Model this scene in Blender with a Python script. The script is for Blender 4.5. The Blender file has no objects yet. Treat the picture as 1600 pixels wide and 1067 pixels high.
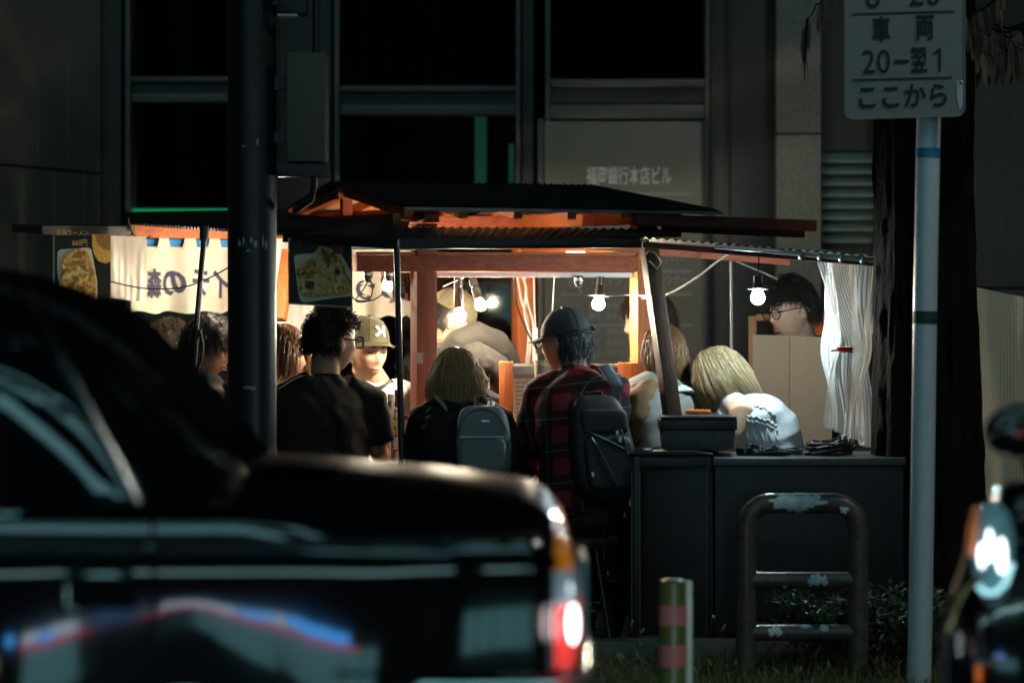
import bpy, bmesh, math, random
import numpy as np
from mathutils import Vector, Matrix, noise

random.seed(7)
RNG = np.random.default_rng(7)
SC = bpy.context.scene
COL = SC.collection
F, HC, YH = 5160.0, 1.42, 464.0        # focal length in photo pixels, camera height, horizon row


def P(px, py, Y):
    """world point at distance Y that lies on photo pixel (px, py)"""
    return Vector(((px - 800.0) / F * Y, Y, HC - (py - YH) / F * Y))


def V(*a):
    return Vector(a)


# ------------------------------------------------------------------ camera, world, ambient fill, exposure
cam = bpy.data.cameras.new('camera')
cam.lens = 36.0 * F / 1600.0
cam.sensor_width = 36.0
cam.shift_y = -69.5 / 1600.0
cam.clip_start, cam.clip_end = 0.1, 400
cam.dof.use_dof = True
cam.dof.focus_distance = 12.3
cam.dof.aperture_fstop = 2.1
cam.dof.aperture_blades = 9
cam_o = bpy.data.objects.new('camera', cam)
cam_o.location = (0, 0, HC)
cam_o.rotation_euler = (math.radians(90), 0, 0)
COL.objects.link(cam_o)
SC.camera = cam_o

world = bpy.data.worlds.new('World')
SC.world = world
world.use_nodes = True
wn = world.node_tree
bg = wn.nodes['Background']
sky = wn.nodes.new('ShaderNodeTexSky')
sky.sky_type = 'NISHITA'
sky.sun_disc = False
sky.sun_elevation = math.radians(-4)
sky.sun_rotation = math.radians(200)
wn.links.new(sky.outputs[0], bg.inputs[0])
bg.inputs[1].default_value = 0.006

city_fill = bpy.data.lights.new('city_fill', 'SUN')  # weak sun lamp standing in for ambient city light
city_fill.energy = 0.012
city_fill.angle = math.radians(4)
city_fill.color = (0.8, 0.9, 1.0)
city_fill_o = bpy.data.objects.new('city_fill', city_fill)
city_fill_o.rotation_euler = (math.radians(50), 0, math.radians(-25))
COL.objects.link(city_fill_o)

SC.view_settings.view_transform = 'Standard'
SC.view_settings.look = 'None'
SC.view_settings.exposure = 0.0
SC.view_settings.gamma = 1.0
SC.cycles.use_denoising = True
SC.cycles.max_bounces = 6
SC.cycles.diffuse_bounces = 3
SC.cycles.glossy_bounces = 3
SC.cycles.transparent_max_bounces = 12
SC.cycles.sample_clamp_indirect = 4.0
SC.cycles.caustics_reflective = False
SC.cycles.caustics_refractive = False


# ------------------------------------------------------------------ materials
MATS = {}


def M(name, col=(.5, .5, .5), rough=.5, metal=0.0, var=.12, scale=12.0, bump=0.0, bscale=None, emit=None, estr=0.0,
      stretch=(1, 1, 1), coat=0.0, spec=.5, trans=0.0, translucent=0.0, sheen=0.0, detail=5.0, attr=None, col2=None, ior=1.45):
    if name in MATS:
        return MATS[name]
    m = bpy.data.materials.new(name)
    m.use_nodes = True
    nt = m.node_tree
    b = nt.nodes['Principled BSDF']
    L = nt.links
    tc = nt.nodes.new('ShaderNodeTexCoord')
    mp = nt.nodes.new('ShaderNodeMapping')
    mp.inputs['Scale'].default_value = stretch
    L.new(tc.outputs['Object'], mp.inputs['Vector'])
    c = Vector(col[:3])
    if var > 0:
        nz = nt.nodes.new('ShaderNodeTexNoise')
        nz.inputs['Scale'].default_value = scale
        nz.inputs['Detail'].default_value = detail
        nz.inputs['Roughness'].default_value = .65
        L.new(mp.outputs[0], nz.inputs['Vector'])
        rp = nt.nodes.new('ShaderNodeValToRGB')
        rp.color_ramp.elements[0].position = .3
        rp.color_ramp.elements[1].position = .7
        lo = col2 if col2 else tuple(c * (1 - var))
        hi = tuple(min(1, x * (1 + var)) for x in c)
        rp.color_ramp.elements[0].color = (*lo, 1)
        rp.color_ramp.elements[1].color = (*hi, 1)
        L.new(nz.outputs[0], rp.inputs[0])
        out = rp.outputs[0]
        if attr:
            at = nt.nodes.new('ShaderNodeAttribute')
            at.attribute_name = attr
            mx = nt.nodes.new('ShaderNodeMix')
            mx.data_type = 'RGBA'
            mx.blend_type = 'MULTIPLY'
            mx.inputs[0].default_value = 1.0
            L.new(out, mx.inputs[6])
            L.new(at.outputs['Fac'], mx.inputs[7])
            out = mx.outputs[2]
        L.new(out, b.inputs['Base Color'])
        rr = nt.nodes.new('ShaderNodeMapRange')
        rr.inputs[3].default_value = max(0, rough - .08)
        rr.inputs[4].default_value = min(1, rough + .1)
        L.new(nz.outputs[0], rr.inputs[0])
        L.new(rr.outputs[0], b.inputs['Roughness'])
    else:
        b.inputs['Base Color'].default_value = (*c, 1)
        b.inputs['Roughness'].default_value = rough
    b.inputs['Metallic'].default_value = metal
    b.inputs['Coat Weight'].default_value = coat
    b.inputs['Coat Roughness'].default_value = .04
    b.inputs['Specular IOR Level'].default_value = spec
    b.inputs['IOR'].default_value = ior
    b.inputs['Transmission Weight'].default_value = trans
    b.inputs['Sheen Weight'].default_value = sheen
    if emit:
        b.inputs['Emission Color'].default_value = (*emit, 1)
        b.inputs['Emission Strength'].default_value = estr
    if bump:
        n2 = nt.nodes.new('ShaderNodeTexNoise')
        n2.inputs['Scale'].default_value = bscale or scale * 4
        n2.inputs['Detail'].default_value = 4
        L.new(mp.outputs[0], n2.inputs['Vector'])
        bp = nt.nodes.new('ShaderNodeBump')
        bp.inputs['Strength'].default_value = bump
        bp.inputs['Distance'].default_value = .01
        L.new(n2.outputs[0], bp.inputs['Height'])
        L.new(bp.outputs[0], b.inputs['Normal'])
    if translucent:
        tl = nt.nodes.new('ShaderNodeBsdfTranslucent')
        tl.inputs[0].default_value = (*c, 1)
        if var > 0:
            L.new(out, tl.inputs[0])
        ms = nt.nodes.new('ShaderNodeMixShader')
        ms.inputs[0].default_value = translucent
        L.new(b.outputs[0], ms.inputs[1])
        L.new(tl.outputs[0], ms.inputs[2])
        L.new(ms.outputs[0], nt.nodes['Material Output'].inputs[0])
    MATS[name] = m
    return m


def M_glass(name, tint=(.6, .7, .7), refl=.12, rough=.03, edge=.5):
    """thin pane: see-through with a mirror share"""
    if name in MATS:
        return MATS[name]
    m = bpy.data.materials.new(name)
    m.use_nodes = True
    nt = m.node_tree
    nt.nodes.remove(nt.nodes['Principled BSDF'])
    t = nt.nodes.new('ShaderNodeBsdfTransparent')
    t.inputs[0].default_value = (*tint, 1)
    g = nt.nodes.new('ShaderNodeBsdfGlossy')
    g.inputs['Roughness'].default_value = rough
    fr = nt.nodes.new('ShaderNodeLayerWeight')
    fr.inputs[0].default_value = .25
    ad = nt.nodes.new('ShaderNodeMath')
    ad.operation = 'MULTIPLY_ADD'
    ad.inputs[1].default_value = edge
    ad.inputs[2].default_value = refl
    nt.links.new(fr.outputs['Fresnel'], ad.inputs[0])
    x = nt.nodes.new('ShaderNodeMixShader')
    nt.links.new(ad.outputs[0], x.inputs[0])
    nt.links.new(t.outputs[0], x.inputs[1])
    nt.links.new(g.outputs[0], x.inputs[2])
    nt.links.new(x.outputs[0], nt.nodes['Material Output'].inputs[0])
    MATS[name] = m
    return m


def M_net(name, col, pitch, hole=.55, transl=.35):
    """woven mesh sheet: square holes of the weave are open; UV in metres"""
    m = bpy.data.materials.new(name)
    m.use_nodes = True
    nt = m.node_tree
    L = nt.links
    b = nt.nodes['Principled BSDF']
    b.inputs['Base Color'].default_value = (*col, 1)
    b.inputs['Roughness'].default_value = .5
    uv = nt.nodes.new('ShaderNodeUVMap')
    sx = nt.nodes.new('ShaderNodeSeparateXYZ')
    L.new(uv.outputs[0], sx.inputs[0])
    outs = []
    for k in (0, 1):
        d = nt.nodes.new('ShaderNodeMath')
        d.operation = 'DIVIDE'
        d.inputs[1].default_value = pitch
        L.new(sx.outputs[k], d.inputs[0])
        fr = nt.nodes.new('ShaderNodeMath')
        fr.operation = 'FRACT'
        L.new(d.outputs[0], fr.inputs[0])
        lt = nt.nodes.new('ShaderNodeMath')
        lt.operation = 'LESS_THAN'
        lt.inputs[1].default_value = hole
        L.new(fr.outputs[0], lt.inputs[0])
        outs.append(lt)
    mu = nt.nodes.new('ShaderNodeMath')
    mu.operation = 'MULTIPLY'
    L.new(outs[0].outputs[0], mu.inputs[0])
    L.new(outs[1].outputs[0], mu.inputs[1])
    tl = nt.nodes.new('ShaderNodeBsdfTranslucent')
    tl.inputs[0].default_value = (*col, 1)
    m1 = nt.nodes.new('ShaderNodeMixShader')
    m1.inputs[0].default_value = transl
    L.new(b.outputs[0], m1.inputs[1])
    L.new(tl.outputs[0], m1.inputs[2])
    tr = nt.nodes.new('ShaderNodeBsdfTransparent')
    m2 = nt.nodes.new('ShaderNodeMixShader')
    L.new(mu.outputs[0], m2.inputs[0])
    L.new(m1.outputs[0], m2.inputs[1])
    L.new(tr.outputs[0], m2.inputs[2])
    L.new(m2.outputs[0], nt.nodes['Material Output'].inputs[0])
    return m


def M_plaid(name):
    """red and black checked flannel"""
    m = bpy.data.materials.new(name)
    m.use_nodes = True
    nt = m.node_tree
    L = nt.links
    b = nt.nodes['Principled BSDF']
    b.inputs['Roughness'].default_value = .85
    b.inputs['Specular IOR Level'].default_value = .2
    tc = nt.nodes.new('ShaderNodeTexCoord')
    mp = nt.nodes.new('ShaderNodeMapping')
    mp.inputs['Rotation'].default_value = (0, .12, .5)
    L.new(tc.outputs['Object'], mp.inputs[0])
    sx = nt.nodes.new('ShaderNodeSeparateXYZ')
    L.new(mp.outputs[0], sx.inputs[0])

    def band(sock, per, lo, hi):
        d = nt.nodes.new('ShaderNodeMath'); d.operation = 'DIVIDE'; d.inputs[1].default_value = per
        L.new(sock, d.inputs[0])
        fr = nt.nodes.new('ShaderNodeMath'); fr.operation = 'FRACT'
        L.new(d.outputs[0], fr.inputs[0])
        a = nt.nodes.new('ShaderNodeMath'); a.operation = 'GREATER_THAN'; a.inputs[1].default_value = lo
        c = nt.nodes.new('ShaderNodeMath'); c.operation = 'LESS_THAN'; c.inputs[1].default_value = hi
        L.new(fr.outputs[0], a.inputs[0]); L.new(fr.outputs[0], c.inputs[0])
        mu = nt.nodes.new('ShaderNodeMath'); mu.operation = 'MULTIPLY'
        L.new(a.outputs[0], mu.inputs[0]); L.new(c.outputs[0], mu.inputs[1])
        return mu.outputs[0]
    ad = nt.nodes.new('ShaderNodeMath'); ad.operation = 'ADD'
    L.new(band(sx.outputs[0], .115, .0, .5), ad.inputs[0])
    L.new(band(sx.outputs[2], .115, .0, .5), ad.inputs[1])
    h = nt.nodes.new('ShaderNodeMath'); h.operation = 'MULTIPLY'; h.inputs[1].default_value = .5
    L.new(ad.outputs[0], h.inputs[0])
    rp = nt.nodes.new('ShaderNodeValToRGB')
    rp.color_ramp.interpolation = 'CONSTANT'
    rp.color_ramp.elements[0].color = (.15, .016, .022, 1)
    e = rp.color_ramp.elements.new(.3); e.color = (.035, .007, .010, 1)
    rp.color_ramp.elements[-1].position = .75
    rp.color_ramp.elements[-1].color = (.012, .011, .014, 1)
    L.new(h.outputs[0], rp.inputs[0])
    ln = nt.nodes.new('ShaderNodeMath'); ln.operation = 'MAXIMUM'
    L.new(band(sx.outputs[0], .115, .24, .275), ln.inputs[0])
    L.new(band(sx.outputs[2], .115, .24, .275), ln.inputs[1])
    mx = nt.nodes.new('ShaderNodeMix'); mx.data_type = 'RGBA'
    sc = nt.nodes.new('ShaderNodeMath'); sc.operation = 'MULTIPLY'; sc.inputs[1].default_value = .2
    L.new(ln.outputs[0], sc.inputs[0])
    L.new(sc.outputs[0], mx.inputs[0])
    L.new(rp.outputs[0], mx.inputs[6])
    mx.inputs[7].default_value = (.42, .33, .22, 1)
    L.new(mx.outputs[2], b.inputs['Base Color'])
    return m


# ------------------------------------------------------------------ mesh builder
class MB:
    def __init__(s):
        s.v, s.f, s.uv = [], [], None

    def add(s, vs, fs):
        n = len(s.v)
        s.v.extend([Vector(p) for p in vs])
        s.f.extend([[i + n for i in f] for f in fs])
        return s

    def box(s, c, size, R=None):
        hx, hy, hz = size[0] / 2, size[1] / 2, size[2] / 2
        vs = [Vector((x, y, z)) for z in (-hz, hz) for y in (-hy, hy) for x in (-hx, hx)]
        if R is not None:
            vs = [R @ p for p in vs]
        c = Vector(c)
        return s.add([p + c for p in vs], [[0, 2, 3, 1], [4, 5, 7, 6], [0, 1, 5, 4], [2, 6, 7, 3], [0, 4, 6, 2], [1, 3, 7, 5]])

    def rect(s, x0, y0, x1, y1, Y, d):
        """box whose front face covers the pixel rectangle at distance Y, d metres deep"""
        a, b = P(x0, y0, Y), P(x1, y1, Y)
        return s.box(((a.x + b.x) / 2, Y + d / 2, (a.z + b.z) / 2), (abs(b.x - a.x), d, abs(a.z - b.z)))

    def beam(s, a, b, w, h, up=(0, 0, 1)):
        """bar a->b, width w across, height h along 'up'"""
        a, b, up = Vector(a), Vector(b), Vector(up)
        d = (b - a).normalized()
        sd = d.cross(up)
        if sd.length < 1e-4:
            sd = d.cross(Vector((0, 1, 0)))
        sd.normalize()
        u = sd.cross(d).normalized()
        vs = []
        for p in (a, b):
            for q in ((-1, -1), (1, -1), (1, 1), (-1, 1)):
                vs.append(p + sd * (q[0] * w / 2) + u * (q[1] * h / 2))
        return s.add(vs, [[3, 2, 1, 0], [4, 5, 6, 7], [0, 1, 5, 4], [1, 2, 6, 5], [2, 3, 7, 6], [3, 0, 4, 7]])

    def loft(s, rings, cap=True, closed=True):
        n = len(rings[0])
        vs = [p for r in rings for p in r]
        fs = []
        for i in range(len(rings) - 1):
            for j in range(n if closed else n - 1):
                k = (j + 1) % n
                fs.append([i * n + j, i * n + k, (i + 1) * n + k, (i + 1) * n + j])
        if cap and closed:
            fs.append(list(range(n))[::-1])
            fs.append([(len(rings) - 1) * n + j for j in range(n)])
        return s.add(vs, fs)

    def tube(s, pts, r, n=10, cap=True, ref=None):
        pts = [Vector(p) for p in pts]
        m = len(pts)
        rs = r if isinstance(r, (list, tuple)) else [r] * m
        rings = []
        prev = None
        for i in range(m):
            t = (pts[min(i + 1, m - 1)] - pts[max(i - 1, 0)])
            if t.length < 1e-9:
                t = Vector((0, 0, 1))
            t.normalize()
            if prev is None:
                a = t.cross(Vector(ref) if ref else (Vector((0, 0, 1)) if abs(t.z) < .9 else Vector((1, 0, 0))))
            else:
                a = prev - t * prev.dot(t)
            if a.length < 1e-6:
                a = t.cross(Vector((.3, .8, .5)))
            a.normalize()
            prev = a
            b = t.cross(a)
            rx, ry = rs[i] if isinstance(rs[i], (list, tuple)) else (rs[i], rs[i])
            rings.append([pts[i] + a * (rx * math.cos(2 * math.pi * k / n)) + b * (ry * math.sin(2 * math.pi * k / n)) for k in range(n)])
        return s.loft(rings, cap)

    def lathe(s, base, prof, n=16, axis=None):
        base = Vector(base)
        R = Matrix.Identity(3) if axis is None else Vector((0, 0, 1)).rotation_difference(Vector(axis)).to_matrix()
        rings = [[base + R @ Vector((r * math.cos(2 * math.pi * k / n), r * math.sin(2 * math.pi * k / n), z)) for k in range(n)] for r, z in prof]
        return s.loft(rings, True)

    def ball(s, c, r, n=14, m=9, R=None):
        c = Vector(c)
        rx, ry, rz = r if isinstance(r, (tuple, list)) else (r, r, r)
        rings = []
        for i in range(m + 1):
            a = -math.pi / 2 + math.pi * i / m
            q = max(math.cos(a), .02)
            ring = [Vector((rx * q * math.cos(2 * math.pi * k / n), ry * q * math.sin(2 * math.pi * k / n), rz * math.sin(a))) for k in range(n)]
            if R is not None:
                ring = [R @ p for p in ring]
            rings.append([c + p for p in ring])
        return s.loft(rings, True)

    def prism(s, poly, d):
        """closed polygon (3-D points) pushed along vector d"""
        n = len(poly)
        d = Vector(d)
        vs = [Vector(p) for p in poly] + [Vector(p) + d for p in poly]
        fs = [list(range(n)), [n + i for i in range(n)][::-1]] + [[i, n + i, n + (i + 1) % n, (i + 1) % n] for i in range(n)]
        return s.add(vs, fs)

    def grid(s, fn, nu, nv, uv=None):
        """surface fn(u,v), u,v in 0..1"""
        vs = [Vector(fn(i / nu, j / nv)) for j in range(nv + 1) for i in range(nu + 1)]
        fs = [[j * (nu + 1) + i, j * (nu + 1) + i + 1, (j + 1) * (nu + 1) + i + 1, (j + 1) * (nu + 1) + i] for j in range(nv) for i in range(nu)]
        return s.add(vs, fs)

    def build(s, name, mat=None, parent=None, smooth=False, bevel=0.0, label=None, solid=0.0, sharp=40, kind=None):
        me = bpy.data.meshes.new(name)
        o = bpy.data.objects.new(name, me)
        COL.objects.link(o)
        if parent is not None:
            org = ORG[parent.name]
        elif s.v:
            a = np.array([tuple(p) for p in s.v])
            org = Vector(((a[:, 0].min() + a[:, 0].max()) / 2, (a[:, 1].min() + a[:, 1].max()) / 2, a[:, 2].min()))
        else:
            org = Vector((0, 0, 0))
        me.from_pydata([tuple(p - org) for p in s.v], [], s.f)
        me.update()
        if mat:
            me.materials.append(mat)
        if bevel or solid:
            bm = bmesh.new()
            bm.from_mesh(me)
            if solid:
                bmesh.ops.recalc_face_normals(bm, faces=bm.faces)
                bmesh.ops.solidify(bm, geom=bm.faces[:], thickness=solid)
            if bevel:
                eds = [e for e in bm.edges if len(e.link_faces) == 2 and e.calc_face_angle(0) > .6]
                bmesh.ops.bevel(bm, geom=eds, offset=bevel, segments=2, affect='EDGES', profile=.6)
            bm.to_mesh(me)
            bm.free()
        if smooth or bevel:
            me.polygons.foreach_set('use_smooth', [True] * len(me.polygons))
            me.set_sharp_from_angle(angle=math.radians(sharp))
        if parent is not None:
            o.parent = parent
        else:
            o.location = org
        ORG[o.name] = org
        if label:
            o['label'] = label
        if kind:
            o['kind'] = kind
        return o


ORG = {}


def thing(name, label, cat, loc, group=None):
    o = bpy.data.objects.new(name, None)
    o.empty_display_size = .1
    COL.objects.link(o)
    o.location = loc
    o['label'] = label
    o['category'] = cat
    if group:
        o['group'] = group
    ORG[o.name] = Vector(loc)
    return o


def tag(o, label, cat, group=None):
    o['label'] = label
    o['category'] = cat
    if group:
        o['group'] = group
    return o


def structure(o):
    o['kind'] = 'structure'
    return o


def dup(root, loc, label):
    """a copy of a thing with copies of its parts and their sub-parts"""
    r = root.copy()
    COL.objects.link(r)
    r.location = loc
    r['label'] = label
    for ch in list(root.children):
        c = ch.copy()
        COL.objects.link(c)
        c.parent = r
        for g in list(ch.children):
            d = g.copy()
            COL.objects.link(d)
            d.parent = c
    return r


def text(name, body, mat, parent, tl, right, down, w, h, depth=.002, fatten=0.0, warp=None, label=None):
    """lettering filling a w x h rectangle whose top-left corner is tl; right / down are unit vectors (right flipped = mirror writing)"""
    cu = bpy.data.curves.new(name, 'FONT')
    cu.body = body
    cu.resolution_u = 3
    cu.offset = fatten
    o = bpy.data.objects.new('tmp', cu)
    COL.objects.link(o)
    dg = bpy.context.evaluated_depsgraph_get()
    me = bpy.data.meshes.new_from_object(o.evaluated_get(dg))
    bpy.data.objects.remove(o)
    bpy.data.curves.remove(cu)
    co = np.array([v.co[:2] for v in me.vertices])
    lo, hi = co.min(0), co.max(0)
    right, down, tl = Vector(right).normalized(), Vector(down).normalized(), Vector(tl)
    mb = MB()
    pts = []
    for x, y in co:
        p = tl + right * ((x - lo[0]) / (hi[0] - lo[0]) * w) + down * ((hi[1] - y) / (hi[1] - lo[1]) * h)
        if warp:
            p = warp(p)
        pts.append(p)
    mb.add(pts, [list(p.vertices) for p in me.polygons])
    bpy.data.meshes.remove(me)
    return mb.build(name, mat, parent, label=label)


def corr(a, b, c, d, pitch=.032, amp=.007):
    """corrugated sheet: edge a->b carries the waves, c,d opposite (a-c, b-d are the slopes)"""
    a, b, c, d = map(Vector, (a, b, c, d))
    n = max(4, int((b - a).length / pitch))
    nrm = (b - a).cross(c - a).normalized()
    if nrm.z < 0:
        nrm = -nrm
    mb = MB()
    mb.grid(lambda u, v: (a.lerp(b, u)).lerp(c.lerp(d, u), v) + nrm * amp * math.sin(u * n * 2 * math.pi), n * 8, 5)
    return mb
# ================================================================== THE SETTING
m_asphalt = M('asphalt', (.05, .05, .052), .75, var=.3, scale=60, bump=.4, bscale=300)
m_concrete = M('kerb_concrete', (.12, .115, .105), .85, var=.2, scale=14, bump=.3)
m_paving = M('paving', (.16, .15, .14), .8, var=.15, scale=8, bump=.2)
m_soil = M('soil', (.05, .04, .03), .95, var=.4, scale=30, bump=.8)
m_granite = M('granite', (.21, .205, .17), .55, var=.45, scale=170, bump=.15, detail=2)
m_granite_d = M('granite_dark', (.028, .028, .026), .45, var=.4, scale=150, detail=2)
m_bronze = M('window_metal', (.10, .097, .08), .4, metal=.4, var=.15, scale=6)
m_bronze_d = M('window_metal_dark', (.035, .036, .033), .4, metal=.4, var=.15, scale=6)
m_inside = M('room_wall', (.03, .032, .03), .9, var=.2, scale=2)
m_pane = M_glass('window_glass', (.5, .55, .50), .03, .03)

structure(MB().box((0, 60, -.52), (400, 400, 1)).build('ground', m_soil))
structure(MB().box((0, -1.0, -.06), (90, 21.9, .12)).build('road', m_asphalt))
structure(MB().box((0, 10.75, .03), (90, 1.4, .2)).build('planting_soil', m_soil))
structure(MB().box((0, 14.3, .04), (90, 5.2, .22)).build('pavement', m_paving))
k = thing('kerb', 'low concrete kerb along the planting strip between road and pavement', 'kerb', (0, 11.6, 0))
for i in range(-8, 8):
    MB().box((i * 1.2, 11.58, .1), (1.194, .14, .24)).build('kerb_stone', m_concrete, k, bevel=.012)
for i in range(-12, 12):
    MB().box((i * 1.0, 9.97, .06), (.994, .15, .2)).build('kerb_stone', m_concrete, k, bevel=.012)

# ------------------------------------------------------------------ the office building behind the stall
YB = 16.4
bld = thing('office_building', 'dark stone and glass office building with tall windows behind the food stall', 'building', (0, YB, .15))


def bp(name, x0, y0, x1, y1, Y, d, mat, parent=bld, bevel=.004):
    return MB().rect(x0, y0, x1, y1, Y, d).build(name, mat, parent, bevel=bevel)


GY = 870          # pixel row of the building's foot
TOP = -760
# flank wall on the left, a return that runs away from the street, built of stone slabs
A0, A1 = V(-2.60, 14.35, 0), V(-2.035, 16.35, 0)
dA = (A1 - A0)
nA = V(dA.y, -dA.x, 0).normalized()
cuts = {0: [0, .2, .42, .63, .8, 1.0], 1: [0, .3, .5, .72, .9, 1.0], 2: [0, .2, .42, .63, .8, 1.0]}
zs = [.15, .98, 2.03, 3.9, 5.4]
for r in range(4):
    cc = cuts[r % 3]
    for i in range(len(cc) - 1):
        a = A0 + dA * (cc[i] + .004)
        b = A0 + dA * (cc[i + 1] - .004)
        m = MB()
        m.prism([V(a.x, a.y, zs[r] + .006), V(b.x, b.y, zs[r] + .006), V(b.x, b.y, zs[r + 1] - .006), V(a.x, a.y, zs[r + 1] - .006)],
                -nA * .06 + nA * random.uniform(0, .004))
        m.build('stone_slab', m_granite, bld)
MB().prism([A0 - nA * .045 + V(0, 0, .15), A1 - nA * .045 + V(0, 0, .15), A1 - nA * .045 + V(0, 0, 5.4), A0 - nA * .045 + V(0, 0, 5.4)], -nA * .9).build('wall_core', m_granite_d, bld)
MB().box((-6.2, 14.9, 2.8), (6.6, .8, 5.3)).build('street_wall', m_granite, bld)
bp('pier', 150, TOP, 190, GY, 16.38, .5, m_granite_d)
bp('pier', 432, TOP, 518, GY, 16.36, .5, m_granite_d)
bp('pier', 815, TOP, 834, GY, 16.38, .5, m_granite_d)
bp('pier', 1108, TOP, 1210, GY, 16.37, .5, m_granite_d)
bp('pier', 1136, TOP, 1140, GY, 16.33, .04, m_bronze_d)
for (x0, x1, yj) in ((1213, 1283, 0),):
    for (ya, yb2) in ((TOP, -220), (-217, 208), (211, 560), (563, GY)):
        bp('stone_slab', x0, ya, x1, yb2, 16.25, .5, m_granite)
bp('cornice', -1300, TOP - 700, 2400, TOP, 16.2, .6, m_granite_d)
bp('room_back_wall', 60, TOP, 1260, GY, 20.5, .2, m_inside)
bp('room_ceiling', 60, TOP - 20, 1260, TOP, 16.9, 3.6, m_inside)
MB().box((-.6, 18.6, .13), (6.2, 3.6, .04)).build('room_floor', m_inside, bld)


def window(x0, x1, y_mid0, y_mid1, y_low, lower=True):
    """two lights one above the other with a stepped transom between"""
    f = MB()
    f.rect(x0 - 8, TOP, x0, GY, 16.30, .2)
    f.rect(x1, TOP, x1 + 7, GY, 16.32, .2)
    w = f.build('window_frame', m_bronze, bld, bevel=.004)
    h = y_mid1 - y_mid0
    MB().rect(x0, y_mid0, x1, y_mid0 + h * .2, 16.33, .15).build('transom_rail', m_bronze, w, bevel=.003)
    MB().rect(x0, y_mid0 + h * .22, x1, y_mid0 + h * .62, 16.40, .1).build('transom_panel', m_bronze_d, w)
    MB().rect(x0, y_mid0 + h * .64, x1, y_mid1, 16.34, .15).build('transom_rail', m_bronze, w, bevel=.003)
    MB().rect(x0, TOP, x1, y_mid0, 16.46, .012).build('pane', m_pane, w)
    if lower:
        MB().rect(x0, y_mid1, x1, y_low, 16.46, .012).build('pane', m_pane, w)
    return w


w1 = window(203, 425, 120, 160, 326)
w2 = window(530, 806, 134, 180, GY)
w3 = window(860, 1102, 124, 186, GY, lower=False)
m_green = M('green_glow', (.02, .2, .08), .6, var=0, emit=(.0, .8, .25), estr=.22)
m_cyan_refl = M('cyan_reflection_glow', (.2, .5, .5), .4, var=0, emit=(.15, .75, .70), estr=.13)
bp('led_strip', 201, 326, 425, 335, 16.42, .05, m_green, w1)
bp('sill', 197, 335, 430, 349, 16.25, .3, m_bronze_d)
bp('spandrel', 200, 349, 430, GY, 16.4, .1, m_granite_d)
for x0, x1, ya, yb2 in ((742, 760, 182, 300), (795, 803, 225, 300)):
    l = MB().rect(x0, ya, x1, yb2, 17.4, .05).build('cyan_reflection', m_cyan_refl)  # reflected street light, built as glowing strips behind the glass
    tag(l, 'tall faint cyan reflection of street light built behind the dark window, ' + ('wide one' if x1 - x0 > 10 else 'thin one at the window frame'), 'lamp')
# louvred vent to the right of the pale pier, then a plain wall
MB().rect(1284, TOP, 1366, 236, 16.42, .3).build('wall_panel', m_granite_d, bld)
m_louv = M('louvre_green', (.17, .23, .2), .5, var=.15, scale=10)
lv = MB().rect(1284, 378, 1366, GY, 16.42, .3).build('vent_louvre', m_granite_d, bld)
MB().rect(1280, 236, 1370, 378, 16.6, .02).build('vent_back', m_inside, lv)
for i in range(8):
    y = 238 + i * 17.8
    a, b = P(1284, y, 16.40), P(1366, y + 17, 16.40)
    MB().prism([V(a.x, 16.44, a.z), V(a.x, 16.37, b.z + .014), V(a.x, 16.37, b.z), V(a.x, 16.445, a.z - .012)], (b.x - a.x, 0, 0)).build('slat', m_louv, lv)
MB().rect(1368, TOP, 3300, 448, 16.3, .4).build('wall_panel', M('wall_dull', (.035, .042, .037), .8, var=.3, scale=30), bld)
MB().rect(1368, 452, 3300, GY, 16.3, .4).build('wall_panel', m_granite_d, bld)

# ------------------------------------------------------------------ directory board on the building
m_board = M('board_grey', (.21, .19, .155), .45, var=.08, scale=5)
m_letter = M('letter_pale', (.85, .85, .82), .5, var=0)
m_letter_d = M('letter_dim', (.42, .43, .43), .5, var=0)
YD = 16.28
bd = thing('directory_board', 'tall grey directory board with pale Japanese company names behind the stall', 'sign', P(977, GY, YD))
MB().rect(850, 190, 1106, GY, YD, .1).build('board_panel', m_board, bd, bevel=.004)
MB().rect(840, 186, 849, GY, YD - .03, .12).build('board_frame', m_bronze, bd, bevel=.003)
MB().rect(1098, 186, 1107, GY, YD - .03, .12).build('board_frame', m_bronze_d, bd, bevel=.003)


def dtext(body, x0, y0, x1, y1, mat=m_letter_d, fat=.0):
    a, b = P(x0, y0, YD - .004), P(x1, y1, YD - .004)
    text('lettering', body, mat, bd, a, (1, 0, 0), (0, 0, -1), b.x - a.x, a.z - b.z, fatten=fat)


dtext('福岡銀行本店ビル', 916, 260, 1049, 289, m_letter, .012)
for y, x0 in ((302, 915), (423, 880), (459, 878), (507, 880)):
    MB().rect(x0, y, 1081, y + 2.2, YD - .004, .003).build('rule', m_letter_d, bd)
dtext('セレンテ', 1010, 377, 1052, 389)
dtext('ングセンター', 1030, 392, 1078, 408)
dtext('銀行 ダ', 905, 390, 970, 404)
dtext('6F', 888, 433, 908, 449)
dtext('レディシ', 925, 431, 972, 446)
dtext('センター', 1031, 429, 1072, 445)
for i, y in enumerate((473, 488, 513, 529, 545)):
    dtext('銀行', 920, y, 938, y + 11)
    dtext(('管理セ', '東京本', '業務の', '飯食の', '本店セ')[i], 947, y, 974, y + 11)
    dtext('センター', 1008, y, 1054, y + 11)

# ------------------------------------------------------------------ across the street, behind the viewer: lit shops that the car mirrors
sh = thing('shop_building', 'row of lit shopfronts across the street, mirrored in the black car', 'building', (0, -9, 0))
m_shopw = M('shop_wall', (.34, .34, .3), .8, var=.2, scale=3)


def E(name, col, s):
    return M(name, col, .5, var=0, emit=col, estr=s)


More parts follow.
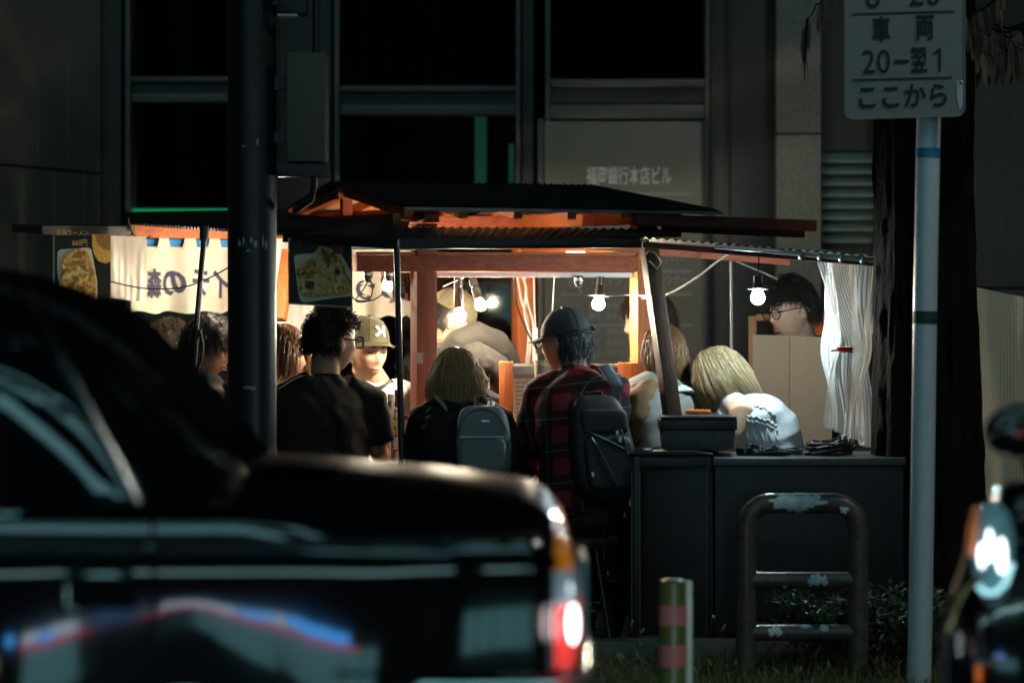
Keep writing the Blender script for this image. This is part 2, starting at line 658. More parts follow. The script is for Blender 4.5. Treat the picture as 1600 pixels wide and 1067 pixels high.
m_win = E('lit_window', (.30, .78, .85), 1.35)
m_strip_thin = E('glow_strip_thin', (.5, .9, .95), 7)
m_strip_tall = E('glow_strip_tall', (.36, .85, .92), 2.4)
m_winw = E('lit_window_warm', (1, .8, .4), 2.2)
m_blue = E('lit_sign_blue', (.06, .38, .95), 9)
m_red = E('lit_sign_red', (.9, .06, .12), 3)
m_wht = E('lit_sign_white', (.75, .9, 1), 4)
MB().box((0, -9.6, 18), (40, 1, 36)).build('wall', m_shopw, sh)
for i, (x, w, z, h, mt, nm) in enumerate((
        (-9.0, 4.4, 1.0, 1.5, m_win, 'shop_window'), (-3.9, 1.4, 1.2, .6, m_winw, 'shop_window'), (.4, 3.8, 1.0, 1.5, m_win, 'shop_window'),
        (6.6, 3.4, 1.0, 1.5, m_win, 'shop_window'), (11, 3, 1.0, 1.5, m_win, 'shop_window'),
        (-.45, 1.4, 2.06, .42, m_blue, 'sign_band'), (-1.45, .5, 2.06, .42, m_wht, 'sign_band'), (-2.4, .5, 2.06, .42, m_blue, 'sign_band'), (-.5, 2.6, 1.74, .18, m_red, 'sign_band'),
        (-8, 5, 7.6, .4, m_strip_thin, 'upper_glow_strip'), (0, 7, 7.6, .4, m_strip_thin, 'upper_glow_strip'), (9, 5, 7.6, .4, m_strip_thin, 'upper_glow_strip'),  # upper strips are unseen, added and sized for pale streaks in the car
        (0, 24, 19, 1.8, m_strip_tall, 'upper_glow_strip'), (-3, 26, 25, 1.8, m_strip_tall, 'upper_glow_strip'), (0, 28, 32, 2.2, m_strip_tall, 'upper_glow_strip'))):
    MB().box((x, -9.06, z), (w, .1, h)).build(nm, mt, sh)
    if nm == 'shop_window':
        for j in range(4):
            MB().box((x - w / 2 + j * w / 3, -8.99, z), (.07, .06, h)).build('mullion', m_bronze_d, sh)

# unseen street lamps, added to light the sign pole and the car trim
m_pole = M('lamp_pole', (.2, .21, .22), .5, metal=.5)
m_lampglow = M('lamp_glow', (1, 1, 1), .4, var=0, emit=(1, .97, .84), estr=250)


m_lampglow2 = M('lamp_glow_dim', (1, 1, 1), .4, var=0, emit=(.80, 1, 1), estr=55)


def added_street_lamp(x, y, label, s=1):
    t = thing('added_street_lamp', label, 'street lamp', (x, y, 0), 'added street lamps out of view')
    MB().tube([(x, y, 0), (x, y, 3), (x, y, 5.2)], [.08, .065, .05], 12).build('post', m_pole, t, smooth=True)
    MB().tube([(x, y, 5.15), (x, y + .5 * s, 5.6), (x, y + 1.2 * s, 5.7)], [.04, .035, .03], 10).build('arm', m_pole, t, smooth=True)
    h = MB().lathe((x, y + 1.2 * s, 5.6), [(.05, .16), (.17, .1), (.2, 0), (.17, .01)], 20).build('lamp_shade', m_pole, t, smooth=True)
    MB().ball((x, y + 1.2 * s, 5.56), (.12, .12, .1)).build('bulb', m_lampglow if x > 0 else m_lampglow2, h, smooth=True)


added_street_lamp(4.0, 10.35, 'unseen street lamp added beyond the right edge to light the pale sign pole', -1)
added_street_lamp(-3.4, -1.0, 'unseen street lamp added left of the viewer for highlights on the car')
# ================================================================== STREET FURNITURE IN FRONT OF THE STALL
m_polepaint = M('pole_charcoal', (.010, .0105, .013), .42, var=.2, scale=9, bump=.05)
m_scuff = M('sticker_remains', (.25, .24, .23), .8, var=.3, scale=80)

# big dark utility pole
YP = 11.3
up = thing('utility_pole', 'thick dark steel pole with sticker remains in front of the stall', 'pole', (P(393, 0, YP).x, YP, .13))
zt = 5.4
x0 = P(394, 0, YP).x
rpole = 38.5 / F * YP
MB().tube([(x0, YP, .12), (x0, YP, 1.0), (x0, YP, 2.0), (x0, YP, zt)], [rpole * .97, rpole * .985, rpole, rpole], 40).build('shaft', m_polepaint, up, smooth=True)
MB().tube([(x0, YP, P(0, 605, YP).z), (x0, YP, P(0, 600, YP).z)], rpole * 1.012, 40).build('weld_ring', m_polepaint, up, smooth=True)
for (px, py, w, h) in ((377, 381, 3, 8), (384, 378, 2, 10), (396, 376, 3, 5), (402, 382, 4, 6), (413, 378, 2, 12), (418, 383, 2, 8), (391, 392, 4, 2), (392, 604, 9, 3), (399, 606, 5, 5), (384, 230, 3, 3), (405, 225, 2, 6)):
    a = P(px, py, YP)
    dx = max(-.98, min(.98, (a.x - x0) / rpole))
    ang = math.asin(dx)
    ww, hh = w / F * YP, h / F * YP
    m = MB()
    pts = []
    for i in range(7):
        t = 2 * math.pi * i / 7
        rr = random.uniform(.6, 1.1)
        an = ang + math.cos(t) * ww * rr / rpole
        pts.append(V(x0 + math.sin(an) * (rpole + .0015), YP - math.cos(an) * (rpole + .0015), a.z + math.sin(t) * hh * rr))
    m.prism(pts, (0, .001, 0))
    m.build('sticker_scrap', m_scuff, up)
# control box, lamp head and conduit strapped to the pole
m_box = M('box_grey', (.06, .056, .05), .6, var=.1, scale=30)
cb = thing('control_box', 'grey metal control box strapped high on the dark pole', 'control box', P(478, 255, 11.3))
MB().rect(447, 82, 509, 253, 11.2, .2).build('housing', m_box, cb, bevel=.01)
MB().rect(432, 255, 512, 276, 11.22, .14).build('bracket', m_polepaint, cb, bevel=.004)
MB().rect(428, 120, 448, 140, 11.27, .06).build('strap', m_polepaint, cb)
MB().rect(428, 205, 448, 222, 11.27, .06).build('strap', m_polepaint, cb)
MB().tube([P(491, 262, 11.25), P(491, 290, 11.25), P(486, 312, 11.27), P(460, 330, 11.3)], .012, 10).build('conduit', m_polepaint, cb, smooth=True)
MB().tube([P(494, 84, 11.28), P(494, -200, 11.28)], .013, 10).build('conduit', m_polepaint, cb, smooth=True)
lh = thing('pole_floodlight', 'small dark unlit floodlight at the top beside the pole', 'floodlight', P(455, 24, 11.25))
MB().rect(434, -30, 479, 22, 11.2, .16).build('housing', m_polepaint, lh, bevel=.012)
MB().rect(434, 22.3, 464, 25, 11.2, .1).build('glass_edge', M('glass_edge', (.4, .45, .45), .3, var=0), lh)
MB().rect(426, -12, 436, 8, 11.25, .05).build('bracket', m_polepaint, lh)

# ------------------------------------------------------------------ parking sign on its pale pole
YS = 10.9
m_signw = M('sign_face', (.22, .225, .235), .55, var=.07, scale=18)
m_signk = M('sign_ink', (.012, .012, .014), .6, var=0)
m_palepole = M('pole_white', (.60, .69, .76), .35, var=.06, scale=20, bump=.05)
m_blueband = M('band_blue', (.03, .22, .38), .5, var=.1)
m_steel = M('bare_steel', (.45, .45, .45), .35, metal=.9, var=.1)
sg = thing('parking_sign', 'white no parking hours sign plate on the pale pole in front of the tree', 'sign', P(1413, 184, YS - .1))


def rrect(x0, y0, x1, y1, r, n=5):
    pts = []
    for cx, cy, a0 in ((x1 - r, y0 + r, -90), (x1 - r, y1 - r, 0), (x0 + r, y1 - r, 90), (x0 + r, y0 + r, 180)):
        for i in range(n + 1):
            a = math.radians(a0 + 90 * i / n)
            pts.append((cx + r * math.cos(a), cy + r * math.sin(a)))
    return pts


def sp(px, py, off=0.0):
    """on the sign plate: it leans a touch, its rows rise to the right, and it is bowed"""
    q = P(px, py - (px - 1413) * .026 + (py - 90) * 0, YS - .085 + off)
    return q


MB().prism([sp(x, y) for x, y in rrect(1320, -130, 1507, 184, 13)], (0, .003, 0)).build('plate', m_signw, sg)
rim = [sp(x, y, -.001) for x, y in rrect(1320, -130, 1507, 184, 13)]
MB().tube(rim + rim[:1], .0035, 6, cap=False).build('rim', m_signw, sg, smooth=True)


def stext(body, x0, y0, x1, y1, fat=.02):
    a, b, c = sp(x0, y0, -.004), sp(x1, y0, -.004), sp(x0, y1, -.004)
    text('lettering', body, m_signk, sg, a, b - a, c - a, (b - a).length, (c - a).length, fatten=fat)


stext('8', 1353, -30, 1375, 12, .0)
stext('20', 1420, -30, 1470, 10, .0)
stext('車', 1363, 25, 1391, 66, .03)
stext('両', 1431, 25, 1459, 64, .03)
stext('20', 1347, 77, 1391, 114, .0)
stext('-', 1397, 94, 1420, 99)
stext('翌', 1423, 75, 1449, 114, .02)
MB().prism([sp(x, y, -.004) for x, y in ((1466.4, 77), (1470.4, 77), (1470.4, 114), (1466.4, 114), (1466.4, 84), (1459, 88), (1459, 84.5))], (0, .001, 0)).build('lettering', m_signk, sg)
stext('ここから', 1342, 132, 1480, 168, .02)
for y, xa, xb in ((19, 1331, 1492), (122, 1332, 1488)):
    a, b, c, d = sp(xa, y, -.003), sp(xb, y, -.003), sp(xb, y + 2.6, -.003), sp(xa, y + 2.6, -.003)
    MB().prism([a, b, c, d], (0, .001, 0)).build('rule', m_signk, sg)
MB().ball(sp(1502, 131, -.004), .006, 10, 6).build('bolt', m_steel, sg, smooth=True)
MB().prism([sp(1494, 128, -.003), sp(1505, 130, -.003), sp(1504, 168, -.003), sp(1499, 174, -.003), sp(1496, 158, -.003)], (0, .001, 0)).build('tape_scrap', M('tape', (.5, .52, .55), .4, var=.1), sg)
MB().rect(1380, 120, 1480, 135, YS - .08, .05).build('clamp', m_steel, sg, bevel=.004)

spole = thing('sign_pole', 'slim pale blue white pole carrying the parking sign', 'pole', (P(1437, 0, YS).x, YS, .13))
rp_ = 18.8 / F * YS
path = [V(P(1437 - 1, 1067, YS).x, YS, .1), P(1441, 800, YS), P(1446, 450, YS), P(1451, 190, YS), P(1454, -180, YS)]
MB().tube(path, rp_, 28).build('shaft', m_palepole, spole, smooth=True)
MB().tube([P(1449.6, 247, YS), P(1450, 232, YS)], rp_ + .0012, 28, cap=False).build('blue_band', m_blueband, spole, smooth=True)
MB().tube([P(1445.5, 506, YS), P(1445.8, 486, YS)], rp_ + .0012, 28, cap=False).build('tape_band', M('band_green', (.03, .07, .05), .6, var=.2), spole, smooth=True)

# ------------------------------------------------------------------ guard pipe arch with peeling paint
m_brown = M('pipe_brown', (.085, .072, .06), .28, var=.3, scale=25, bump=.15)
m_peel = M('peeled_primer', (.55, .62, .66), .55, var=.25, scale=40, bump=.2)
YG = 11.15
ga = thing('guard_pipe', 'brown steel guard arch with peeling paint in front of the black cabinets', 'guard rail', (P(1254, 0, YG).x, YG, .1))
rg = 16.0 / F * YG
rg2 = 13.0 / F * YG
arch = [P(1166, 1075, YG), P(1166, 950, YG), P(1166, 840, YG)]
for i in range(9):
    a = math.radians(180 - 90 * i / 8)
    arch.append(P(1204 + 38 * math.cos(a), 826 - 40 * math.sin(a), YG))
arch += [P(1255, 786, YG)]
for i in range(9):
    a = math.radians(90 - 90 * i / 8)
    arch.append(P(1303 + 38 * math.cos(a), 826 - 40 * math.sin(a), YG))
arch += [P(1341, 840, YG), P(1341, 950, YG), P(1341, 1075, YG)]
MB().tube(arch, rg, 22).build('arch_pipe', m_brown, ga, smooth=True)
for px in (1166, 1341):
    MB().tube([P(px, 837, YG), P(px, 833.5, YG)], rg * 1.05, 22).build('joint_ring', m_brown, ga, smooth=True)
    MB().tube([P(px, 1062, YG), P(px, 1075, YG)], [rg * 1.7, rg * 1.7], 22).build('base_flange', m_brown, ga, smooth=True)
for y in (906, 988):
    MB().tube([P(1170, y, YG), P(1337, y, YG)], rg2, 18).build('cross_rail', m_brown, ga, smooth=True)


def peel(x0, x1, cy, hy, yax, r, seed):
    """ragged flake of bare primer wrapped on a horizontal pipe whose axis is at pixel row yax"""
    rnd = random.Random(seed)
    pts = []
    n = 26
    zax = P(0, yax, YG).z
    for i in range(n):
        t = 2 * math.pi * i / n
        q = rnd.uniform(.4, 1.2)
        px = (x0 + x1) / 2 + (x1 - x0) / 2 * math.cos(t) * (q ** .5)
        py = cy + hy * math.sin(t) * q
        dz = max(-.97, min(.97, (yax - py) / F * YG / r))
        an = math.asin(dz)
        pts.append(V(P(px, 0, YG).x, YG - math.cos(an) * (r + .0012), zax + math.sin(an) * (r + .0012)))
    m = MB()
    c = sum(pts, V(0, 0, 0)) / n
    dz = max(-.97, min(.97, (c.z - zax) / r))
    an = math.asin(dz)
    c = V(c.x, YG - math.cos(an) * (r + .0014), zax + math.sin(an) * (r + .0014))
    inner = []
    for p in pts:
        zz = (p.z * .55 + c.z * .45)
        an = math.asin(max(-.97, min(.97, (zz - zax) / r)))
        inner.append(V(p.x * .55 + c.x * .45, YG - math.cos(an) * (r + .0014), zax + math.sin(an) * (r + .0014)))
    vs = pts + inner + [c]
    fs = [[i, (i + 1) % n, n + (i + 1) % n, n + i] for i in range(n)] + [[n + i, n + (i + 1) % n, 2 * n] for i in range(n)]
    m.add(vs, fs)
    return m.build('peeled_patch', m_peel, ga, smooth=True)


for i, a in enumerate(((1198, 1292, 782, 15, 786, rg), (1226, 1262, 792, 10, 786, rg), (1310, 1324, 794, 8, 796, rg), (1260, 1296, 906, 11, 906, rg2), (1222, 1230, 916, 4, 906, rg2),
                       (1197, 1222, 984, 9, 988, rg2), (1248, 1268, 978, 3, 988, rg2), (1278, 1296, 981, 6, 988, rg2))):
    peel(*a, i)

# ------------------------------------------------------------------ flexible bollard
m_bolg = M('bollard_green', (.10, .12, .03), .35, var=.15, scale=15)
m_bolp = M('bollard_pink', (.50, .17, .17), .35, var=.1, scale=40)
YBo = 9.0
bo = thing('lane_bollard', 'olive lane bollard with two pinkish reflective bands beside the car', 'bollard', (P(1052, 0, YBo).x, YBo, 0))
rb = 21.5 / F * YBo
bx = P(1051, 0, YBo).x
zz = lambda y: P(0, y, YBo).z
MB().lathe((bx, YBo, 0), [(.11, 0), (.11, .03), (rb * 1.3, .05), (rb, .08), (rb, zz(914)), (rb * .93, zz(908)), (rb * .7, zz(905)), (.01, zz(904))], 28).build('post', m_bolg, bo, smooth=True)
for a, b in ((976, 944), (1040, 1006)):
    MB().tube([(bx, YBo, zz(a)), (bx, YBo, zz(b))], rb + .0015, 28, cap=False).build('reflective_band', m_bolp, bo, smooth=True)
MB().box((P(1076.5, 0, YBo).x, YBo + .01, (zz(908) + .03) / 2), (.019, .03, zz(908) - .03)).build('edge_highlight', M('highlight_pale', (.62, .66, .55), .3, var=.1), bo, bevel=.006)  # rim highlight of the post, built as a pale strip

# ------------------------------------------------------------------ street tree
YT = 11.95
m_bark = M('bark', (.012, .0095, .0075), .95, var=.5, scale=9, stretch=(3, 3, 1), bump=1, bscale=30, spec=.08)
m_dry = M('dry_leaf', (.12, .10, .07), .8, var=.35, scale=30, translucent=.3)
tr = thing('street_tree', 'rough barked street tree trunk behind the pale sign pole', 'tree', (P(1445, 0, YT).x, YT, .13))
tx = P(1443, 0, YT).x


def bark_trunk(base, top, r0, r1, flare, n=72, m=60, seed=0):
    mb = MB()
    base, top = Vector(base), Vector(top)

    def fn(u, v):
        a = 2 * math.pi * u
        r = r0 + (r1 - r0) * v
        r += flare * math.exp(-v * 9) * (1 + .45 * math.sin(a * 5 + 1))
        q = noise.noise(V(math.cos(a) * 5, math.sin(a) * 5, v * 4.0 + seed))
        q2 = 1 - abs(noise.noise(V(math.cos(a) * 11, math.sin(a) * 11, v * 8 + seed)))
        r += .018 * q + .034 * (q2 - .8) + .008 * noise.noise(V(math.cos(a) * 22, math.sin(a) * 22, v * 40 + seed))
        return base.lerp(top, v) + V(math.cos(a) * r, math.sin(a) * r, 0)
    mb.grid(fn, n, m)
    return mb


bark_trunk((tx + .02, YT, .1), (tx - .02, YT, 4.2), .185, .165, .07, 96, 110).build('trunk', m_bark, tr, smooth=True, sharp=60)
rnd = random.Random(4)
tips = []
for i in range(9):
    a = rnd.uniform(0, 6.28)
    z0 = rnd.uniform(2.7, 4.2)
    L = rnd.uniform(.8, 1.7)
    p0 = V(tx, YT, z0)
    pts = [p0]
    for s in range(1, 7):
        t = s / 6
        pts.append(p0 + V(math.cos(a) * L * t + .08 * noise.noise(V(i, s, 0)), math.sin(a) * L * t + .08 * noise.noise(V(i, s, 5)), L * .75 * t - .35 * t * t))
    MB().tube(pts, [.06 * (1 - t / 7.5) for t in range(7)], 8).build('limb', m_bark, tr, smooth=True)
    tips += pts[2:]
# hanging twigs with dry leaves at the top right of the picture
tw = MB()
lf = MB()


def twig(p0, p1, sag, nl):
    pts = [Vector(p0).lerp(Vector(p1), t / 7) + V(0, .03 * noise.noise(V(t, p0[0] * 9, 2)), -sag * math.sin(math.pi * t / 7) + .02 * noise.noise(V(t * .9, p0[0] * 7, 0))) for t in range(8)]
    tw.tube(pts, [.006 * (1 - t / 10) for t in range(8)], 5)
    for k in range(nl):
        q = pts[0].lerp(pts[-1], rnd.random())
        t = int(rnd.random() * 7)
        q = pts[t].lerp(pts[t + 1], rnd.random())
        L = rnd.uniform(.05, .1)
        w = L * rnd.uniform(.09, .16)
        ang = rnd.uniform(0, 3.14)
        sd = V(math.cos(ang), math.sin(ang), 0) * w
        dn = V(rnd.uniform(-.15, .15), rnd.uniform(-.15, .15), -1).normalized() * L
        st = dn * .35
        lf.add([q, q + st + sd, q + st + dn * .7 + sd * .7, q + dn * 1.35, q + st + dn * .7 - sd * .7, q + st - sd], [[0, 1, 2, 3, 4, 5]])


for (a, b, sag, nl) in (((1620, 25), (1560, 48), .02, 26), ((1620, 25), (1515, 30), .04, 30), ((1570, -20), (1500, 42), .03, 24), ((1610, 55), (1525, 80), .03, 22), ((1640, 70), (1570, 70), .02, 20), ((1660, 20), (1590, 75), .02, 20)):
    for q in range(3):
        twig(P(a[0] + rnd.uniform(-8, 8), a[1] + rnd.uniform(-8, 8), 11.5), P(b[0] + rnd.uniform(-15, 15), b[1] + rnd.uniform(-12, 16), 11.2 + q * .3), sag, nl)
twig(P(1310, -60, 11.6), P(1262, 30, 11.5), .02, 6)
twig(P(1262, 30, 11.5), P(1256, 80, 11.5), .0, 10)
for p in tips:
    for q in range(4):
        e = p + V(rnd.uniform(-.4, .4), rnd.uniform(-.4, .4), rnd.uniform(-.3, .25))
        if e.z > 2.62:
            twig(p, e, .05, 22)
tw.build('twigs', m_bark, tr, kind='stuff')
lf.build('crown', m_dry, tr)

# ------------------------------------------------------------------ grass, weeds and a low shrub in the planting strip
m_grass = M('grass_blade', (.12, .13, .05), .6, var=.4, scale=40, translucent=.3)
m_seed = M('grass_seed', (.30, .27, .15), .8, var=.3, scale=90, translucent=.3)
m_shrub = M('shrub_leaf', (.06, .10, .045), .4, var=.45, scale=40, translucent=.25)
m_stem = M('shrub_stem', (.09, .075, .06), .9, var=.3)


def blade(mb, p, h, lean, ang, w):
    d = V(math.cos(ang), math.sin(ang), 0)
    sd = V(-math.sin(ang), math.cos(ang), 0) * w
    a, b, c, e = p, p + d * lean * .25 + V(0, 0, h * .5), p + d * lean * .65 + V(0, 0, h * .85), p + d * lean + V(0, 0, h * (1 if lean < h else .9))
    mb.add([a - sd, a + sd, b + sd * .9, b - sd * .9, c + sd * .6, c - sd * .6, e], [[0, 1, 2, 3], [3, 2, 4, 5], [5, 4, 6]])
    return e


gr = MB()
for i in range(7000):
    x = rnd.uniform(-3.2, 3.4)
    y = rnd.uniform(10.05, 11.5)
    if i > 2500:
        x = rnd.uniform(-.2, 1.7)
    d = noise.noise(V(x * 2.2, y * 2.2, 3))
    h = rnd.uniform(.03, .085) * (1 + .8 * d)
    e = blade(gr, V(x, y, .125), max(.02, h), rnd.uniform(.01, .07), rnd.uniform(0, 6.28), rnd.uniform(.0015, .0035))
g = gr.build('grass', m_grass)
g['kind'] = 'stuff'
# foxtail weeds: countable tall stalks
stalks = [(1000, 990), (985, 978), (1003, 1010), (955, 1040), (934, 1042), (1128, 985), (1150, 1040), (975, 1030), (1112, 1040), (1135, 1046), (1295, 1042), (1250, 1050), (1213, 1052), (1370, 1035), (1375, 1000), (1480, 1050), (1500, 1040), (1090, 1052), (1042, 1045), (915, 1048)]
fox = None
for i, (px, py) in enumerate(stalks):
    Y = 10.9 + .35 * rnd.random()
    if px > 1140 and px < 1360:
        Y = 10.7
    tip = P(px, py, Y)
    root = V(tip.x + rnd.uniform(-.04, .04), Y + .02, .125)
    t = thing('foxtail_weed', ('thin foxtail weed with a nodding seed head ' + ('beside the tail lights of the car' if px < 990 else 'around the foot of the bollard' if px < 1105 else 'left of the guard arch' if px < 1160 else 'under the guard arch' if px < 1345 else 'right of the guard arch by the pole')), 'weed', root, 'foxtail weeds in the planting strip')
    mid = root.lerp(tip, .6) + V(rnd.uniform(-.01, .01), 0, .01)
    MB().tube([root, mid, tip], [.0016, .0014, .001], 5).build('stalk', m_grass, t)
    d = (tip - mid).normalized()
    e = tip + V(d.x * .02 + rnd.uniform(-.014, .014), 0, .022)
    MB().tube([tip, tip.lerp(e, .3), tip.lerp(e, .7), e], [.0015, .0052, .0045, .001], 7).build('seed_head', m_seed, t, smooth=True)
    lb = MB()
    for k in range(7):
        blade(lb, root + V(rnd.uniform(-.015, .015), rnd.uniform(-.02, .02), 0), rnd.uniform(.05, .12), rnd.uniform(.03, .1), rnd.uniform(0, 6.28), .003)
    lb.build('blades', m_grass, t)

def leafy(name, label, c, rad, nleaf, size, stems, seed):
    rn = random.Random(seed)
    c = Vector(c)
    t = thing(name, label, 'shrub', (c.x, c.y, .12))
    sm = MB()
    ends = []
    for k in range(stems):
        a = rn.uniform(0, 6.28)
        q = rn.random() ** .5
        e = c + V(math.cos(a) * rad[0] * q, math.sin(a) * rad[1] * q, rad[2] * rn.uniform(.5, 1.0))
        b = V(c.x + rn.uniform(-.05, .05), c.y + rn.uniform(-.03, .03), .12)
        m_ = b.lerp(e, .5) + V(rn.uniform(-.03, .03), rn.uniform(-.03, .03), .03)
        sm.tube([b, m_, e], [.006, .004, .002], 5)
        ends.append((b, m_, e))
    sm.build('stems', m_stem, t, kind='stuff')
    lv_ = MB()
    for k in range(nleaf):
        b, m_, e = rn.choice(ends)
        s = rn.uniform(.35, 1.05)
        p = m_.lerp(e, (s - .35) / .65) + V(rn.gauss(0, .025), rn.gauss(0, .025), rn.gauss(0, .022))
        ax = V(rn.gauss(0, 1), rn.gauss(0, 1), rn.gauss(.3, .6)).normalized()
        sd = ax.cross(V(rn.gauss(0, .4), rn.gauss(0, .4), 1)).normalized()
        L = size * rn.uniform(.6, 1.25)
        nrm = ax.cross(sd)
        lv_.add([p, p + ax * L * .45 + sd * L * .28 + nrm * L * .06, p + ax * L, p + ax * L * .45 - sd * L * .28 + nrm * L * .06], [[0, 1, 2], [0, 2, 3]])
    lv_.build('leaves', m_shrub, t)


leafy('low_shrub', 'dark leafy shrub at the foot of the guard arch and sign pole', (P(1340, 0, 11.32).x, 11.32, .12), (.36, .14, .30), 3800, .028, 54, 3)
leafy('low_shrub', 'dark leafy shrub beside the tree trunk behind the sign pole', (P(1480, 0, 11.55).x, 11.5, .12), (.28, .1, .30), 2200, .03, 36, 8)
# ================================================================== THE FOOD STALL
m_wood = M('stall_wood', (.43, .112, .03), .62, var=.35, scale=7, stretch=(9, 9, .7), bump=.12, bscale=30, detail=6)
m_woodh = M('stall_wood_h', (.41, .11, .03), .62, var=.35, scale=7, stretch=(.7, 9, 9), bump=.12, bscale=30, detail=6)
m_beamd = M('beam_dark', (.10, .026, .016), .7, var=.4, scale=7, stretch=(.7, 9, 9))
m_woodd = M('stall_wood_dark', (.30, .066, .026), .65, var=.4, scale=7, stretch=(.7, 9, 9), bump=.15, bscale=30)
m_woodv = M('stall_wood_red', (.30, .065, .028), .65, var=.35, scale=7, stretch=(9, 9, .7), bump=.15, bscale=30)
m_sheetm = M('corrugated_sheet', (.013, .013, .013), .55, var=.3, scale=6)
m_sheetw = M('roof_underside', (.48, .24, .085), .7, var=.2, scale=5)
m_blackp = M('black_paint', (.018, .018, .02), .35, var=.2, scale=9)
m_white = M('white_batten', (.75, .75, .72), .5, var=.06)
m_cable_w = M('cable_white', (.7, .68, .62), .5, var=.05)
m_cable_k = M('cable_black', (.015, .015, .015), .45, var=.1)
m_metal = M('zinc_tube', (.38, .39, .4), .3, metal=.9, var=.15)
U2, V2 = V(.94, .341, 0), V(-.341, .94, 0)
FL = V(-.337, 12.6, 0)


def W(s, t, z):
    p = FL + U2 * s + V2 * t
    return V(p.x, p.y, z)


st = thing('food_stall', 'wooden street food stall with corrugated roof glowing under bare bulbs', 'food stall', W(.42, .6, .15))
SW, SD = .905, 1.36                       # body width and depth
posts = {'FL': (0, 0), 'FR': (SW, 0), 'BL': (0, SD), 'BR': (SW, SD)}
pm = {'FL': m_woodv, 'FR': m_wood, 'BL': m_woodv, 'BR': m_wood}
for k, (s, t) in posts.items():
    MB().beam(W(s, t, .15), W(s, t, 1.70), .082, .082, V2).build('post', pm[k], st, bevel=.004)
# paper tag on the front post
a = P(651, 551, 12.545)
tg = MB().rect(650, 551, 661, 568, 12.54, .003).build('paper_tag', M('paper', (.6, .52, .42), .8, var=.1, scale=60), st)
# horizontal rails
zr = 1.547
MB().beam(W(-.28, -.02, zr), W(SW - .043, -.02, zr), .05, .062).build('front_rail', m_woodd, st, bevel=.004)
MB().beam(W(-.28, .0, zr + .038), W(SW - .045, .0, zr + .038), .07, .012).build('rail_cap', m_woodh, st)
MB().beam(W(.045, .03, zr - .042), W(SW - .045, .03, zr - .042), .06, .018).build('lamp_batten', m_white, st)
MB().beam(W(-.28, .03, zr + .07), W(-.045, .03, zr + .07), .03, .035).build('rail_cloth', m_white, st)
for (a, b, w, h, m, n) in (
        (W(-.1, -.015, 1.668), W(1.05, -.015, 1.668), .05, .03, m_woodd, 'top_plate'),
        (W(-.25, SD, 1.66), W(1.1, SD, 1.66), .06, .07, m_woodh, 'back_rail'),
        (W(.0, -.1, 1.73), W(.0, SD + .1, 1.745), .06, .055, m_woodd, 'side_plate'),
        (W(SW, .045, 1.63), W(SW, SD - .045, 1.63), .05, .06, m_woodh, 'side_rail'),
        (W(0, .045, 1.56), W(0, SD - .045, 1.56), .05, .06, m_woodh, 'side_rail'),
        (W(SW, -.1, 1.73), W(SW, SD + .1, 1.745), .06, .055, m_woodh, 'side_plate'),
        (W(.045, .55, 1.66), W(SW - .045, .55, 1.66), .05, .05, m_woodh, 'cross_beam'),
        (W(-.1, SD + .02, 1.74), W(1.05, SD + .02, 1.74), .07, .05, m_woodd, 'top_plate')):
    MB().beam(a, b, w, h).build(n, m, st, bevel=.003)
# gable and rafters
ridge_t = .68
R0, R1 = W(-.17, ridge_t, 1.868), W(1.0, ridge_t, 1.868)
MB().beam(W(-.14, ridge_t, 1.835), W(.98, ridge_t, 1.835), .045, .05).build('ridge_beam', m_woodh, st)
for s in (-.1, .12, .34, .56, .78, 1.0):
    MB().beam(W(s, -.12, 1.738), W(s, ridge_t - .02, 1.84), .035, .04).build('rafter', m_woodh, st)
    MB().beam(W(s, SD + .12, 1.765), W(s, ridge_t + .02, 1.84), .035, .04).build('rafter', m_woodh, st)
MB().beam(W(-.1, ridge_t, 1.745), W(-.1, ridge_t, 1.83), .04, .04, V2).build('king_post', m_woodv, st)
MB().beam(W(-.14, -.1, 1.70), W(-.14, SD + .15, 1.715), .03, .07).build('gable_tie', m_woodd, st)
ro = corr(W(-.12, -.14, 1.765), W(1.17, -.14, 1.757), W(-.17, ridge_t, 1.875), W(.97, ridge_t, 1.875)).build('roof_sheet', m_sheetm, st, smooth=True)
corr(W(-.12, SD + .16, 1.79), W(1.17, SD + .16, 1.785), W(-.17, ridge_t, 1.879), W(.97, ridge_t, 1.879)).build('roof_sheet', m_sheetm, st, smooth=True)
# boarded underside of the roof, seen through the gable
n = .006
for s0, s1 in ((-.1, .28), (.284, .66), (.664, 1.0)):
    MB().prism([W(s0, -.1, 1.744), W(s1, -.1, 1.744), W(s1, ridge_t, 1.848), W(s0, ridge_t, 1.848)], (0, 0, .006)).build('roof_board', m_sheetw, st)
    MB().prism([W(s0, SD + .1, 1.783), W(s1, SD + .1, 1.783), W(s1, ridge_t, 1.862), W(s0, ridge_t, 1.862)], (0, 0, .006)).build('roof_board', m_sheetw, st)
MB().beam(W(-.13, -.16, 1.752), W(1.17, -.16, 1.746), .012, .012).build('eave_strip', m_metal, st)
# frayed plastic film under the eave
fr = MB()
for i in range(9):
    s = -.05 + i * .125
    fr.prism([W(s, -.10, 1.742), W(s + .07, -.10, 1.744), W(s + .06, .02, 1.738), W(s + .02, .02, 1.736)], (0, 0, .001))
fr.build('plastic_film', M('film', (.5, .42, .32), .3, var=.2, translucent=.5), st)

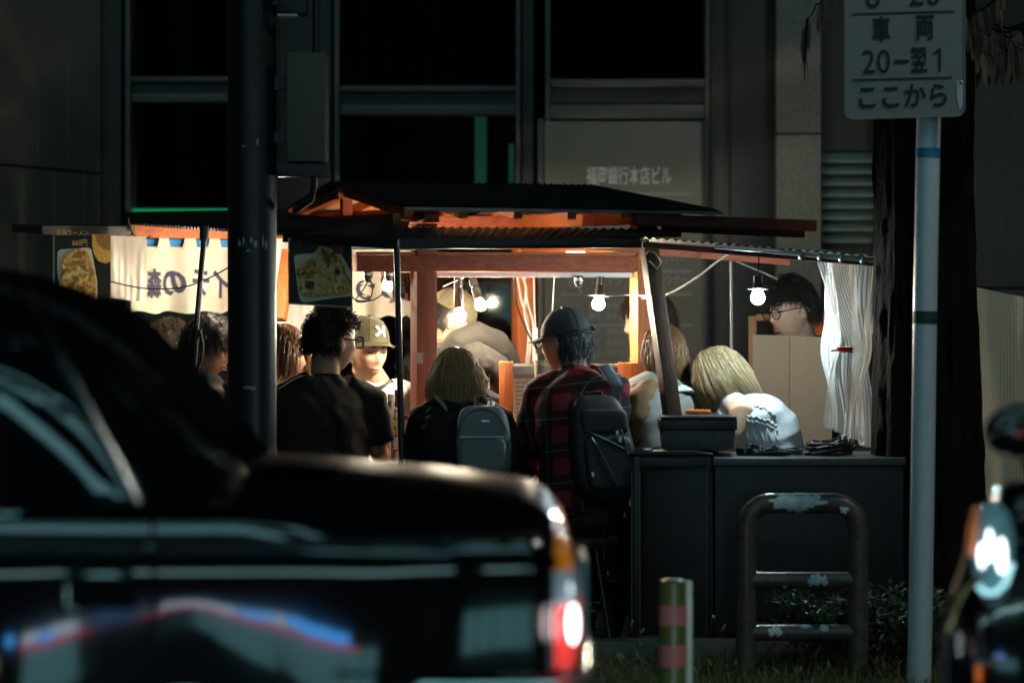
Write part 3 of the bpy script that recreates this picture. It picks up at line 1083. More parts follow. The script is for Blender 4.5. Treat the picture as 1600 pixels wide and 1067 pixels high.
# awnings: front, left, right, and the small board far left
aw0, aw1 = P(436, 371, 11.78), P(1012, 377, 12.15)
MB().prism([P(640, 384, 11.88), P(626, 384, 11.83), P(626, 374, 11.83), P(640, 374, 11.88)], P(1012, 382, 12.15) - P(640, 384, 11.88)).build('awning_batten', m_blackp, st)
corr(P(620, 380, 11.83), aw1, W(-.1, -.06, 1.685), W(1.0, -.06, 1.685), .032, .004).build('awning_sheet', m_sheetm, st, smooth=True)
MB().beam(P(618, 383, 11.84), P(1012, 381, 12.16), .03, .03).build('awning_batten', m_blackp, st)
corr(P(198, 349, 13.5), P(470, 368, 12.0), P(428, 335, 13.9), P(640, 349, 12.62)).build('awning_sheet', m_sheetm, st, smooth=True)
MB().prism([P(470, 371, 12.0), P(622, 381, 11.83), P(640, 350, 12.58), P(600, 348, 12.7)], (0, 0, .012)).build('awning_board', m_blackp, st)
MB().beam(P(445, 371, 12.05), P(624, 382, 11.83), .03, .035).build('awning_batten', m_blackp, st)
MB().beam(P(200, 341, 13.5), P(445, 338, 12.4), .03, .05).build('awning_batten', m_blackp, st)
rA, rB = P(1004, 371, 11.98), P(1376, 401, 12.12)
corr(rA, rB, rA + V2 * 1.5 + V(0, 0, .04), rB + V2 * 1.5 + V(0, 0, .03), .032, .0035).build('awning_sheet', m_sheetm, st, smooth=True)
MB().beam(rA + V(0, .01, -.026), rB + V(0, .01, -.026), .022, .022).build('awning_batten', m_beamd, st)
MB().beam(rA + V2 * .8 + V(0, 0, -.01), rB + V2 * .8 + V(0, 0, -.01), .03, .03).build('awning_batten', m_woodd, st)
MB().tube([rA.lerp(rB, .3) + V(0, -.012, -.012), rB + V(0, -.012, -.016)], .009, 10).build('awning_rod', m_metal, st, smooth=True)
for f in (.66, .74, .83, .92):
    q = rA.lerp(rB, f) + V(0, -.014, -.018)
    MB().ball(q, (.012, .012, .016), 8, 6).build('clip', m_metal, st, smooth=True)
MB().beam(P(990, 343, 12.75), P(1272, 353, 13.05), .05, .045).build('outrigger', m_beamd, st, bevel=.003)
MB().beam(P(1035, 356, 12.9), P(1255, 366, 13.1), .03, .03).build('outrigger', m_beamd, st)
MB().prism([P(66, 366, 13.3), P(215, 367, 13.5), P(215, 354, 13.5), P(66, 353, 13.3)], (-.2, .5, .02)).build('awning_board', m_blackp, st)
# noren rail along the back
nrA, nrB = P(203, 361, 13.5), P(642, 367, 14.12)
MB().beam(nrA, nrB, .04, .056).build('curtain_rail', m_woodh, st, bevel=.003)
MB().rect(205, 351, 212, 362, 13.46, .01).build('rail_bracket', M('brass', (.5, .35, .12), .4, metal=.6), st)
MB().beam(P(100, 371, 13.45), P(205, 369, 13.5), .02, .008).build('rail_cap', m_woodh, st)
# leaning boards at the left back corner
MB().beam(P(436, 500, 13.5), P(452, 392, 13.6), .05, .05).build('brace', m_wood, st, bevel=.003)

# counter: front and left leaf with a low partition
m_counter = M('counter_wood', (.40, .25, .13), .4, var=.25, scale=6, stretch=(.6, 8, 8))
zc = .785
MB().beam(W(-.42, -.12, zc), W(1.55, -.12, zc), .36, .035).build('counter_top', m_counter, st, bevel=.006)
MB().beam(W(-.26, .06, zc), W(-.26, 1.4, zc), .32, .034).build('counter_top', m_counter, st, bevel=.006)
for s0 in [-.2 + i * .17 for i in range(10)]:
    MB().beam(W(s0, .0, .17), W(s0, .0, zc - .02), .16, .015, V2).build('front_plank', m_woodv, st, bevel=.002)
for (px0, px1, y0, y1, Y) in ((780, 802, 565, 720, 12.72), (966, 1004, 567, 720, 12.82)):
    MB().rect(px0, y0, px1, y1, Y, .07).build('partition_stub', m_wood, st, bevel=.003)
MB().beam(P(800, 571, 12.76), P(968, 571, 12.86), .05, .012).build('partition_rail', M('steel_rail', (.5, .5, .5), .3, metal=.8), st)
# work bench and hot case in the middle
MB().prism([W(.1, .45, .15), W(.8, .45, .15), W(.8, 1.2, .15), W(.1, 1.2, .15)], (0, 0, .6)).build('work_bench', M('steel_dull', (.3, .3, .3), .35, metal=.8, var=.2), st)

# prop poles of the awning
pp = thing('awning_pole', 'thin black pole propping the awning in front of the bottles', 'pole', V(P(629, 0, 11.83).x, 11.83, .15))
pb = P(629, 900, 11.83)
MB().tube([V(P(630, 0, 11.83).x, 11.83, .15), P(628, 725, 11.83), P(620, 384, 11.83)], .0115, 14).build('tube', m_blackp, pp, smooth=True)
MB().tube([V(P(630, 0, 11.83).x, 11.83, .15), V(P(630, 0, 11.83).x, 11.83, .17)], .03, 14).build('foot', m_blackp, pp, smooth=True)
p2 = thing('awning_pole', 'dark telescopic pole propping the left awning in front of the curtain', 'pole', P(296, 640, 12.3))
MB().tube([P(294, 660, 12.35), P(306, 520, 12.35)], .014, 12).build('tube', m_blackp, p2, smooth=True)
MB().tube([P(304, 545, 12.35), P(320, 358, 12.35)], .0105, 12).build('inner_tube', m_blackp, p2, smooth=True)
MB().tube([P(304.5, 530, 12.35), P(306, 515, 12.35)], .019, 12).build('collar', m_blackp, p2, smooth=True)
MB().tube([P(318.5, 376, 12.35), P(320, 352, 12.35)], .017, 12).build('fork', m_blackp, p2, smooth=True)
MB().tube([P(312, 515, 12.34), P(317, 540, 12.34), P(313, 566, 12.34), P(306, 580, 12.34)], .006, 8).build('cord_loop', m_cable_k, p2, smooth=True)
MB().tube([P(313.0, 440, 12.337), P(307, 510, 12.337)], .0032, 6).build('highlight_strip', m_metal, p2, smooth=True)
p3 = thing('prop_beam', 'slanting dark brown timber propping the awning above the plastic tray', 'timber', V(P(1090, 0, 11.95).x, 11.95, .15))
MB().beam(P(1094, 960, 11.98), P(1014, 388, 12.1), .062, .055, (1, .3, 0)).build('timber', M('timber_dark', (.065, .03, .02), .4, var=.4, scale=7, stretch=(6, 6, .8), bump=.2), p3, bevel=.004)
MB().tube([P(1007, 400, 12.05), P(1013, 392, 12.04), P(1024, 396, 12.05), P(1032, 410, 12.06), P(1026, 420, 12.06), P(1014, 408, 12.05)], .004, 8).build('rope', M('rope', (.25, .2, .13), .9, var=.3), p3, smooth=True)
p4 = thing('support_tube', 'slim grey metal tube standing behind the blonde guest', 'pole', V(P(1145, 0, 13.1).x, 13.1, .15))
MB().tube([V(P(1146, 0, 13.1).x, 13.1, .15), P(1143, 386, 13.1)], .0095, 12).build('tube', M('tube_grey', (.12, .12, .12), .4, metal=.7), p4, smooth=True)
MB().tube([P(1146, 560, 13.1), P(1146, 548, 13.1)], .013, 12).build('joint', m_metal, p4, smooth=True)

# ------------------------------------------------------------------ bulbs
m_bulb = M('bulb_warm', (1, 1, 1), .3, var=0, emit=(1, .86, .62), estr=1120)
m_bulbc = M('bulb_cool', (1, 1, 1), .3, var=0, emit=(.72, .95, 1), estr=880)
m_sock = M('socket_black', (.02, .02, .02), .3, var=.1)
m_refl = M('reflector_metal', (.6, .6, .6), .25, metal=.9, var=.1)


def bulb(label, top, c, mat=m_bulb, r=.024, rim=False, gap=0.0):
    """socket hanging or tilted from 'top', glass centred on c"""
    top, c = Vector(top), Vector(c)
    t = thing('light_bulb', label, 'light bulb', top)
    d = (c - top).normalized()
    Ls = (c - top).length
    MB().lathe(top, [(.004, 0), (.016, .002), (.017, Ls * .3), (.014, Ls * .32), (.018, Ls * .4), (.0185, Ls - r * 1.25), (.015, Ls - r * 1.1)], 16, d).build('socket', m_sock, t, smooth=True)
    MB().lathe(top, [(.013, Ls - r * 1.3), (.0135, Ls - r * .9)], 14, d).build('screw_base', m_refl, t, smooth=True)
    MB().lathe(top, [(.0125, Ls - r * .98), (r * .75, Ls - r * .68), (r, Ls - r * .1), (r * .95, Ls + r * .35), (r * .7, Ls + r * .72), (r * .3, Ls + r * .96), (.002, Ls + r)], 20, d).build('glass', mat, t, smooth=True)
    if rim:
        MB().lathe(top, [(.02, Ls - r * 1.32), (.038, Ls - r * 1.22), (.036, Ls - r * 1.18)], 20, d).build('reflector', m_refl, t, smooth=True)
    return t


bulb('warm bulb in a black socket hanging straight before the capped cook', P(716, 428, 12.72), P(718, 493, 12.72))
bulb('warm bulb in a tilted black socket beside the capped cook', P(738, 436, 12.75), P(751, 477, 12.72), r=.021)
bulb('warm bulb with a small flat reflector glowing above the man in plaid', P(939, 432, 12.85), P(935, 475, 12.85), rim=True)
bulb('cold white bulb on a wire beside the young man in glasses', P(1184, 430, 12.12), P(1184, 465, 12.12), m_bulbc, r=.0255, rim=True)
bulb('warm bulb half hidden behind the thin black awning pole', P(600, 420, 13.3), P(606, 447, 13.3), r=.021)
bulb('warm bulb behind the thick dark pole lighting the curtain', P(400, 400, 13.1), P(400, 432, 13.1))
for (px, py, Y) in ((575, 428, 12.75), (608, 428, 12.75), (904, 436, 12.8)):
    a = P(px, py, Y)
    t = thing('lamp_socket', 'empty black lamp socket, ' + {575: 'left one of the pair by the food poster', 608: 'right one of the pair by the food poster', 904: 'beside the reflector bulb'}[px], 'socket', a)
    MB().lathe(a, [(.012, .014), (.018, .012), (.018, -.016), (.014, -.018), (.014, -.03), (.01, -.031)], 14).build('shell', m_sock, t, smooth=True)
    MB().lathe(a, [(.0165, -.008), (.0188, -.006), (.0188, .004), (.0165, .006)], 14).build('ring', m_refl, t, smooth=True)
# pendant wire and cap of the cold bulb
led = thing('clip_light', 'tiny bright white clip light under the front awning edge', 'lamp', P(877, 380, 12.2))
MB().ball(P(877, 380, 12.2), (.016, .012, .009), 12, 8).build('lens', M('led_lens', (1, 1, 1), .3, var=0, emit=(.75, .97, 1), estr=60), led, smooth=True)
MB().rect(866, 376, 888, 379, 12.2, .03).build('housing', m_blackp, led, bevel=.002)
tb = thing('tube_lamp', 'short white lamp tube under the stall ceiling', 'lamp', P(899, 400, 13.2))
MB().tube([P(884, 397, 13.2), P(914, 397, 13.2)], .0095, 14).build('tube', M('tube_glow', (1, 1, 1), .3, var=0, emit=(1, .93, .82), estr=2.2), tb, smooth=True)
MB().rect(886, 392, 913, 395, 13.2, .03).build('fitting', m_white, tb)

# ------------------------------------------------------------------ wires
def wire(name, label, pts, r, mat, sag=0.0):
    pts = [Vector(p) for p in pts]
    if len(pts) == 2:
        pts = [pts[0].lerp(pts[1], i / 14) + V(0, 0, -sag * 4 * (i / 14) * (1 - i / 14)) for i in range(15)]
    else:
        out = []
        for i in range(len(pts) - 1):
            p0, p1, p2_, p3_ = pts[max(i - 1, 0)], pts[i], pts[i + 1], pts[min(i + 2, len(pts) - 1)]
            for k in range(6):
                u = k / 6
                out.append(.5 * ((2 * p1) + (p2_ - p0) * u + (2 * p0 - 5 * p1 + 4 * p2_ - p3_) * u * u + (3 * p1 - p0 - 3 * p2_ + p3_) * u ** 3))
        pts = out + [pts[-1]]
    o = MB().tube(pts, r, 6).build(name, mat, None, smooth=True)
    return tag(o, label, 'cable')


wire('cable', 'thin black wire strung in front of the white curtain', [P(172, 440, 12.6), P(230, 451, 12.6), P(290, 448, 12.55), P(345, 425, 12.5), P(380, 400, 12.4)], .0028, m_cable_k)
wire('cable', 'beaded chain looped below the left awning edge', [P(200, 340, 13.35), P(203, 356, 13.35), P(212, 370, 13.35), P(224, 374, 13.35), P(236, 368, 13.35)], .0042, m_cable_k)
wire('cable', 'pale cord rising from the front post to the awning on the right', [P(1003, 466, 12.85), P(1040, 461, 12.8), P(1085, 436, 12.7), P(1130, 402, 12.6), P(1160, 388, 12.55)], .0042, M('cord_grey', (.25, .24, .22), .6, var=.1))
wire('cable', 'black wire between the reflector bulb and the slanted timber', [P(903, 446, 12.82), P(910, 458, 12.8), P(935, 461, 12.8), P(985, 461, 12.78), P(1030, 464, 12.5)], .0028, m_cable_k)
wire('cable', 'twisted rope crossing behind the cold bulb', [P(1090, 382, 13.0), P(1150, 408, 13.0), P(1215, 436, 13.0)], .0038, M('rope_grey', (.3, .29, .27), .9, var=.4, scale=200))
wire('cable', 'curved wire holding the cold white bulb', [P(1180, 390, 12.12), P(1185, 398, 12.12), P(1185.5, 414, 12.12), P(1184, 432, 12.12)], .0026, m_cable_k)
wire('cable', 'white cable running up to the pair of hanging bulbs', [P(692, 448, 12.7), P(705, 442, 12.7), P(720, 436, 12.71), P(732, 428, 12.72)], .0028, m_cable_w)
wire('cable', 'black cable drooping from the socket beside the food poster', [P(575, 440, 12.74), P(566, 455, 12.72), P(556, 470, 12.72), P(575, 470, 12.72), P(582, 455, 12.73), P(580, 440, 12.74)], .0026, m_cable_k)
wire('cable', 'black cable curling below the right hand socket by the poster', [P(608, 440, 12.74), P(605, 452, 12.72), P(585, 468, 12.72), P(560, 470, 12.73), P(548, 462, 12.74)], .0026, m_cable_k)
wire('cable', 'first white cable down the orange back post', [P(808, 430, 13.9), P(815, 470, 13.86), P(826, 510, 13.86), P(822, 572, 13.86)], .005, m_cable_w)
wire('cable', 'second white cable twisting down the orange back post', [P(814, 428, 13.9), P(822, 450, 13.85), P(820, 490, 13.85), P(829, 530, 13.85), P(825, 572, 13.85)], .0055, m_cable_w)
wire('cable', 'thin white cable looping out beside the back post', [P(819, 430, 13.88), P(824, 470, 13.84), P(833, 505, 13.84), P(834, 545, 13.84)], .004, m_cable_w)
wire('cable', 'black cable sweeping from the back post to the power strip', [P(803, 428, 13.7), P(806, 470, 13.7), P(820, 510, 13.7), P(838, 545, 13.6)], .0045, m_cable_k)
wire('cable', 'grey hanging wire with a plug right of the back post', [P(834, 432, 13.7), P(835, 480, 13.7), P(837, 520, 13.7), P(836, 560, 13.7)], .0028, m_cable_w)
wire('cable', 'lone thin wire hanging left of the man in plaid', [P(866, 432, 13.4), P(863, 485, 13.4)], .002, m_cable_w)
pl = thing('power_strip', 'white and black power strip hanging beside the back post', 'power strip', P(838, 560, 13.65))
MB().rect(832, 512, 840, 566, 13.65, .02).build('body', m_white, pl, bevel=.004)
MB().rect(838, 535, 848, 552, 13.62, .03).build('plug', m_sock, pl, bevel=.003)

# switch box behind the thin pole
sw = thing('switch_box', 'open electric switch box with small parts near the thin pole', 'switch box', P(637, 470, 12.75))
MB().rect(613, 426, 645, 471, 12.78, .04).build('back_plate', M('switch_plate', (.13, .10, .07), .6, var=.3, scale=40), sw, bevel=.003)
MB().rect(641, 426, 647, 471, 12.74, .05).build('side_plate', M('tan_card', (.35, .27, .17), .7, var=.2), sw)
for i in range(5):
    for j in range(2):
        MB().ball(P(630 + j * 6, 432 + i * 5, 12.77), .0045, 8, 6).build('terminal', m_refl, sw, smooth=True)
MB().rect(624, 446, 633, 460, 12.76, .02).build('breaker', M('breaker_blue', (.1, .3, .5), .4, var=.1), sw)
MB().rect(633, 458, 637, 468, 12.76, .02).build('breaker', m_white, sw)
MB().ball(P(629, 463, 12.76), .01, 8, 6).build('knob', m_sock, sw, smooth=True)

# ------------------------------------------------------------------ cloth: noren curtains, white sheets
m_noren = M('noren_cloth', (.76, .71, .60), .9, var=.1, scale=4, bump=.15, bscale=300, translucent=.35)
m_ink = M('noren_ink', (.05, .045, .09), .9, var=.2, scale=60)
m_bluec = M('cloth_blue', (.03, .22, .55), .8, var=.1)
m_plastic = M('sheet_white', (.68, .62, .55), .35, var=.08, scale=6, translucent=.4)


def noren_wave(s, v):
    return (.024 * math.sin(s * 21 + 1.5 * math.sin(s * 5)) + .012 * math.sin(s * 47 + 2)) * (.35 + .65 * v) + .010 * noise.noise(V(s * 9, v * 3, 1))


def noren(name, label, a, b, ztop, zbot, tabs, letters):
    """cloth hung between a and b (ground points), seen from behind so its writing is mirrored"""
    a, b = Vector(a), Vector(b)
    d = (b - a); L = d.length; d.normalize()
    nrm = V(d.y, -d.x, 0)                     # towards the viewer
    t = thing(name, label, 'curtain', V((a.x + b.x) / 2, (a.y + b.y) / 2, zbot))
    zc_ = ztop - .035

    def at(s, z, off=0.0):
        v = (zc_ - z) / (zc_ - zbot)
        return V(a.x, a.y, z) + d * s + nrm * (noren_wave(s, max(0, v)) + off)
    MB().grid(lambda u, v: at(u * L, zc_ + (zbot + .006 * math.sin(u * 30) - zc_) * v), 160, 26).build('cloth', m_noren, t, smooth=True, solid=.0015)
    for s in tabs:
        MB().grid(lambda u, v: at(s + (u - .5) * (.042 + .03 * v * v), ztop + .03 + (zc_ - .012 - ztop - .03) * v, .004 + .006 * math.sin(v * 3)), 6, 6).build('tab', m_noren, t, smooth=True, solid=.0015)
    MB().grid(lambda u, v: V(a.x, a.y, ztop - .004 - .036 * v) + d * (u * L) - nrm * .02 + nrm * .006 * math.sin(u * 40), 60, 2).build('header_band', m_bluec, t, smooth=True, solid=.001)
    for (ch, s0, s1, z0, z1, fat) in letters:
        def warp(p):
            s = (Vector((p.x, p.y, 0)) - V(a.x, a.y, 0)).dot(d)
            return at(s, p.z, .005)
        p0 = V(a.x, a.y, z0) + d * s1
        text('lettering', ch, m_ink, t, p0, -d, (0, 0, -1), s1 - s0, z0 - z1, fatten=fat, warp=warp)
    return t


def gx(px, A, B):
    """parameter along ground line A->B hit by the ray of pixel column px"""
    k_ = (px - 800) / F
    d = B - A
    t = (k_ * A.y - A.x) / (d.x - k_ * d.y)
    return t * d.length


NA, NB = V(nrA.x, nrA.y - .0, 0), V(nrB.x, nrB.y, 0)
dN = (NB - NA).normalized()
A1_, B1_ = NA + dN * gx(203, NA, NB), NA + dN * gx(442, NA, NB)
g1 = lambda px: gx(px, A1_, B1_)
zt_ = P(0, 373, 13.65).z
noren('noren_curtain', 'cream noren curtain with dark mirrored Japanese letters behind the guests on the left', A1_, B1_, zt_, P(0, 488, 13.65).z,
      [g1(x) for x in (256, 295, 334, 372, 410)],
      [('森', g1(228), g1(252), P(0, 420, 13.65).z, P(0, 466, 13.65).z, .03), ('の', g1(255), g1(289), P(0, 423, 13.65).z, P(0, 462, 13.65).z, .035),
       ('チ', g1(297), g1(325), P(0, 420, 13.7).z, P(0, 463, 13.7).z, .03), ('イ', g1(330), g1(362), P(0, 422, 13.7).z, P(0, 466, 13.7).z, .03)])
A2_, B2_ = NA + dN * gx(535, NA, NB) - V(0, .05, 0), NA + dN * gx(643, NA, NB) - V(0, .05, 0)
g2 = lambda px: gx(px, A2_, B2_)
noren('noren_curtain', 'cream noren curtain with mirrored letters between the food poster and the red post', A2_, B2_, P(0, 372, 14).z, P(0, 495, 14).z,
      [g2(x) for x in (560, 590, 620)],
      [('つ', g2(553), g2(588), P(0, 438, 14).z, P(0, 470, 14).z, .05), ('あ', g2(592), g2(630), P(0, 430, 14).z, P(0, 474, 14).z, .04)])


def hang(name, label, cat, corners, mat, amp, seed, kx=2.5, nu=30, nv=30, solid=.001):
    tl_, tr_, bl_, br_ = [Vector(c) for c in corners]
    nrm = (tr_ - tl_).cross(bl_ - tl_).normalized()
    o = MB().grid(lambda u, v: tl_.lerp(tr_, u).lerp(bl_.lerp(br_, u), v) + nrm * amp * (noise.noise(V(u * kx, v * 1.2, seed)) + .4 * noise.noise(V(u * kx * 3, v * 3, seed + 5))) * (.2 + .8 * v), nu, nv).build(name, mat, None, smooth=True, solid=solid)
    return tag(o, label, cat)


hang('plastic_sheet', 'plain white plastic sheet hanging between food poster and curtain on the left', 'plastic sheet', [P(172, 368, 13.3), P(230, 370, 13.35), P(174, 466, 13.3), P(226, 472, 13.35)], m_plastic, .015, 2)
hang('white_curtain', 'bright white curtain lit strongly just right of the thick dark pole', 'curtain', [P(424, 372, 13.75), P(492, 376, 13.85), P(424, 650, 13.75), P(492, 650, 13.85)], M('curtain_white', (.8, .8, .78), .7, var=.05, translucent=.3), .05, 9)

# ------------------------------------------------------------------ food posters
m_pframe = M('poster_edge', (.45, .40, .33), .6, var=.1)
m_pblack = M('poster_black', (.014, .013, .011), .5, var=.2, scale=30, translucent=.0)
m_plate = M('print_plate', (.75, .68, .55), .6, var=.1, scale=20)
FOOD = [M('print_noodle_a', (.74, .42, .10), .6, var=.3, scale=60), M('print_noodle_b', (.82, .58, .22), .6, var=.3, scale=60), M('print_noodle_c', (.38, .18, .045), .6, var=.3, scale=60)]
m_meat = M('print_meat', (.10, .045, .025), .6, var=.5, scale=60)
m_greenp = M('print_green', (.13, .17, .03), .6, var=.4, scale=90)
m_cab = M('print_cabbage', (.60, .47, .22), .6, var=.2, scale=60)
m_redp = M('print_red', (.33, .05, .05), .6, var=.3, scale=150)
m_gold = M('print_gold', (.65, .40, .10), .6, var=.1)


class Sheet:
    """flat print; (x, y) are photo pixels on the sheet's plane"""
    def __init__(s, Y, tilt=0.0, cx=0):
        s.Y, s.tilt, s.cx, s.k = Y, tilt, cx, 0

    def p(s, x, y, off=0.0):
        q = P(x, y, s.Y)
        return V(q.x, s.Y + (x - s.cx) * s.tilt - off, q.z)

    def poly(s, name, pts, mat, par, th=.0006):
        s.k += 1
        off = .001 + s.k * .00006
        return MB().prism([s.p(x, y, off) for x, y in pts], (0, .0006, 0)).build(name, mat, par)


def heap(sh_, par, outline, n, seed, w=(3, 6), L=(16, 34)):
    rn = random.Random(seed)
    xs = [q[0] for q in outline]; ys = [q[1] for q in outline]

    def inside(x, y):
        c = False
        j = len(outline) - 1
        for i in range(len(outline)):
            xi, yi = outline[i]; xj, yj = outline[j]
            if (yi > y) != (yj > y) and x < (xj - xi) * (y - yi) / (yj - yi) + xi:
                c = not c
            j = i
        return c
    mbs = [MB(), MB(), MB()]
    for k_ in range(n):
        x, y = rn.uniform(min(xs), max(xs)), rn.uniform(min(ys), max(ys))
        if not inside(x, y):
            continue
        a = rn.uniform(0, 3.14); l = rn.uniform(*L); ww = rn.uniform(*w) / 2; cv = rn.uniform(-.9, .9)
        up_, dn_ = [], []
        for q in range(7):
            u = q / 6 - .5
            aa = a + cv * u
            cx, cy = x + math.cos(aa) * l * u, y + math.sin(aa) * l * u
            if not inside(cx, cy):
                continue
            up_.append((cx - math.sin(aa) * ww, cy + math.cos(aa) * ww)); dn_.append((cx + math.sin(aa) * ww, cy - math.cos(aa) * ww))
        if len(up_) > 2:
            pts = up_ + dn_[::-1]
            off = .0016 + k_ * .000012
            m = mbs[rn.randrange(3)]
            m.add([sh_.p(px, py, off) for px, py in pts], [[i, i + 1, len(pts) - 2 - i, len(pts) - 1 - i] for i in range(len(up_) - 1)])
    for i, m in enumerate(mbs):
        if m.v:
            m.build('printed_noodles', FOOD[i], par, kind='stuff')


po = thing('food_poster', 'black poster of a noodle heap on a square plate hanging from the front awning', 'poster', P(500, 480, 12.0))
s2 = Sheet(12.02, .0, 500)
MB().prism([s2.p(450, 372), s2.p(550, 376), s2.p(551, 481), s2.p(450.5, 475.5)], (0, .004, 0)).build('border', m_pframe, po)
s2.poly('print_ground', [(452.3, 373), (548.6, 377), (549, 478.5), (452, 473)], m_pblack, po)
s2.poly('printed_plate', [(459, 402), (463, 398), (520, 393), (534, 398), (549, 425), (549, 463), (520, 466), (476, 473), (470, 470), (466, 458)], m_plate, po)
heap(s2, po, [(463, 425), (470, 414), (484, 406), (498, 386), (508, 386), (522, 392), (534, 408), (541, 432), (548, 440), (548, 458), (520, 461), (478, 466), (468, 455), (470, 440)], 700, 1)
s2.k = 250
rn = random.Random(9)


def blob(sh_, name, cx, cy, rx, ry, mat, par, n=10):
    sh_.poly(name, [(cx + rx * math.cos(6.283 * i / n) * rn.uniform(.7, 1.15), cy + ry * math.sin(6.283 * i / n) * rn.uniform(.7, 1.15)) for i in range(n)], mat, par)


for a in ((484, 445, 9, 8, m_meat), (474, 428, 4, 3, m_meat), (491, 412, 3, 2, m_meat), (528, 425, 4, 6, m_meat), (467, 429, 3, 2, m_meat), (501, 443, 8, 4, m_cab), (507, 426, 6, 4, m_cab), (488, 455, 8, 2, m_cab), (497, 400, 3, 10, m_cab), (520, 440, 6, 3, m_cab), (512, 404, 6, 9, m_greenp), (520, 398, 5, 5, m_greenp), (508, 395, 4, 4, m_greenp)):
    blob(s2, 'printed_piece', *a[:4], a[4], po)
s2.poly('printed_seal', [(521, 379), (536, 380), (536, 398), (522, 396)], m_redp, po)
text('lettering', '550 円', M('print_grey', (.12, .11, .1), .6, var=0), po, s2.p(465, 376, .02), (1, 0, 0), (0, 0, -1), 30 / F * 12, 6 / F * 12)

po1 = thing('food_poster', 'black poster priced 660 yen with plate and bowl at the far left of the stall', 'poster', P(128, 470, 13.2))
s1 = Sheet(13.2, 0, 128)
MB().prism([s1.p(83, 366), s1.p(173, 366), s1.p(173, 476), s1.p(83, 476)], (0, .004, 0)).build('border', m_pframe, po1)
s1.poly('print_ground', [(85.5, 366.5), (172.8, 366.5), (172.8, 475), (85.5, 475)], m_pblack, po1)
s1.poly('printed_plate', [(90, 394), (94, 390), (138, 387), (143, 390), (152, 440), (152, 472), (95, 472), (89.5, 420)], m_plate, po1)
s1.poly('printed_bowl', [(144, 366.6), (172.5, 366.6), (172.5, 409), (165, 412), (154, 408), (147, 398), (144, 384)], FOOD[0], po1)
s1.poly('printed_broth', [(148, 366.7), (172.4, 366.7), (172.4, 391), (162, 390), (153, 383)], FOOD[2], po1)
heap(s1, po1, [(98, 408), (110, 393), (122, 388), (136, 394), (143, 410), (150, 440), (150, 466), (98, 466), (95, 430)], 520, 5, (2.5, 5), (10, 22))
text('lettering', '660円', m_gold, po1, s1.p(114, 374.5, .02), (1, 0, 0), (0, 0, -1), 23 / F * 13.2, 10 / F * 13.2, fatten=.01)
text('lettering', '長浜ラーメン', m_gold, po1, s1.p(89, 359, .02), (1, 0, 0), (0, 0, -1), 50 / F * 13.2, 9.5 / F * 13.2)

# ------------------------------------------------------------------ on the counter: bottles, menu, cups
m_pet = M('bottle_clear', (.75, .66, .58), .12, var=.05, trans=.75, ior=1.2)
m_amber = M('bottle_amber', (.20, .07, .015), .1, var=.1, trans=.3)
m_capw = M('cap_cream', (.75, .68, .6), .4, var=.05)
m_labr = M('label_red', (.55, .02, .03), .45, var=.1)
m_laby = M('label_yellow', (.6, .45, .08), .45, var=.2, scale=50)
ctz = zc + .0175


def bottle(label, px, Y, h, r, mat, cap, lab=None, lab2=None, ch=None):
    x = P(px, 0, Y).x
    t = thing('bottle', label, 'bottle', (x, Y, ctz))
    MB().lathe((x, Y, ctz), [(r * .8, 0), (r, .006), (r, h * .28), (r * .93, h * .33), (r, h * .38), (r, h * .62), (r * .8, h * .74), (r * .42, h * .84), (r * .36, h * .92), (r * .01, h * .925)], 20).build('body', mat, t, smooth=True)
    MB().lathe((x, Y, ctz), [(r * .45, h * .9), (r * .47, h * .91), (r * .47, h * .995), (r * .42, h)], 16).build('cap', cap, t, smooth=True)
    if lab:
        l_ = MB().tube([(x, Y, ctz + h * .2), (x, Y, ctz + h * .5)], r * 1.015, 20, cap=False).build('label', lab, t, smooth=True)
        if ch:
            text('lettering', ch, m_white, l_, V(x - r * .55, Y - r * 1.03, ctz + h * .47), (1, 0, 0), (0, 0, -1), r * 1.1, h * .24, fatten=.02)
    if lab2:
        MB().tube([(x, Y, ctz + h * .51), (x, Y, ctz + h * .6)], r * 1.016, 20, cap=False).build('label', lab2, t, smooth=True)


bottle('clear plastic bottle with cream cap on the counter beside the man in black', 600, 12.42, .225, .028, m_pet, m_capw)
bottle('tall clear bottle with cream cap between the other counter bottles', 611, 12.5, .25, .030, m_pet, m_capw, None, m_laby)
bottle('bottle with a red label and white Japanese sign behind the thin pole', 620, 12.44, .2, .027, m_pet, m_capw, m_labr, m_laby, '盛')
bottle('slim brown glass bottle behind the clear ones on the counter', 621, 12.58, .265, .024, m_amber, m_amber)
bottle('small sauce bottle with brown cap right of the thin pole', 634, 12.5, .17, .022, m_pet, m_amber)

m_sheetp = M('menu_paper', (.74, .70, .62), .6, var=.05, scale=10, translucent=.2)
m_print = M('menu_ink', (.22, .2, .19), .7, var=0)
me_ = thing('menu_sheet', 'laminated menu sheet with fine grey lines between the orange stubs', 'menu', P(826, 700, 12.66))
MB().rect(802, 583, 846, 700, 12.66, .004).build('sheet', m_sheetp, me_)
MB().rect(803, 586, 845, 591, 12.656, .001).build('printed_band', M('menu_blue', (.2, .22, .4), .6, var=.1), me_)
prn = MB()
rn = random.Random(3)
for i in range(14):
    y = 597 + i * 6.6
    x = 806
    while x < 838:
        w_ = rn.uniform(2, 7)
        prn.rect(x, y, min(x + w_, 840), y + 1.8, 12.657, .001)
        x += w_ + rn.uniform(.8, 2.2)
prn.build('printed_lines', m_print, me_, kind='stuff')
MB().rect(800, 572, 848, 583, 12.65, .02).build('clip_rail', M('acrylic', (.5, .55, .55), .15, var=.05), me_)
cup = thing('drink_cup', 'blue and white cup beside the man in plaid on the counter', 'cup', P(806, 715, 12.4))
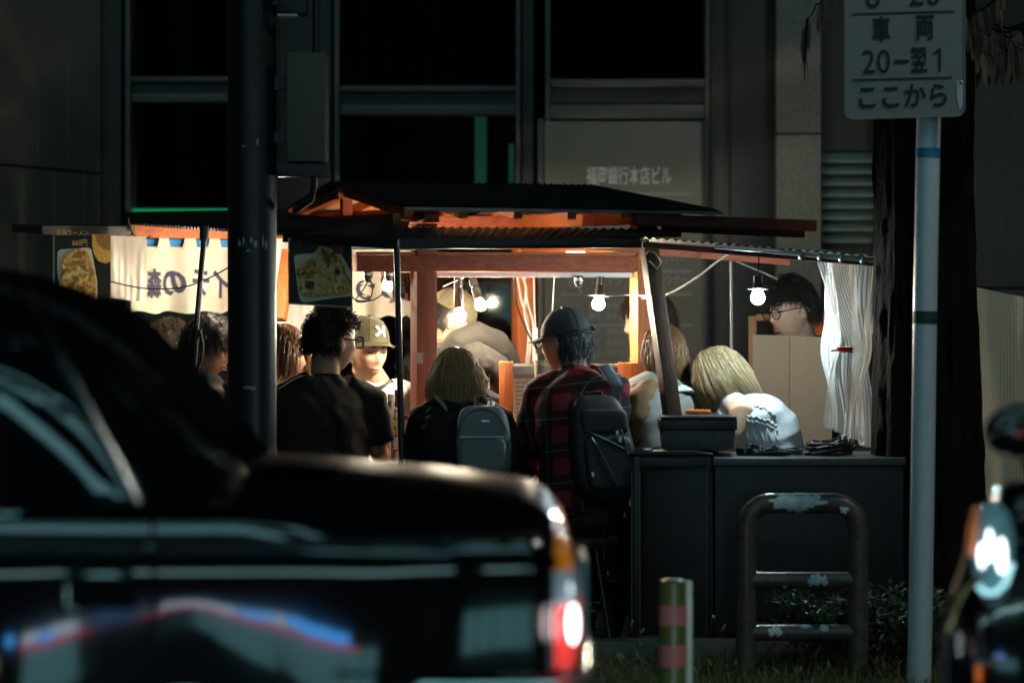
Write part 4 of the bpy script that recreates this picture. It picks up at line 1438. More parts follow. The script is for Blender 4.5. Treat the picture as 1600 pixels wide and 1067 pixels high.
MB().lathe((P(806, 0, 12.42).x, 12.42, ctz), [(.02, 0), (.025, .004), (.03, .08), (.028, .08), (.022, .01), (.002, .01)], 20).build('cup_body', M('cup_white', (.7, .72, .8), .3, var=.05), cup, smooth=True)
MB().tube([(P(806, 0, 12.42).x, 12.42, ctz + .025), (P(806, 0, 12.42).x, 12.42, ctz + .05)], [.0272, .0288], 20, cap=False).build('stripe', M('cup_blue', (.05, .09, .3), .3, var=.1), cup, smooth=True)
beer = thing('beer_glass', 'glass of yellow beer in front of the man in plaid', 'glass', P(848, 600, 12.6))
MB().lathe((P(847, 0, 12.6).x, 12.6, P(0, 612, 12.6).z), [(.02, 0), (.026, .002), (.032, .12), (.03, .12), (.024, .01), (.002, .008)], 20).build('glass_body', m_pet, beer, smooth=True)
MB().lathe((P(847, 0, 12.6).x, 12.6, P(0, 612, 12.6).z + .012), [(.002, 0), (.022, 0), (.028, .09), (.002, .09)], 20).build('beer', M('beer_yellow', (.75, .45, .06), .2, var=.1), beer, smooth=True)
sh2 = thing('glass_stand', 'small wooden shelf carrying the beer glass behind the counter', 'shelf', P(847, 720, 12.6))
MB().prism([P(838, 613, 12.57), P(858, 613, 12.57), P(858, 617, 12.57), P(838, 617, 12.57)], (0, .09, 0)).build('board', m_counter, sh2)
MB().rect(845, 617, 850, 718, 12.6, .02).build('upright', m_counter, sh2)

# ------------------------------------------------------------------ right hand side: card screen, easel, net sheets
m_card = M('cardboard', (.20, .135, .085), .85, var=.12, scale=50, stretch=(12, 1, .5), bump=.1)
cd = thing('cardboard_screen', 'tan corrugated cardboard screen standing below the young man in glasses', 'cardboard', P(1235, 690, 12.9))
MB().prism([P(1176, 523, 12.80), P(1233, 524.5, 12.795), P(1233, 695, 12.795), P(1180, 700, 12.80)], (0, .006, 0)).build('panel', m_card, cd)
MB().prism([P(1233.8, 524.5, 12.795), P(1300, 527, 12.78), P(1300, 700, 12.78), P(1233.8, 695, 12.795)], (0, .006, 0)).build('panel', m_card, cd)
MB().prism([P(1180, 701, 12.80), P(1300, 701, 12.78), P(1300, 1000, 12.78), P(1180, 1000, 12.80)], (0, .02, 0)).build('lower_panel', m_card, cd)
ez = thing('wooden_easel', 'bare wooden frame leaning behind the cardboard screen', 'frame', P(1176, 690, 13.75))
m_easel = M('easel_wood', (.16, .095, .045), .7, var=.2, scale=8, stretch=(8, 8, 1))
MB().rect(1170, 494, 1182, 690, 13.75, .03).build('upright', m_easel, ez, bevel=.002)
MB().rect(1182.5, 491, 1210, 501, 13.74, .03).build('crossbar', m_easel, ez, bevel=.002)
MB().rect(1262, 490, 1290, 560, 13.95, .03).build('back_board', m_wood, ez, bevel=.002)

m_net = M_net('net_white', (.72, .75, .76), .0074, .5, .35)
m_netd = M_net('net_grey', (.85, .80, .64), .0115, .3, .35)


def net(name, label, corners, mat, amp, seed, pinch=None, nu=60, nv=90, kx=3):
    tl_, tr_, bl_, br_ = [Vector(c) for c in corners]
    nrm = (tr_ - tl_).cross(bl_ - tl_).normalized()
    if nrm.y > 0:
        nrm = -nrm
    mb = MB()
    Lx, Lz = (tr_ - tl_).length, (bl_ - tl_).length

    def fn(u, v):
        p = tl_.lerp(tr_, u).lerp(bl_.lerp(br_, u), v)
        f = noise.noise(V(u * kx, v * 1.1, seed)) + .35 * noise.noise(V(u * kx * 3, v * 2.6, seed + 4))
        p = p + nrm * amp * f
        if pinch:
            pu, pv = pinch
            w_ = math.exp(-((v - pv) / .16) ** 2)
            p = p + nrm * (.03 * w_ * math.sin((u - pu) * 16)) + (tr_ - tl_).normalized() * (.03 * w_ * (1 - u) ** 2)
        return p
    mb.grid(fn, nu, nv)
    o = mb.build(name, mat, None, smooth=True)
    uvl = o.data.uv_layers.new(name='weave')
    idx = np.zeros(len(o.data.loops), dtype=np.int32)
    o.data.loops.foreach_get('vertex_index', idx)
    uv = np.stack([(idx % (nu + 1)) / nu * Lx, (idx // (nu + 1)) / nv * Lz], 1).astype(np.float32)
    uvl.data.foreach_set('uv', uv.ravel())
    return o


nt1 = net('net_sheet', 'white woven net sheet clipped up at the right end of the stall', [P(1272, 392, 12.22), P(1368, 402, 12.6), P(1288, 668, 12.3), P(1366, 700, 12.6)], m_net, .11, 3, (.3, .52), kx=4)
tag(nt1, 'white woven net sheet clipped up at the right end of the stall', 'net')
MB().tube([P(1273, 391, 12.22), P(1368, 401, 12.6)], .006, 8).build('net_hem', m_white, None, smooth=True)
bpy.data.objects['net_hem'].parent = nt1
bpy.data.objects['net_hem'].location = bpy.data.objects['net_hem'].location - nt1.location
nt2 = net('net_sheet', 'dim beige net sheet sagging behind the tree at far right', [P(1490, 440, 12.9), P(1760, 500, 13.0), P(1490, 1000, 12.9), P(1760, 1000, 13.0)], m_netd, .07, 11)
tag(nt2, 'dim beige net sheet sagging behind the tree at far right', 'net')
rp = thing('net_pole', 'upright tube carrying the dim net at far right', 'pole', V(P(1765, 0, 13).x, 13.02, .15))
MB().tube([V(P(1765, 0, 13).x, 13.02, .15), P(1765, 495, 13.02)], .012, 10).build('tube', m_metal, rp, smooth=True)
clip = thing('red_clip', 'red clip pinching the white net sheet', 'clip', P(1320, 549, 12.24))
MB().beam(P(1307, 546, 12.22), P(1331, 545, 12.26), .012, .014).build('jaw', M('clip_red', (.6, .03, .03), .35, var=.1), clip, bevel=.003)
MB().beam(P(1298, 548, 12.21), P(1308, 547, 12.22), .01, .008).build('tip', m_refl, clip, bevel=.002)
MB().beam(P(1313, 549, 12.215), P(1332, 550, 12.25), .008, .006).build('jaw', MATS['clip_red'], clip, bevel=.002)

# ------------------------------------------------------------------ black cabinets in front, tray, cables
m_cabk = M('cabinet_black', (.009, .0095, .010), .42, var=.7, scale=5, bump=.1, bscale=14)
m_edge = M('cabinet_edge', (.16, .17, .18), .35, var=.4, scale=60)
cA = thing('black_cabinet', 'narrow black cabinet with a recessed door panel beside the stool', 'cabinet', V(P(1050, 0, 11.8).x, 12.0, .15))
zA = lambda y, Y=11.8: P(0, y, Y).z
MB().prism([P(985, 712, 11.85), P(1112, 712, 11.80), V(P(1112, 0, 11.8).x, 11.80, .15), V(P(985, 0, 11.85).x, 11.85, .15)], (.03, .5, 0)).build('carcass', m_cabk, cA, bevel=.004)
MB().prism([P(983, 711.5, 11.83), P(983, 707, 11.83), P(1040, 704.5, 11.81), P(1085, 704, 11.79), P(1114, 709, 11.78), P(1114, 711.5, 11.78)], (.03, .54, 0)).build('lid', m_cabk, cA, bevel=.003)
for (x0_, x1_) in ((990, 1000), (1104, 1111)):
    MB().rect(x0_, 714, x1_, 1010, 11.79, .02).build('stile', m_cabk, cA, bevel=.002)
for (y0_, y1_) in ((716, 730), (992, 1010)):
    MB().rect(1000.5, y0_, 1103.5, y1_, 11.79, .02).build('door_rail', m_cabk, cA, bevel=.002)
for x_ in (999.6, 1103.6, 987, 1112):
    MB().rect(x_, 735, x_ + .7, 990, 11.786, .003).build('worn_edge', m_edge, cA)
hg = MB().rect(1005, 700, 1020, 704, 11.85, .03).build('hinge', m_refl, cA, bevel=.002)
cB = thing('black_cabinet', 'wide plain black cabinet top lit by the cold bulb, cables lying on it', 'cabinet', V(P(1265, 0, 11.8).x, 12.0, .15))
yB0, yB1 = 11.72, 12.2
tp0 = P(1115, 716, yB0).z
MB().prism([V(P(1117, 0, yB0).x, yB0, .15), V(P(1413, 0, yB0).x, yB0 + .02, .15), V(P(1410, 0, yB1).x, yB1, .15), V(P(1122, 0, yB1).x, yB1, .15)], (0, 0, tp0 - .15 - .028)).build('carcass', m_cabk, cB, bevel=.004)
MB().prism([V(P(1114, 0, yB0).x, yB0 - .012, tp0 - .026), V(P(1416, 0, yB0).x, yB0 + .01, tp0 - .026), V(P(1414, 0, yB1).x, yB1 + .03, tp0 - .024), V(P(1120, 0, yB1).x, yB1 + .03, tp0 - .024)], (0, 0, .026)).build('lid', M('cabinet_top', (.05, .055, .06), .35, var=.2, scale=20), cB, bevel=.003)
topB = tp0 + .002
m_tray = M('tray_black', (.02, .02, .022), .35, var=.2, scale=20)
m_trayg = M('tray_body', (.055, .06, .065), .45, var=.35, scale=25)
ty = thing('plastic_tray', 'dark ribbed plastic crate with lid standing on the black cabinets', 'crate', P(1092, 702, 11.95))
zt0, zt1 = P(0, 703, 11.9).z, P(0, 672, 11.9).z
xa, xb = P(1034, 0, 11.9).x, P(1149, 0, 11.9).x
MB().loft([[V(xa + .008, 11.9, zt0), V(xb - .008, 11.9, zt0), V(xb - .008, 12.12, zt0), V(xa + .008, 12.12, zt0)], [V(xa, 11.89, zt1), V(xb, 11.89, zt1), V(xb, 12.13, zt1), V(xa, 12.13, zt1)]]).build('crate_body', m_trayg, ty, bevel=.005)
z2 = P(0, 650, 11.9).z
MB().prism([V(xa - .006, 11.885, zt1), V(xb + .006, 11.885, zt1), V(xb + .006, 12.135, zt1), V(xa - .006, 12.135, zt1)], (0, 0, z2 - zt1 - .012)).build('crate_rim', m_tray, ty, bevel=.004)
for i in range(17):
    x_ = xa + .008 + (xb - xa - .016) * i / 16
    MB().box((x_, 11.883, (zt1 + z2) / 2 - .006), (.006, .012, (z2 - zt1) * .62)).build('rib', m_tray, ty, bevel=.001)
MB().prism([V(xa - .004, 11.88, z2 - .01), V(xb + .004, 11.88, z2 - .01), V(xb, 12.13, z2 - .01), V(xa, 12.13, z2 - .01)], (0, 0, .009)).build('lid', m_tray, ty, bevel=.003)
og = thing('orange_box', 'small orange topped box behind the dark plastic crate', 'box', P(1094, 650, 12.16))
MB().rect(1072, 641, 1111, 646, 12.16, .1).build('orange_lid', M('lid_orange', (.75, .16, .03), .5, var=.1), og, bevel=.002)
MB().rect(1072, 646.5, 1125, 702, 12.16, .1).build('box_body', M('box_dark', (.06, .06, .07), .5, var=.2), og, bevel=.003)


def cable_heap(label, c, rx, ry, h, n, seed):
    rn = random.Random(seed)
    mb = MB()
    c = Vector(c)
    for k_ in range(n):
        a0 = rn.uniform(0, 6.28); q = rn.uniform(.25, 1)
        e = rn.uniform(.5, 1)
        ox, oy = rn.uniform(-.3, .3) * rx, rn.uniform(-.3, .3) * ry
        tl = rn.uniform(-.6, .6)
        zc_ = rn.uniform(.1, .75) * h * (1.1 - q * .6)
        pts = []
        for i in range(22):
            a = a0 + i / 21 * rn.uniform(5.2, 6.6)
            x, y = ox + rx * q * math.cos(a) * .7, oy + ry * q * e * math.sin(a)
            z = max(.006, zc_ + math.sin(a + 1) * h * .3 * tl + .004 * math.sin(a * 3))
            pts.append(c + V(x, y, z))
        mb.tube(pts, .0048, 6)
    o = mb.build('cable_coil', m_cable_k, None, smooth=True)
    o['group'] = 'tangled cables on the black cabinet'
    return tag(o, label, 'cable')


cable_heap('tall tangled heap of black cable beside the net on the cabinet', V(P(1297, 0, 11.95).x, 11.97, topB), .115, .1, .085, 26, 1)
cable_heap('flat tangle of black cable in the middle of the cabinet top', V(P(1215, 0, 11.93).x, 11.93, topB), .13, .09, .035, 16, 2)
cable_heap('small loose loops of black cable right behind the crate', V(P(1178, 0, 11.98).x, 12.0, topB), .06, .07, .05, 6, 3)
tp = thing('black_roll', 'shiny black tape roll beside the plastic crate', 'tape', V(P(1170, 0, 11.9).x, 11.9, topB))
MB().lathe((P(1163, 0, 11.95).x, 11.93, topB), [(.018, 0), (.03, 0), (.031, .01), (.03, .025), (.018, .025)], 18).build('roll', M('gloss_black', (.012, .012, .014), .15, var=.1), tp, smooth=True)

# things under the counter by the stool
m_carton = M('carton', (.42, .27, .13), .85, var=.15, scale=20)
for (nm, lab, x0_, x1_, y0_, y1_, Y, mat) in (
        ('carton', 'lower tan carton under the counter behind the stool', 936, 984, 945, 1000, 12.75, m_carton),
        ('white_box', 'white box under the counter behind the stool legs', 930, 956, 955, 982, 12.5, M('box_white', (.6, .57, .5), .7, var=.1)),
        ('tool_case', 'dark grey case on the ground behind the stool', 928, 972, 984, 1004, 12.45, m_trayg),
        ('carton', 'upper tan carton on a shelf below the counter', 936, 966, 927, 944, 12.7, m_carton)):
    o = MB().rect(x0_, y0_, x1_, y1_, Y, .16).build('body', mat, None, bevel=.004)
    o.name = nm
    t = tag(o, lab, 'box')
sf = thing('storage_shelf', 'low dark shelf of boxes beneath the counter', 'shelf', V(P(955, 0, 12.6).x, 12.6, .15))
MB().rect(905, 944.6, 1000, 946.5, 12.44, .5).build('shelf_board', m_blackp, sf)
MB().rect(905, 905, 1000, 909, 12.44, .5).build('shelf_board', m_woodd, sf)
MB().rect(1000, 890, 1006, 1008, 12.5, .4).build('shelf_side', m_woodd, sf)
MB().rect(902, 890, 906, 1008, 12.5, .4).build('shelf_side', m_woodd, sf)
pn = thing('metal_pot', 'shiny metal pot on the shelf beneath the counter', 'pot', P(950, 904, 12.6))
MB().lathe(V(P(950, 0, 12.6).x, 12.6, P(0, 904.6, 12.6).z), [(.002, 0), (.03, 0), (.034, .01), (.034, .03), (.01, .042), (.002, .05)], 18).build('pot_body', m_refl, pn, smooth=True)
pkl = thing('leaning_plank', 'pale wooden plank leaning below the counter next to the cabinet', 'plank', V(P(975, 0, 12.3).x, 12.3, .15))
MB().prism([P(968, 1002, 12.3), P(983, 1002, 12.3), P(983, 962, 12.4), P(977, 962, 12.4)], (0, .02, 0)).build('board', m_counter, pkl)
# ================================================================== PEOPLE
SKIN = {'a': M('skin_light', (.56, .34, .235), .5, var=.07, scale=30), 'b': M('skin_tan', (.44, .25, .165), .5, var=.07, scale=30)}
for _m in SKIN.values():
    _b = _m.node_tree.nodes['Principled BSDF']
    _b.inputs['Subsurface Weight'].default_value = .12
    _b.inputs['Subsurface Radius'].default_value = (.012, .005, .003)
    _b.inputs['Subsurface Scale'].default_value = 1.0
m_lips = M('lips', (.42, .17, .14), .45, var=.05)
m_eyek = M('lash_dark', (.02, .015, .012), .5, var=0)
m_hair_k = M('hair_black', (.018, .014, .012), .36, var=.3, scale=40, attr='shade')
m_hair_g = M('hair_greying', (.05, .05, .05), .42, var=.3, scale=40, attr='shade')
m_hair_b = M('hair_brown', (.17, .085, .035), .33, var=.3, scale=40, attr='shade')
m_hair_l = M('hair_light_brown', (.30, .18, .08), .42, var=.3, scale=40, attr='shade')
m_hair_y = M('hair_ash_blonde', (.36, .27, .15), .42, var=.3, scale=40, attr='shade')
m_frame = M('glasses_frame', (.015, .012, .012), .25, var=0)


def finish(mb, name, mat, parent, voxel=.007, smooth_it=4, wrinkle=0.0, wscale=(9, 9, 9), seed=0):
    """join the overlapping shells of mb into one continuous skin"""
    me = bpy.data.meshes.new('tmp')
    me.from_pydata([tuple(p) for p in mb.v], [], mb.f)
    bm = bmesh.new(); bm.from_mesh(me)
    bmesh.ops.recalc_face_normals(bm, faces=bm.faces)
    bm.to_mesh(me); bm.free()
    o = bpy.data.objects.new('tmp', me)
    COL.objects.link(o)
    r = o.modifiers.new('r', 'REMESH'); r.mode = 'VOXEL'; r.voxel_size = voxel
    s = o.modifiers.new('s', 'SMOOTH'); s.iterations = smooth_it; s.factor = .5
    dg = bpy.context.evaluated_depsgraph_get()
    m2 = bpy.data.meshes.new_from_object(o.evaluated_get(dg))
    bpy.data.objects.remove(o); bpy.data.meshes.remove(me)
    n = len(m2.vertices)
    co = np.zeros(n * 3, dtype=np.float32); m2.vertices.foreach_get('co', co); co = co.reshape(-1, 3)
    if wrinkle:
        no = np.zeros(n * 3, dtype=np.float32); m2.vertices.foreach_get('normal', no); no = no.reshape(-1, 3)
        d = np.empty(n, dtype=np.float32)
        for i in range(n):
            x, y, z = co[i]
            q = noise.noise((x * wscale[0] + seed, y * wscale[1], z * wscale[2]))
            q2 = noise.noise((x * wscale[0] * 2.3 + z * 8, y * wscale[1] * 2.3, z * wscale[2] * 2.0 + seed))
            d[i] = (1 - abs(q) * 2.2) * .75 + q2 * .5
        co = co + no * (d[:, None] * wrinkle)
    org = ORG[parent.name]
    co = co - np.array(org, dtype=np.float32)
    m2.vertices.foreach_set('co', co.astype(np.float32).ravel())
    m2.materials.clear(); m2.materials.append(mat)
    m2.polygons.foreach_set('use_smooth', [True] * len(m2.polygons))
    m2.update()
    m2.name = name
    ob = bpy.data.objects.new(name, m2)
    COL.objects.link(ob)
    ob.parent = parent
    ORG[ob.name] = org
    return ob


def head_mesh(mb, Mh, narrow=1.0):
    """face and skull; local axes x right, y forward, z up, metres"""
    nu, nv = 56, 44
    rings = []
    g = lambda a, s: math.exp(-(a / s) ** 2)
    for j in range(nv + 1):
        ph = -math.pi / 2 + math.pi * j / nv
        ring = []
        for i in range(nu):
            th = 2 * math.pi * i / nu
            c = max(math.cos(ph), .015)
            x, y, z = math.sin(th) * c, math.cos(th) * c, math.sin(ph)
            X, Y, Z_ = x * .073 * narrow, y * .096, z * .116
            if Z_ < -.01:                                # jaw narrows, back of the skull tucks in
                k_ = min(1, (-.01 - Z_) / .105)
                X *= 1 - .30 * k_
                if y < 0:
                    Y *= 1 - .55 * k_
                else:
                    Y *= 1 - .10 * k_
                    Y += .012 * k_ * y
            if y < 0 and Z_ > -.03:
                Y *= 1.02
            f = max(0, y) ** .6
            if y > 0:
                Y = Y - .010 * f * g(X, .05) * g(Z_ - .02, .05)      # flatter face
                Y += f * (.021 * g(X, .0115) * g(Z_ + .022, .015) + .012 * g(X, .0095) * g(Z_ - .006, .022))
                Y += f * .007 * (g(X - .016, .008) + g(X + .016, .008)) * g(Z_ + .030, .009)
                Y -= f * .011 * (g(X - .031, .017) + g(X + .031, .017)) * g(Z_ - .012, .011)
                Y += f * .005 * g(Z_ - .033, .010) * g(X, .05)
                Y += f * .005 * (g(X - .042, .018) + g(X + .042, .018)) * g(Z_ + .016, .016)
                Y += f * (.008 * g(Z_ + .056, .006) + .009 * g(Z_ + .069, .007)) * g(X, .019)
                Y -= f * .005 * g(Z_ + .0625, .003) * g(X, .022)
                Y += f * .009 * g(Z_ + .098, .014) * g(X, .022)
                Y -= f * .004 * g(Z_ + .081, .007) * g(X, .02)
            ring.append(Mh @ V(X, Y, Z_))
        rings.append(ring)
    mb.loft(rings, True)
    for s in (-1, 1):
        R = (Mh.to_3x3() @ Matrix.Rotation(s * .35, 3, 'Z') @ Matrix.Rotation(-.15, 3, 'X'))
        mb.ball(Mh @ V(s * .076 * narrow, -.006, -.012), (.0085, .018, .031), 12, 8, R)
        mb.ball(Mh @ V(s * .081 * narrow, -.012, -.004), (.006, .017, .026), 12, 8, R)


def face_parts(Mh, par, gender='m', closed=True):
    for s in (-1, 1):
        e = MB()
        e.tube([Mh @ V(s * (.018 + .026 * t), .0815 - .011 * t * t + .004 * math.sin(t * 3), .0105 - .003 * math.sin(t * 3.14)) for t in (0, .25, .5, .75, 1)], [.0012, .0028, .0034, .003, .0014], 6)
        e.build('eye', m_eyek, par, smooth=True)
        b = MB()
        b.tube([Mh @ V(s * (.013 + .034 * t), .0905 - .018 * t * t, .030 + .005 * math.sin(t * 2.4)) for t in (0, .25, .5, .75, 1)], [.002, .0036, .0036, .003, .001] if gender == 'm' else [.0012, .0022, .0022, .0018, .0008], 6)
        b.build('eyebrow', m_eyek, par, smooth=True)
    l = MB()
    l.tube([Mh @ V(.021 * t, .0925 - .009 * t * t, -.0575 + .002 * abs(t)) for t in (-1, -.5, 0, .5, 1)], [.001, (.005, .003), (.0058, .0034), (.005, .003), .001], 8)
    l.tube([Mh @ V(.019 * t, .0925 - .009 * t * t, -.0675) for t in (-1, -.5, 0, .5, 1)], [.001, (.005, .0036), (.006, .0042), (.005, .0036), .001], 8)
    l.build('mouth', m_lips, par, smooth=True)


def fuzz(o, par, mat, n, L):
    """short fleece tufts standing off a cloth surface"""
    me = o.data
    rn = random.Random(5)
    org = ORG[par.name]
    mb = MB()
    k_ = len(me.vertices)
    for i in range(n):
        v = me.vertices[rn.randrange(k_)]
        p = v.co + org
        d = (v.normal + V(rn.gauss(0, .5), rn.gauss(0, .5), rn.gauss(-.2, .5))).normalized() * L * rn.uniform(.5, 1.2)
        s = d.cross(V(rn.gauss(0, 1), rn.gauss(0, 1), rn.gauss(0, 1))).normalized() * .0022
        mb.add([p - s, p + s, p + d], [[0, 1, 2]])
    return mb.build('fleece_tufts', mat, par, kind='stuff')


def frame_of(c, fwd, up=(0, 0, 1), s=1.0, roll=0.0):
    f = Vector(fwd).normalized()
    u = Vector(up)
    r = f.cross(u).normalized()
    u = r.cross(f).normalized()
    m = Matrix((r, f, u)).transposed().to_4x4()
    m = Matrix.Translation(Vector(c)) @ m @ Matrix.Rotation(roll, 4, 'Y') @ Matrix.Scale(s, 4)
    return m


def hair(par, Mh, mat, n, length, style='short', seed=0, curl=0.0, lift=.6, layer=(1.06, 1.22), hairline=.42, nape=-.55, part=.15, width=.0012,
         back=0.0, body=None, steps=12, drop=(0, 0, -1), fringe=.0, vary=.35, name='hair', narrow=1.0):
    """a scalp shell plus n tapered locks that follow the skull and then fall"""
    rn = np.random.default_rng(seed)
    R3 = np.array(Mh.to_3x3()); T = np.array(Mh.translation)
    sc = np.linalg.norm(R3[:, 0]); Rn = R3 / sc
    gdir = Rn.T @ np.array(drop, float); gdir /= np.linalg.norm(gdir)
    el = np.array([.078 * narrow, .099, .119]); cen = np.array([0, -.003, .003])
    d = rn.normal(size=(n * 5, 3)); d /= np.linalg.norm(d, axis=1)[:, None]

    def onscalp(d, h=0.0):
        y, z, x = d[:, 1], d[:, 2], np.abs(d[:, 0])
        front = z > hairline + h
        side = (z > -.02 + h)
        backm = z > nape + h
        return np.where(y > .35, front, np.where(y > -.12, side & (z > -.02 + (y + .12) * (hairline) / .47), backm))
    d = d[onscalp(d)][:n]
    n = len(d)
    p = cen + d * el
    nrm = d / el; nrm /= np.linalg.norm(nrm, axis=1)[:, None]
    L = length * (1 - vary * rn.random(n))
    lay = layer[0] + (layer[1] - layer[0]) * rn.random(n) ** 1.2
    lay = np.where(rn.random(n) < .035, lay + .10 * rn.random(n), lay)
    pts = [p.copy()]
    side = np.where(d[:, 0] > part * .3, 1.0, -1.0)
    v = nrm * lift + rn.normal(size=(n, 3)) * .25
    if style in ('long', 'bob'):
        v = np.stack([side * .6 * np.clip((d[:, 1] + .55) / .5, 0.05, 1), -.25 * np.ones(n) - .2 * (d[:, 1] < 0), .0 * side], 1) + nrm * .3 + rn.normal(size=(n, 3)) * .06
    elif style == 'short':
        v = nrm * lift + gdir * .8 + np.stack([side * .25, np.where(d[:, 1] > .2, fringe, -.2), 0 * side], 1) + rn.normal(size=(n, 3)) * .3
    ph = rn.random((n, 3)) * 6.28
    bodyc = None
    if body is not None:
        bc, br = body
        bodyc = np.array(Mh.inverted() @ Vector(bc)); br = br / sc
    for s in range(steps):
        q = (p - cen) / el
        rr = np.linalg.norm(q, axis=1)
        nn = (p - cen) / el ** 2; nn /= np.linalg.norm(nn, axis=1)[:, None]
        grav = .42 if style in ('long', 'bob') else .12
        v = v / np.linalg.norm(v, axis=1)[:, None] + gdir * grav
        if style in ('long', 'bob'):
            below = (p[:, 2] < -.05)[:, None]
            v = v + below * np.array([0, -back, 0]) - below * .22 * np.stack([p[:, 0] / .08, np.zeros(n), np.zeros(n)], 1) * (1 if style == 'bob' else .9)
        if curl:
            v = v + curl * np.stack([np.sin(ph[:, k_] + s * (1.3 + .5 * k_)) for k_ in range(3)], 1)
        near = rr < lay
        vt = v - nn * np.minimum(0, (v * nn).sum(1))[:, None]
        v = np.where(near[:, None], vt, v)
        v /= np.linalg.norm(v, axis=1)[:, None]
        p = p + v * (L / steps)[:, None]
        q = (p - cen) / el
        rr = np.linalg.norm(q, axis=1)
        tgt = 1.0 + (lay - 1) * min(1, (s + 1) / 3)
        p = np.where((rr < tgt)[:, None], cen + q / rr[:, None] * tgt[:, None] * el, p)
        if bodyc is not None:
            w = p - bodyc; dd = np.linalg.norm(w / br, axis=1)
            p = np.where((dd < 1)[:, None], bodyc + w / dd[:, None], p)
        pts.append(p.copy())
    A = np.stack(pts, 1)                                     # n, steps+1, 3
    tan = np.gradient(A, axis=1); tan /= np.linalg.norm(tan, axis=2)[:, :, None] + 1e-9
    ref = rn.normal(size=(n, 1, 3))
    a = np.cross(tan, ref); a /= np.linalg.norm(a, axis=2)[:, :, None] + 1e-9
    b = np.cross(tan, a)
    t = np.linspace(0, 1, steps + 1)
    wd = (width * (1 - .75 * t ** 2.2))[None, :, None] * (.6 + .8 * rn.random((n, 1, 1)))
    tri = [A + wd * (a * math.cos(k_ * 2.0944) + b * math.sin(k_ * 2.0944)) for k_ in range(3)]
    vs = np.stack(tri, 2).reshape(-1, 3)
    base = (np.arange(n)[:, None, None] * (steps + 1) + np.arange(steps)[None, :, None]) * 3
    k_ = np.arange(3)[None, None, :]
    k2 = (k_ + 1) % 3
    fs = np.stack([base + k_, base + k2, base + 3 + k2, base + 3 + k_], -1).reshape(-1, 4)
    # shell under the locks
    nu, nv = 40, 26
    sv, sf = [], []
    dirs = np.array([[math.sin(2 * math.pi * i / nu) * math.cos(-1.57 + 3.14 * j / nv), math.cos(2 * math.pi * i / nu) * math.cos(-1.57 + 3.14 * j / nv), math.sin(-1.57 + 3.14 * j / nv)] for j in range(nv + 1) for i in range(nu)])
    ok = onscalp(dirs, -.02)
    shell = cen + dirs * el * 1.03
    for j in range(nv):
        for i in range(nu):
            f = [j * nu + i, j * nu + (i + 1) % nu, (j + 1) * nu + (i + 1) % nu, (j + 1) * nu + i]
            if all(ok[x] for x in f):
                sf.append(f)
    off = len(vs)
    vs = np.concatenate([vs, shell])
    fl = fs.tolist() + [[x + off for x in f] for f in sf]
    wv = vs @ R3.T + T - np.array(ORG[par.name])
    me = bpy.data.meshes.new(name)
    me.from_pydata(wv.tolist(), [], fl)
    at = me.attributes.new('shade', 'FLOAT', 'POINT')
    sh_ = np.repeat(.75 + .45 * rn.random(n), (steps + 1) * 3)
    at.data.foreach_set('value', np.concatenate([sh_, np.full(len(shell), .5)]).astype(np.float32))
    me.materials.append(mat)
    me.polygons.foreach_set('use_smooth', [True] * len(me.polygons))
    me.update()
    o = bpy.data.objects.new(name, me)
    COL.objects.link(o)
    o.parent = par
    ORG[o.name] = ORG[par.name]
    return o


def cap_hat(par, Mh, mat, brim_mat=None, brim=True, tilt=-.12, rise=.028):
    Mc = Mh @ Matrix.Translation(V(0, -.004, rise)) @ Matrix.Rotation(tilt, 4, 'X')
    m = MB()
    rings = []
    for j in range(13):
        ph = 1.57 * j / 12
        rings.append([Mc @ V(math.sin(6.2832 * i / 48) * .0825 * math.cos(ph) ** .8, math.cos(6.2832 * i / 48) * .102 * math.cos(ph) ** .8, .102 * math.sin(ph) ** 1.1) for i in range(48)])
    m.loft(rings[:-1] + [[Mc @ V(0.001 * math.sin(6.28 * i / 48), .001 * math.cos(6.28 * i / 48), .102) for i in range(48)]], True)
    c = m.build('cap', mat, par, smooth=True)
    sm = MB()
    for k_ in range(6):
        a = 6.2832 * (k_ + .5) / 6
        sm.tube([Mc @ V(math.sin(a) * .083 * math.cos(ph) ** .8, math.cos(a) * .1025 * math.cos(ph) ** .8, .1025 * math.sin(ph) ** 1.1) for ph in np.linspace(.03, 1.5, 9)], .0014, 5)
    sm.build('seam', mat, c, smooth=True)
    MB().ball(Mc @ V(0, 0, .103), (.008, .008, .005), 10, 6).build('button', mat, c, smooth=True)
    bd_ = MB()
    bd_.tube([Mc @ V(math.sin(6.2832 * i / 40) * .0815, math.cos(6.2832 * i / 40) * .101, .004) for i in range(41)], .003, 6, cap=False)
    bd_.build('sweatband', mat, c, smooth=True)
    if brim:
        b = MB()
        b.grid(lambda u, v: Mc @ V(math.sin((u - .5) * 2.1) * (.082 + .018 * v * (1 - abs(u - .5) * 1.2)), math.cos((u - .5) * 2.1) * .098 + .068 * v * math.cos((u - .5) * 2.6), .006 - .010 * v - .05 * (u - .5) ** 2 * (.4 + v)), 24, 8)
        b.build('brim', brim_mat or mat, c, smooth=True, solid=.003)
    return c, Mc


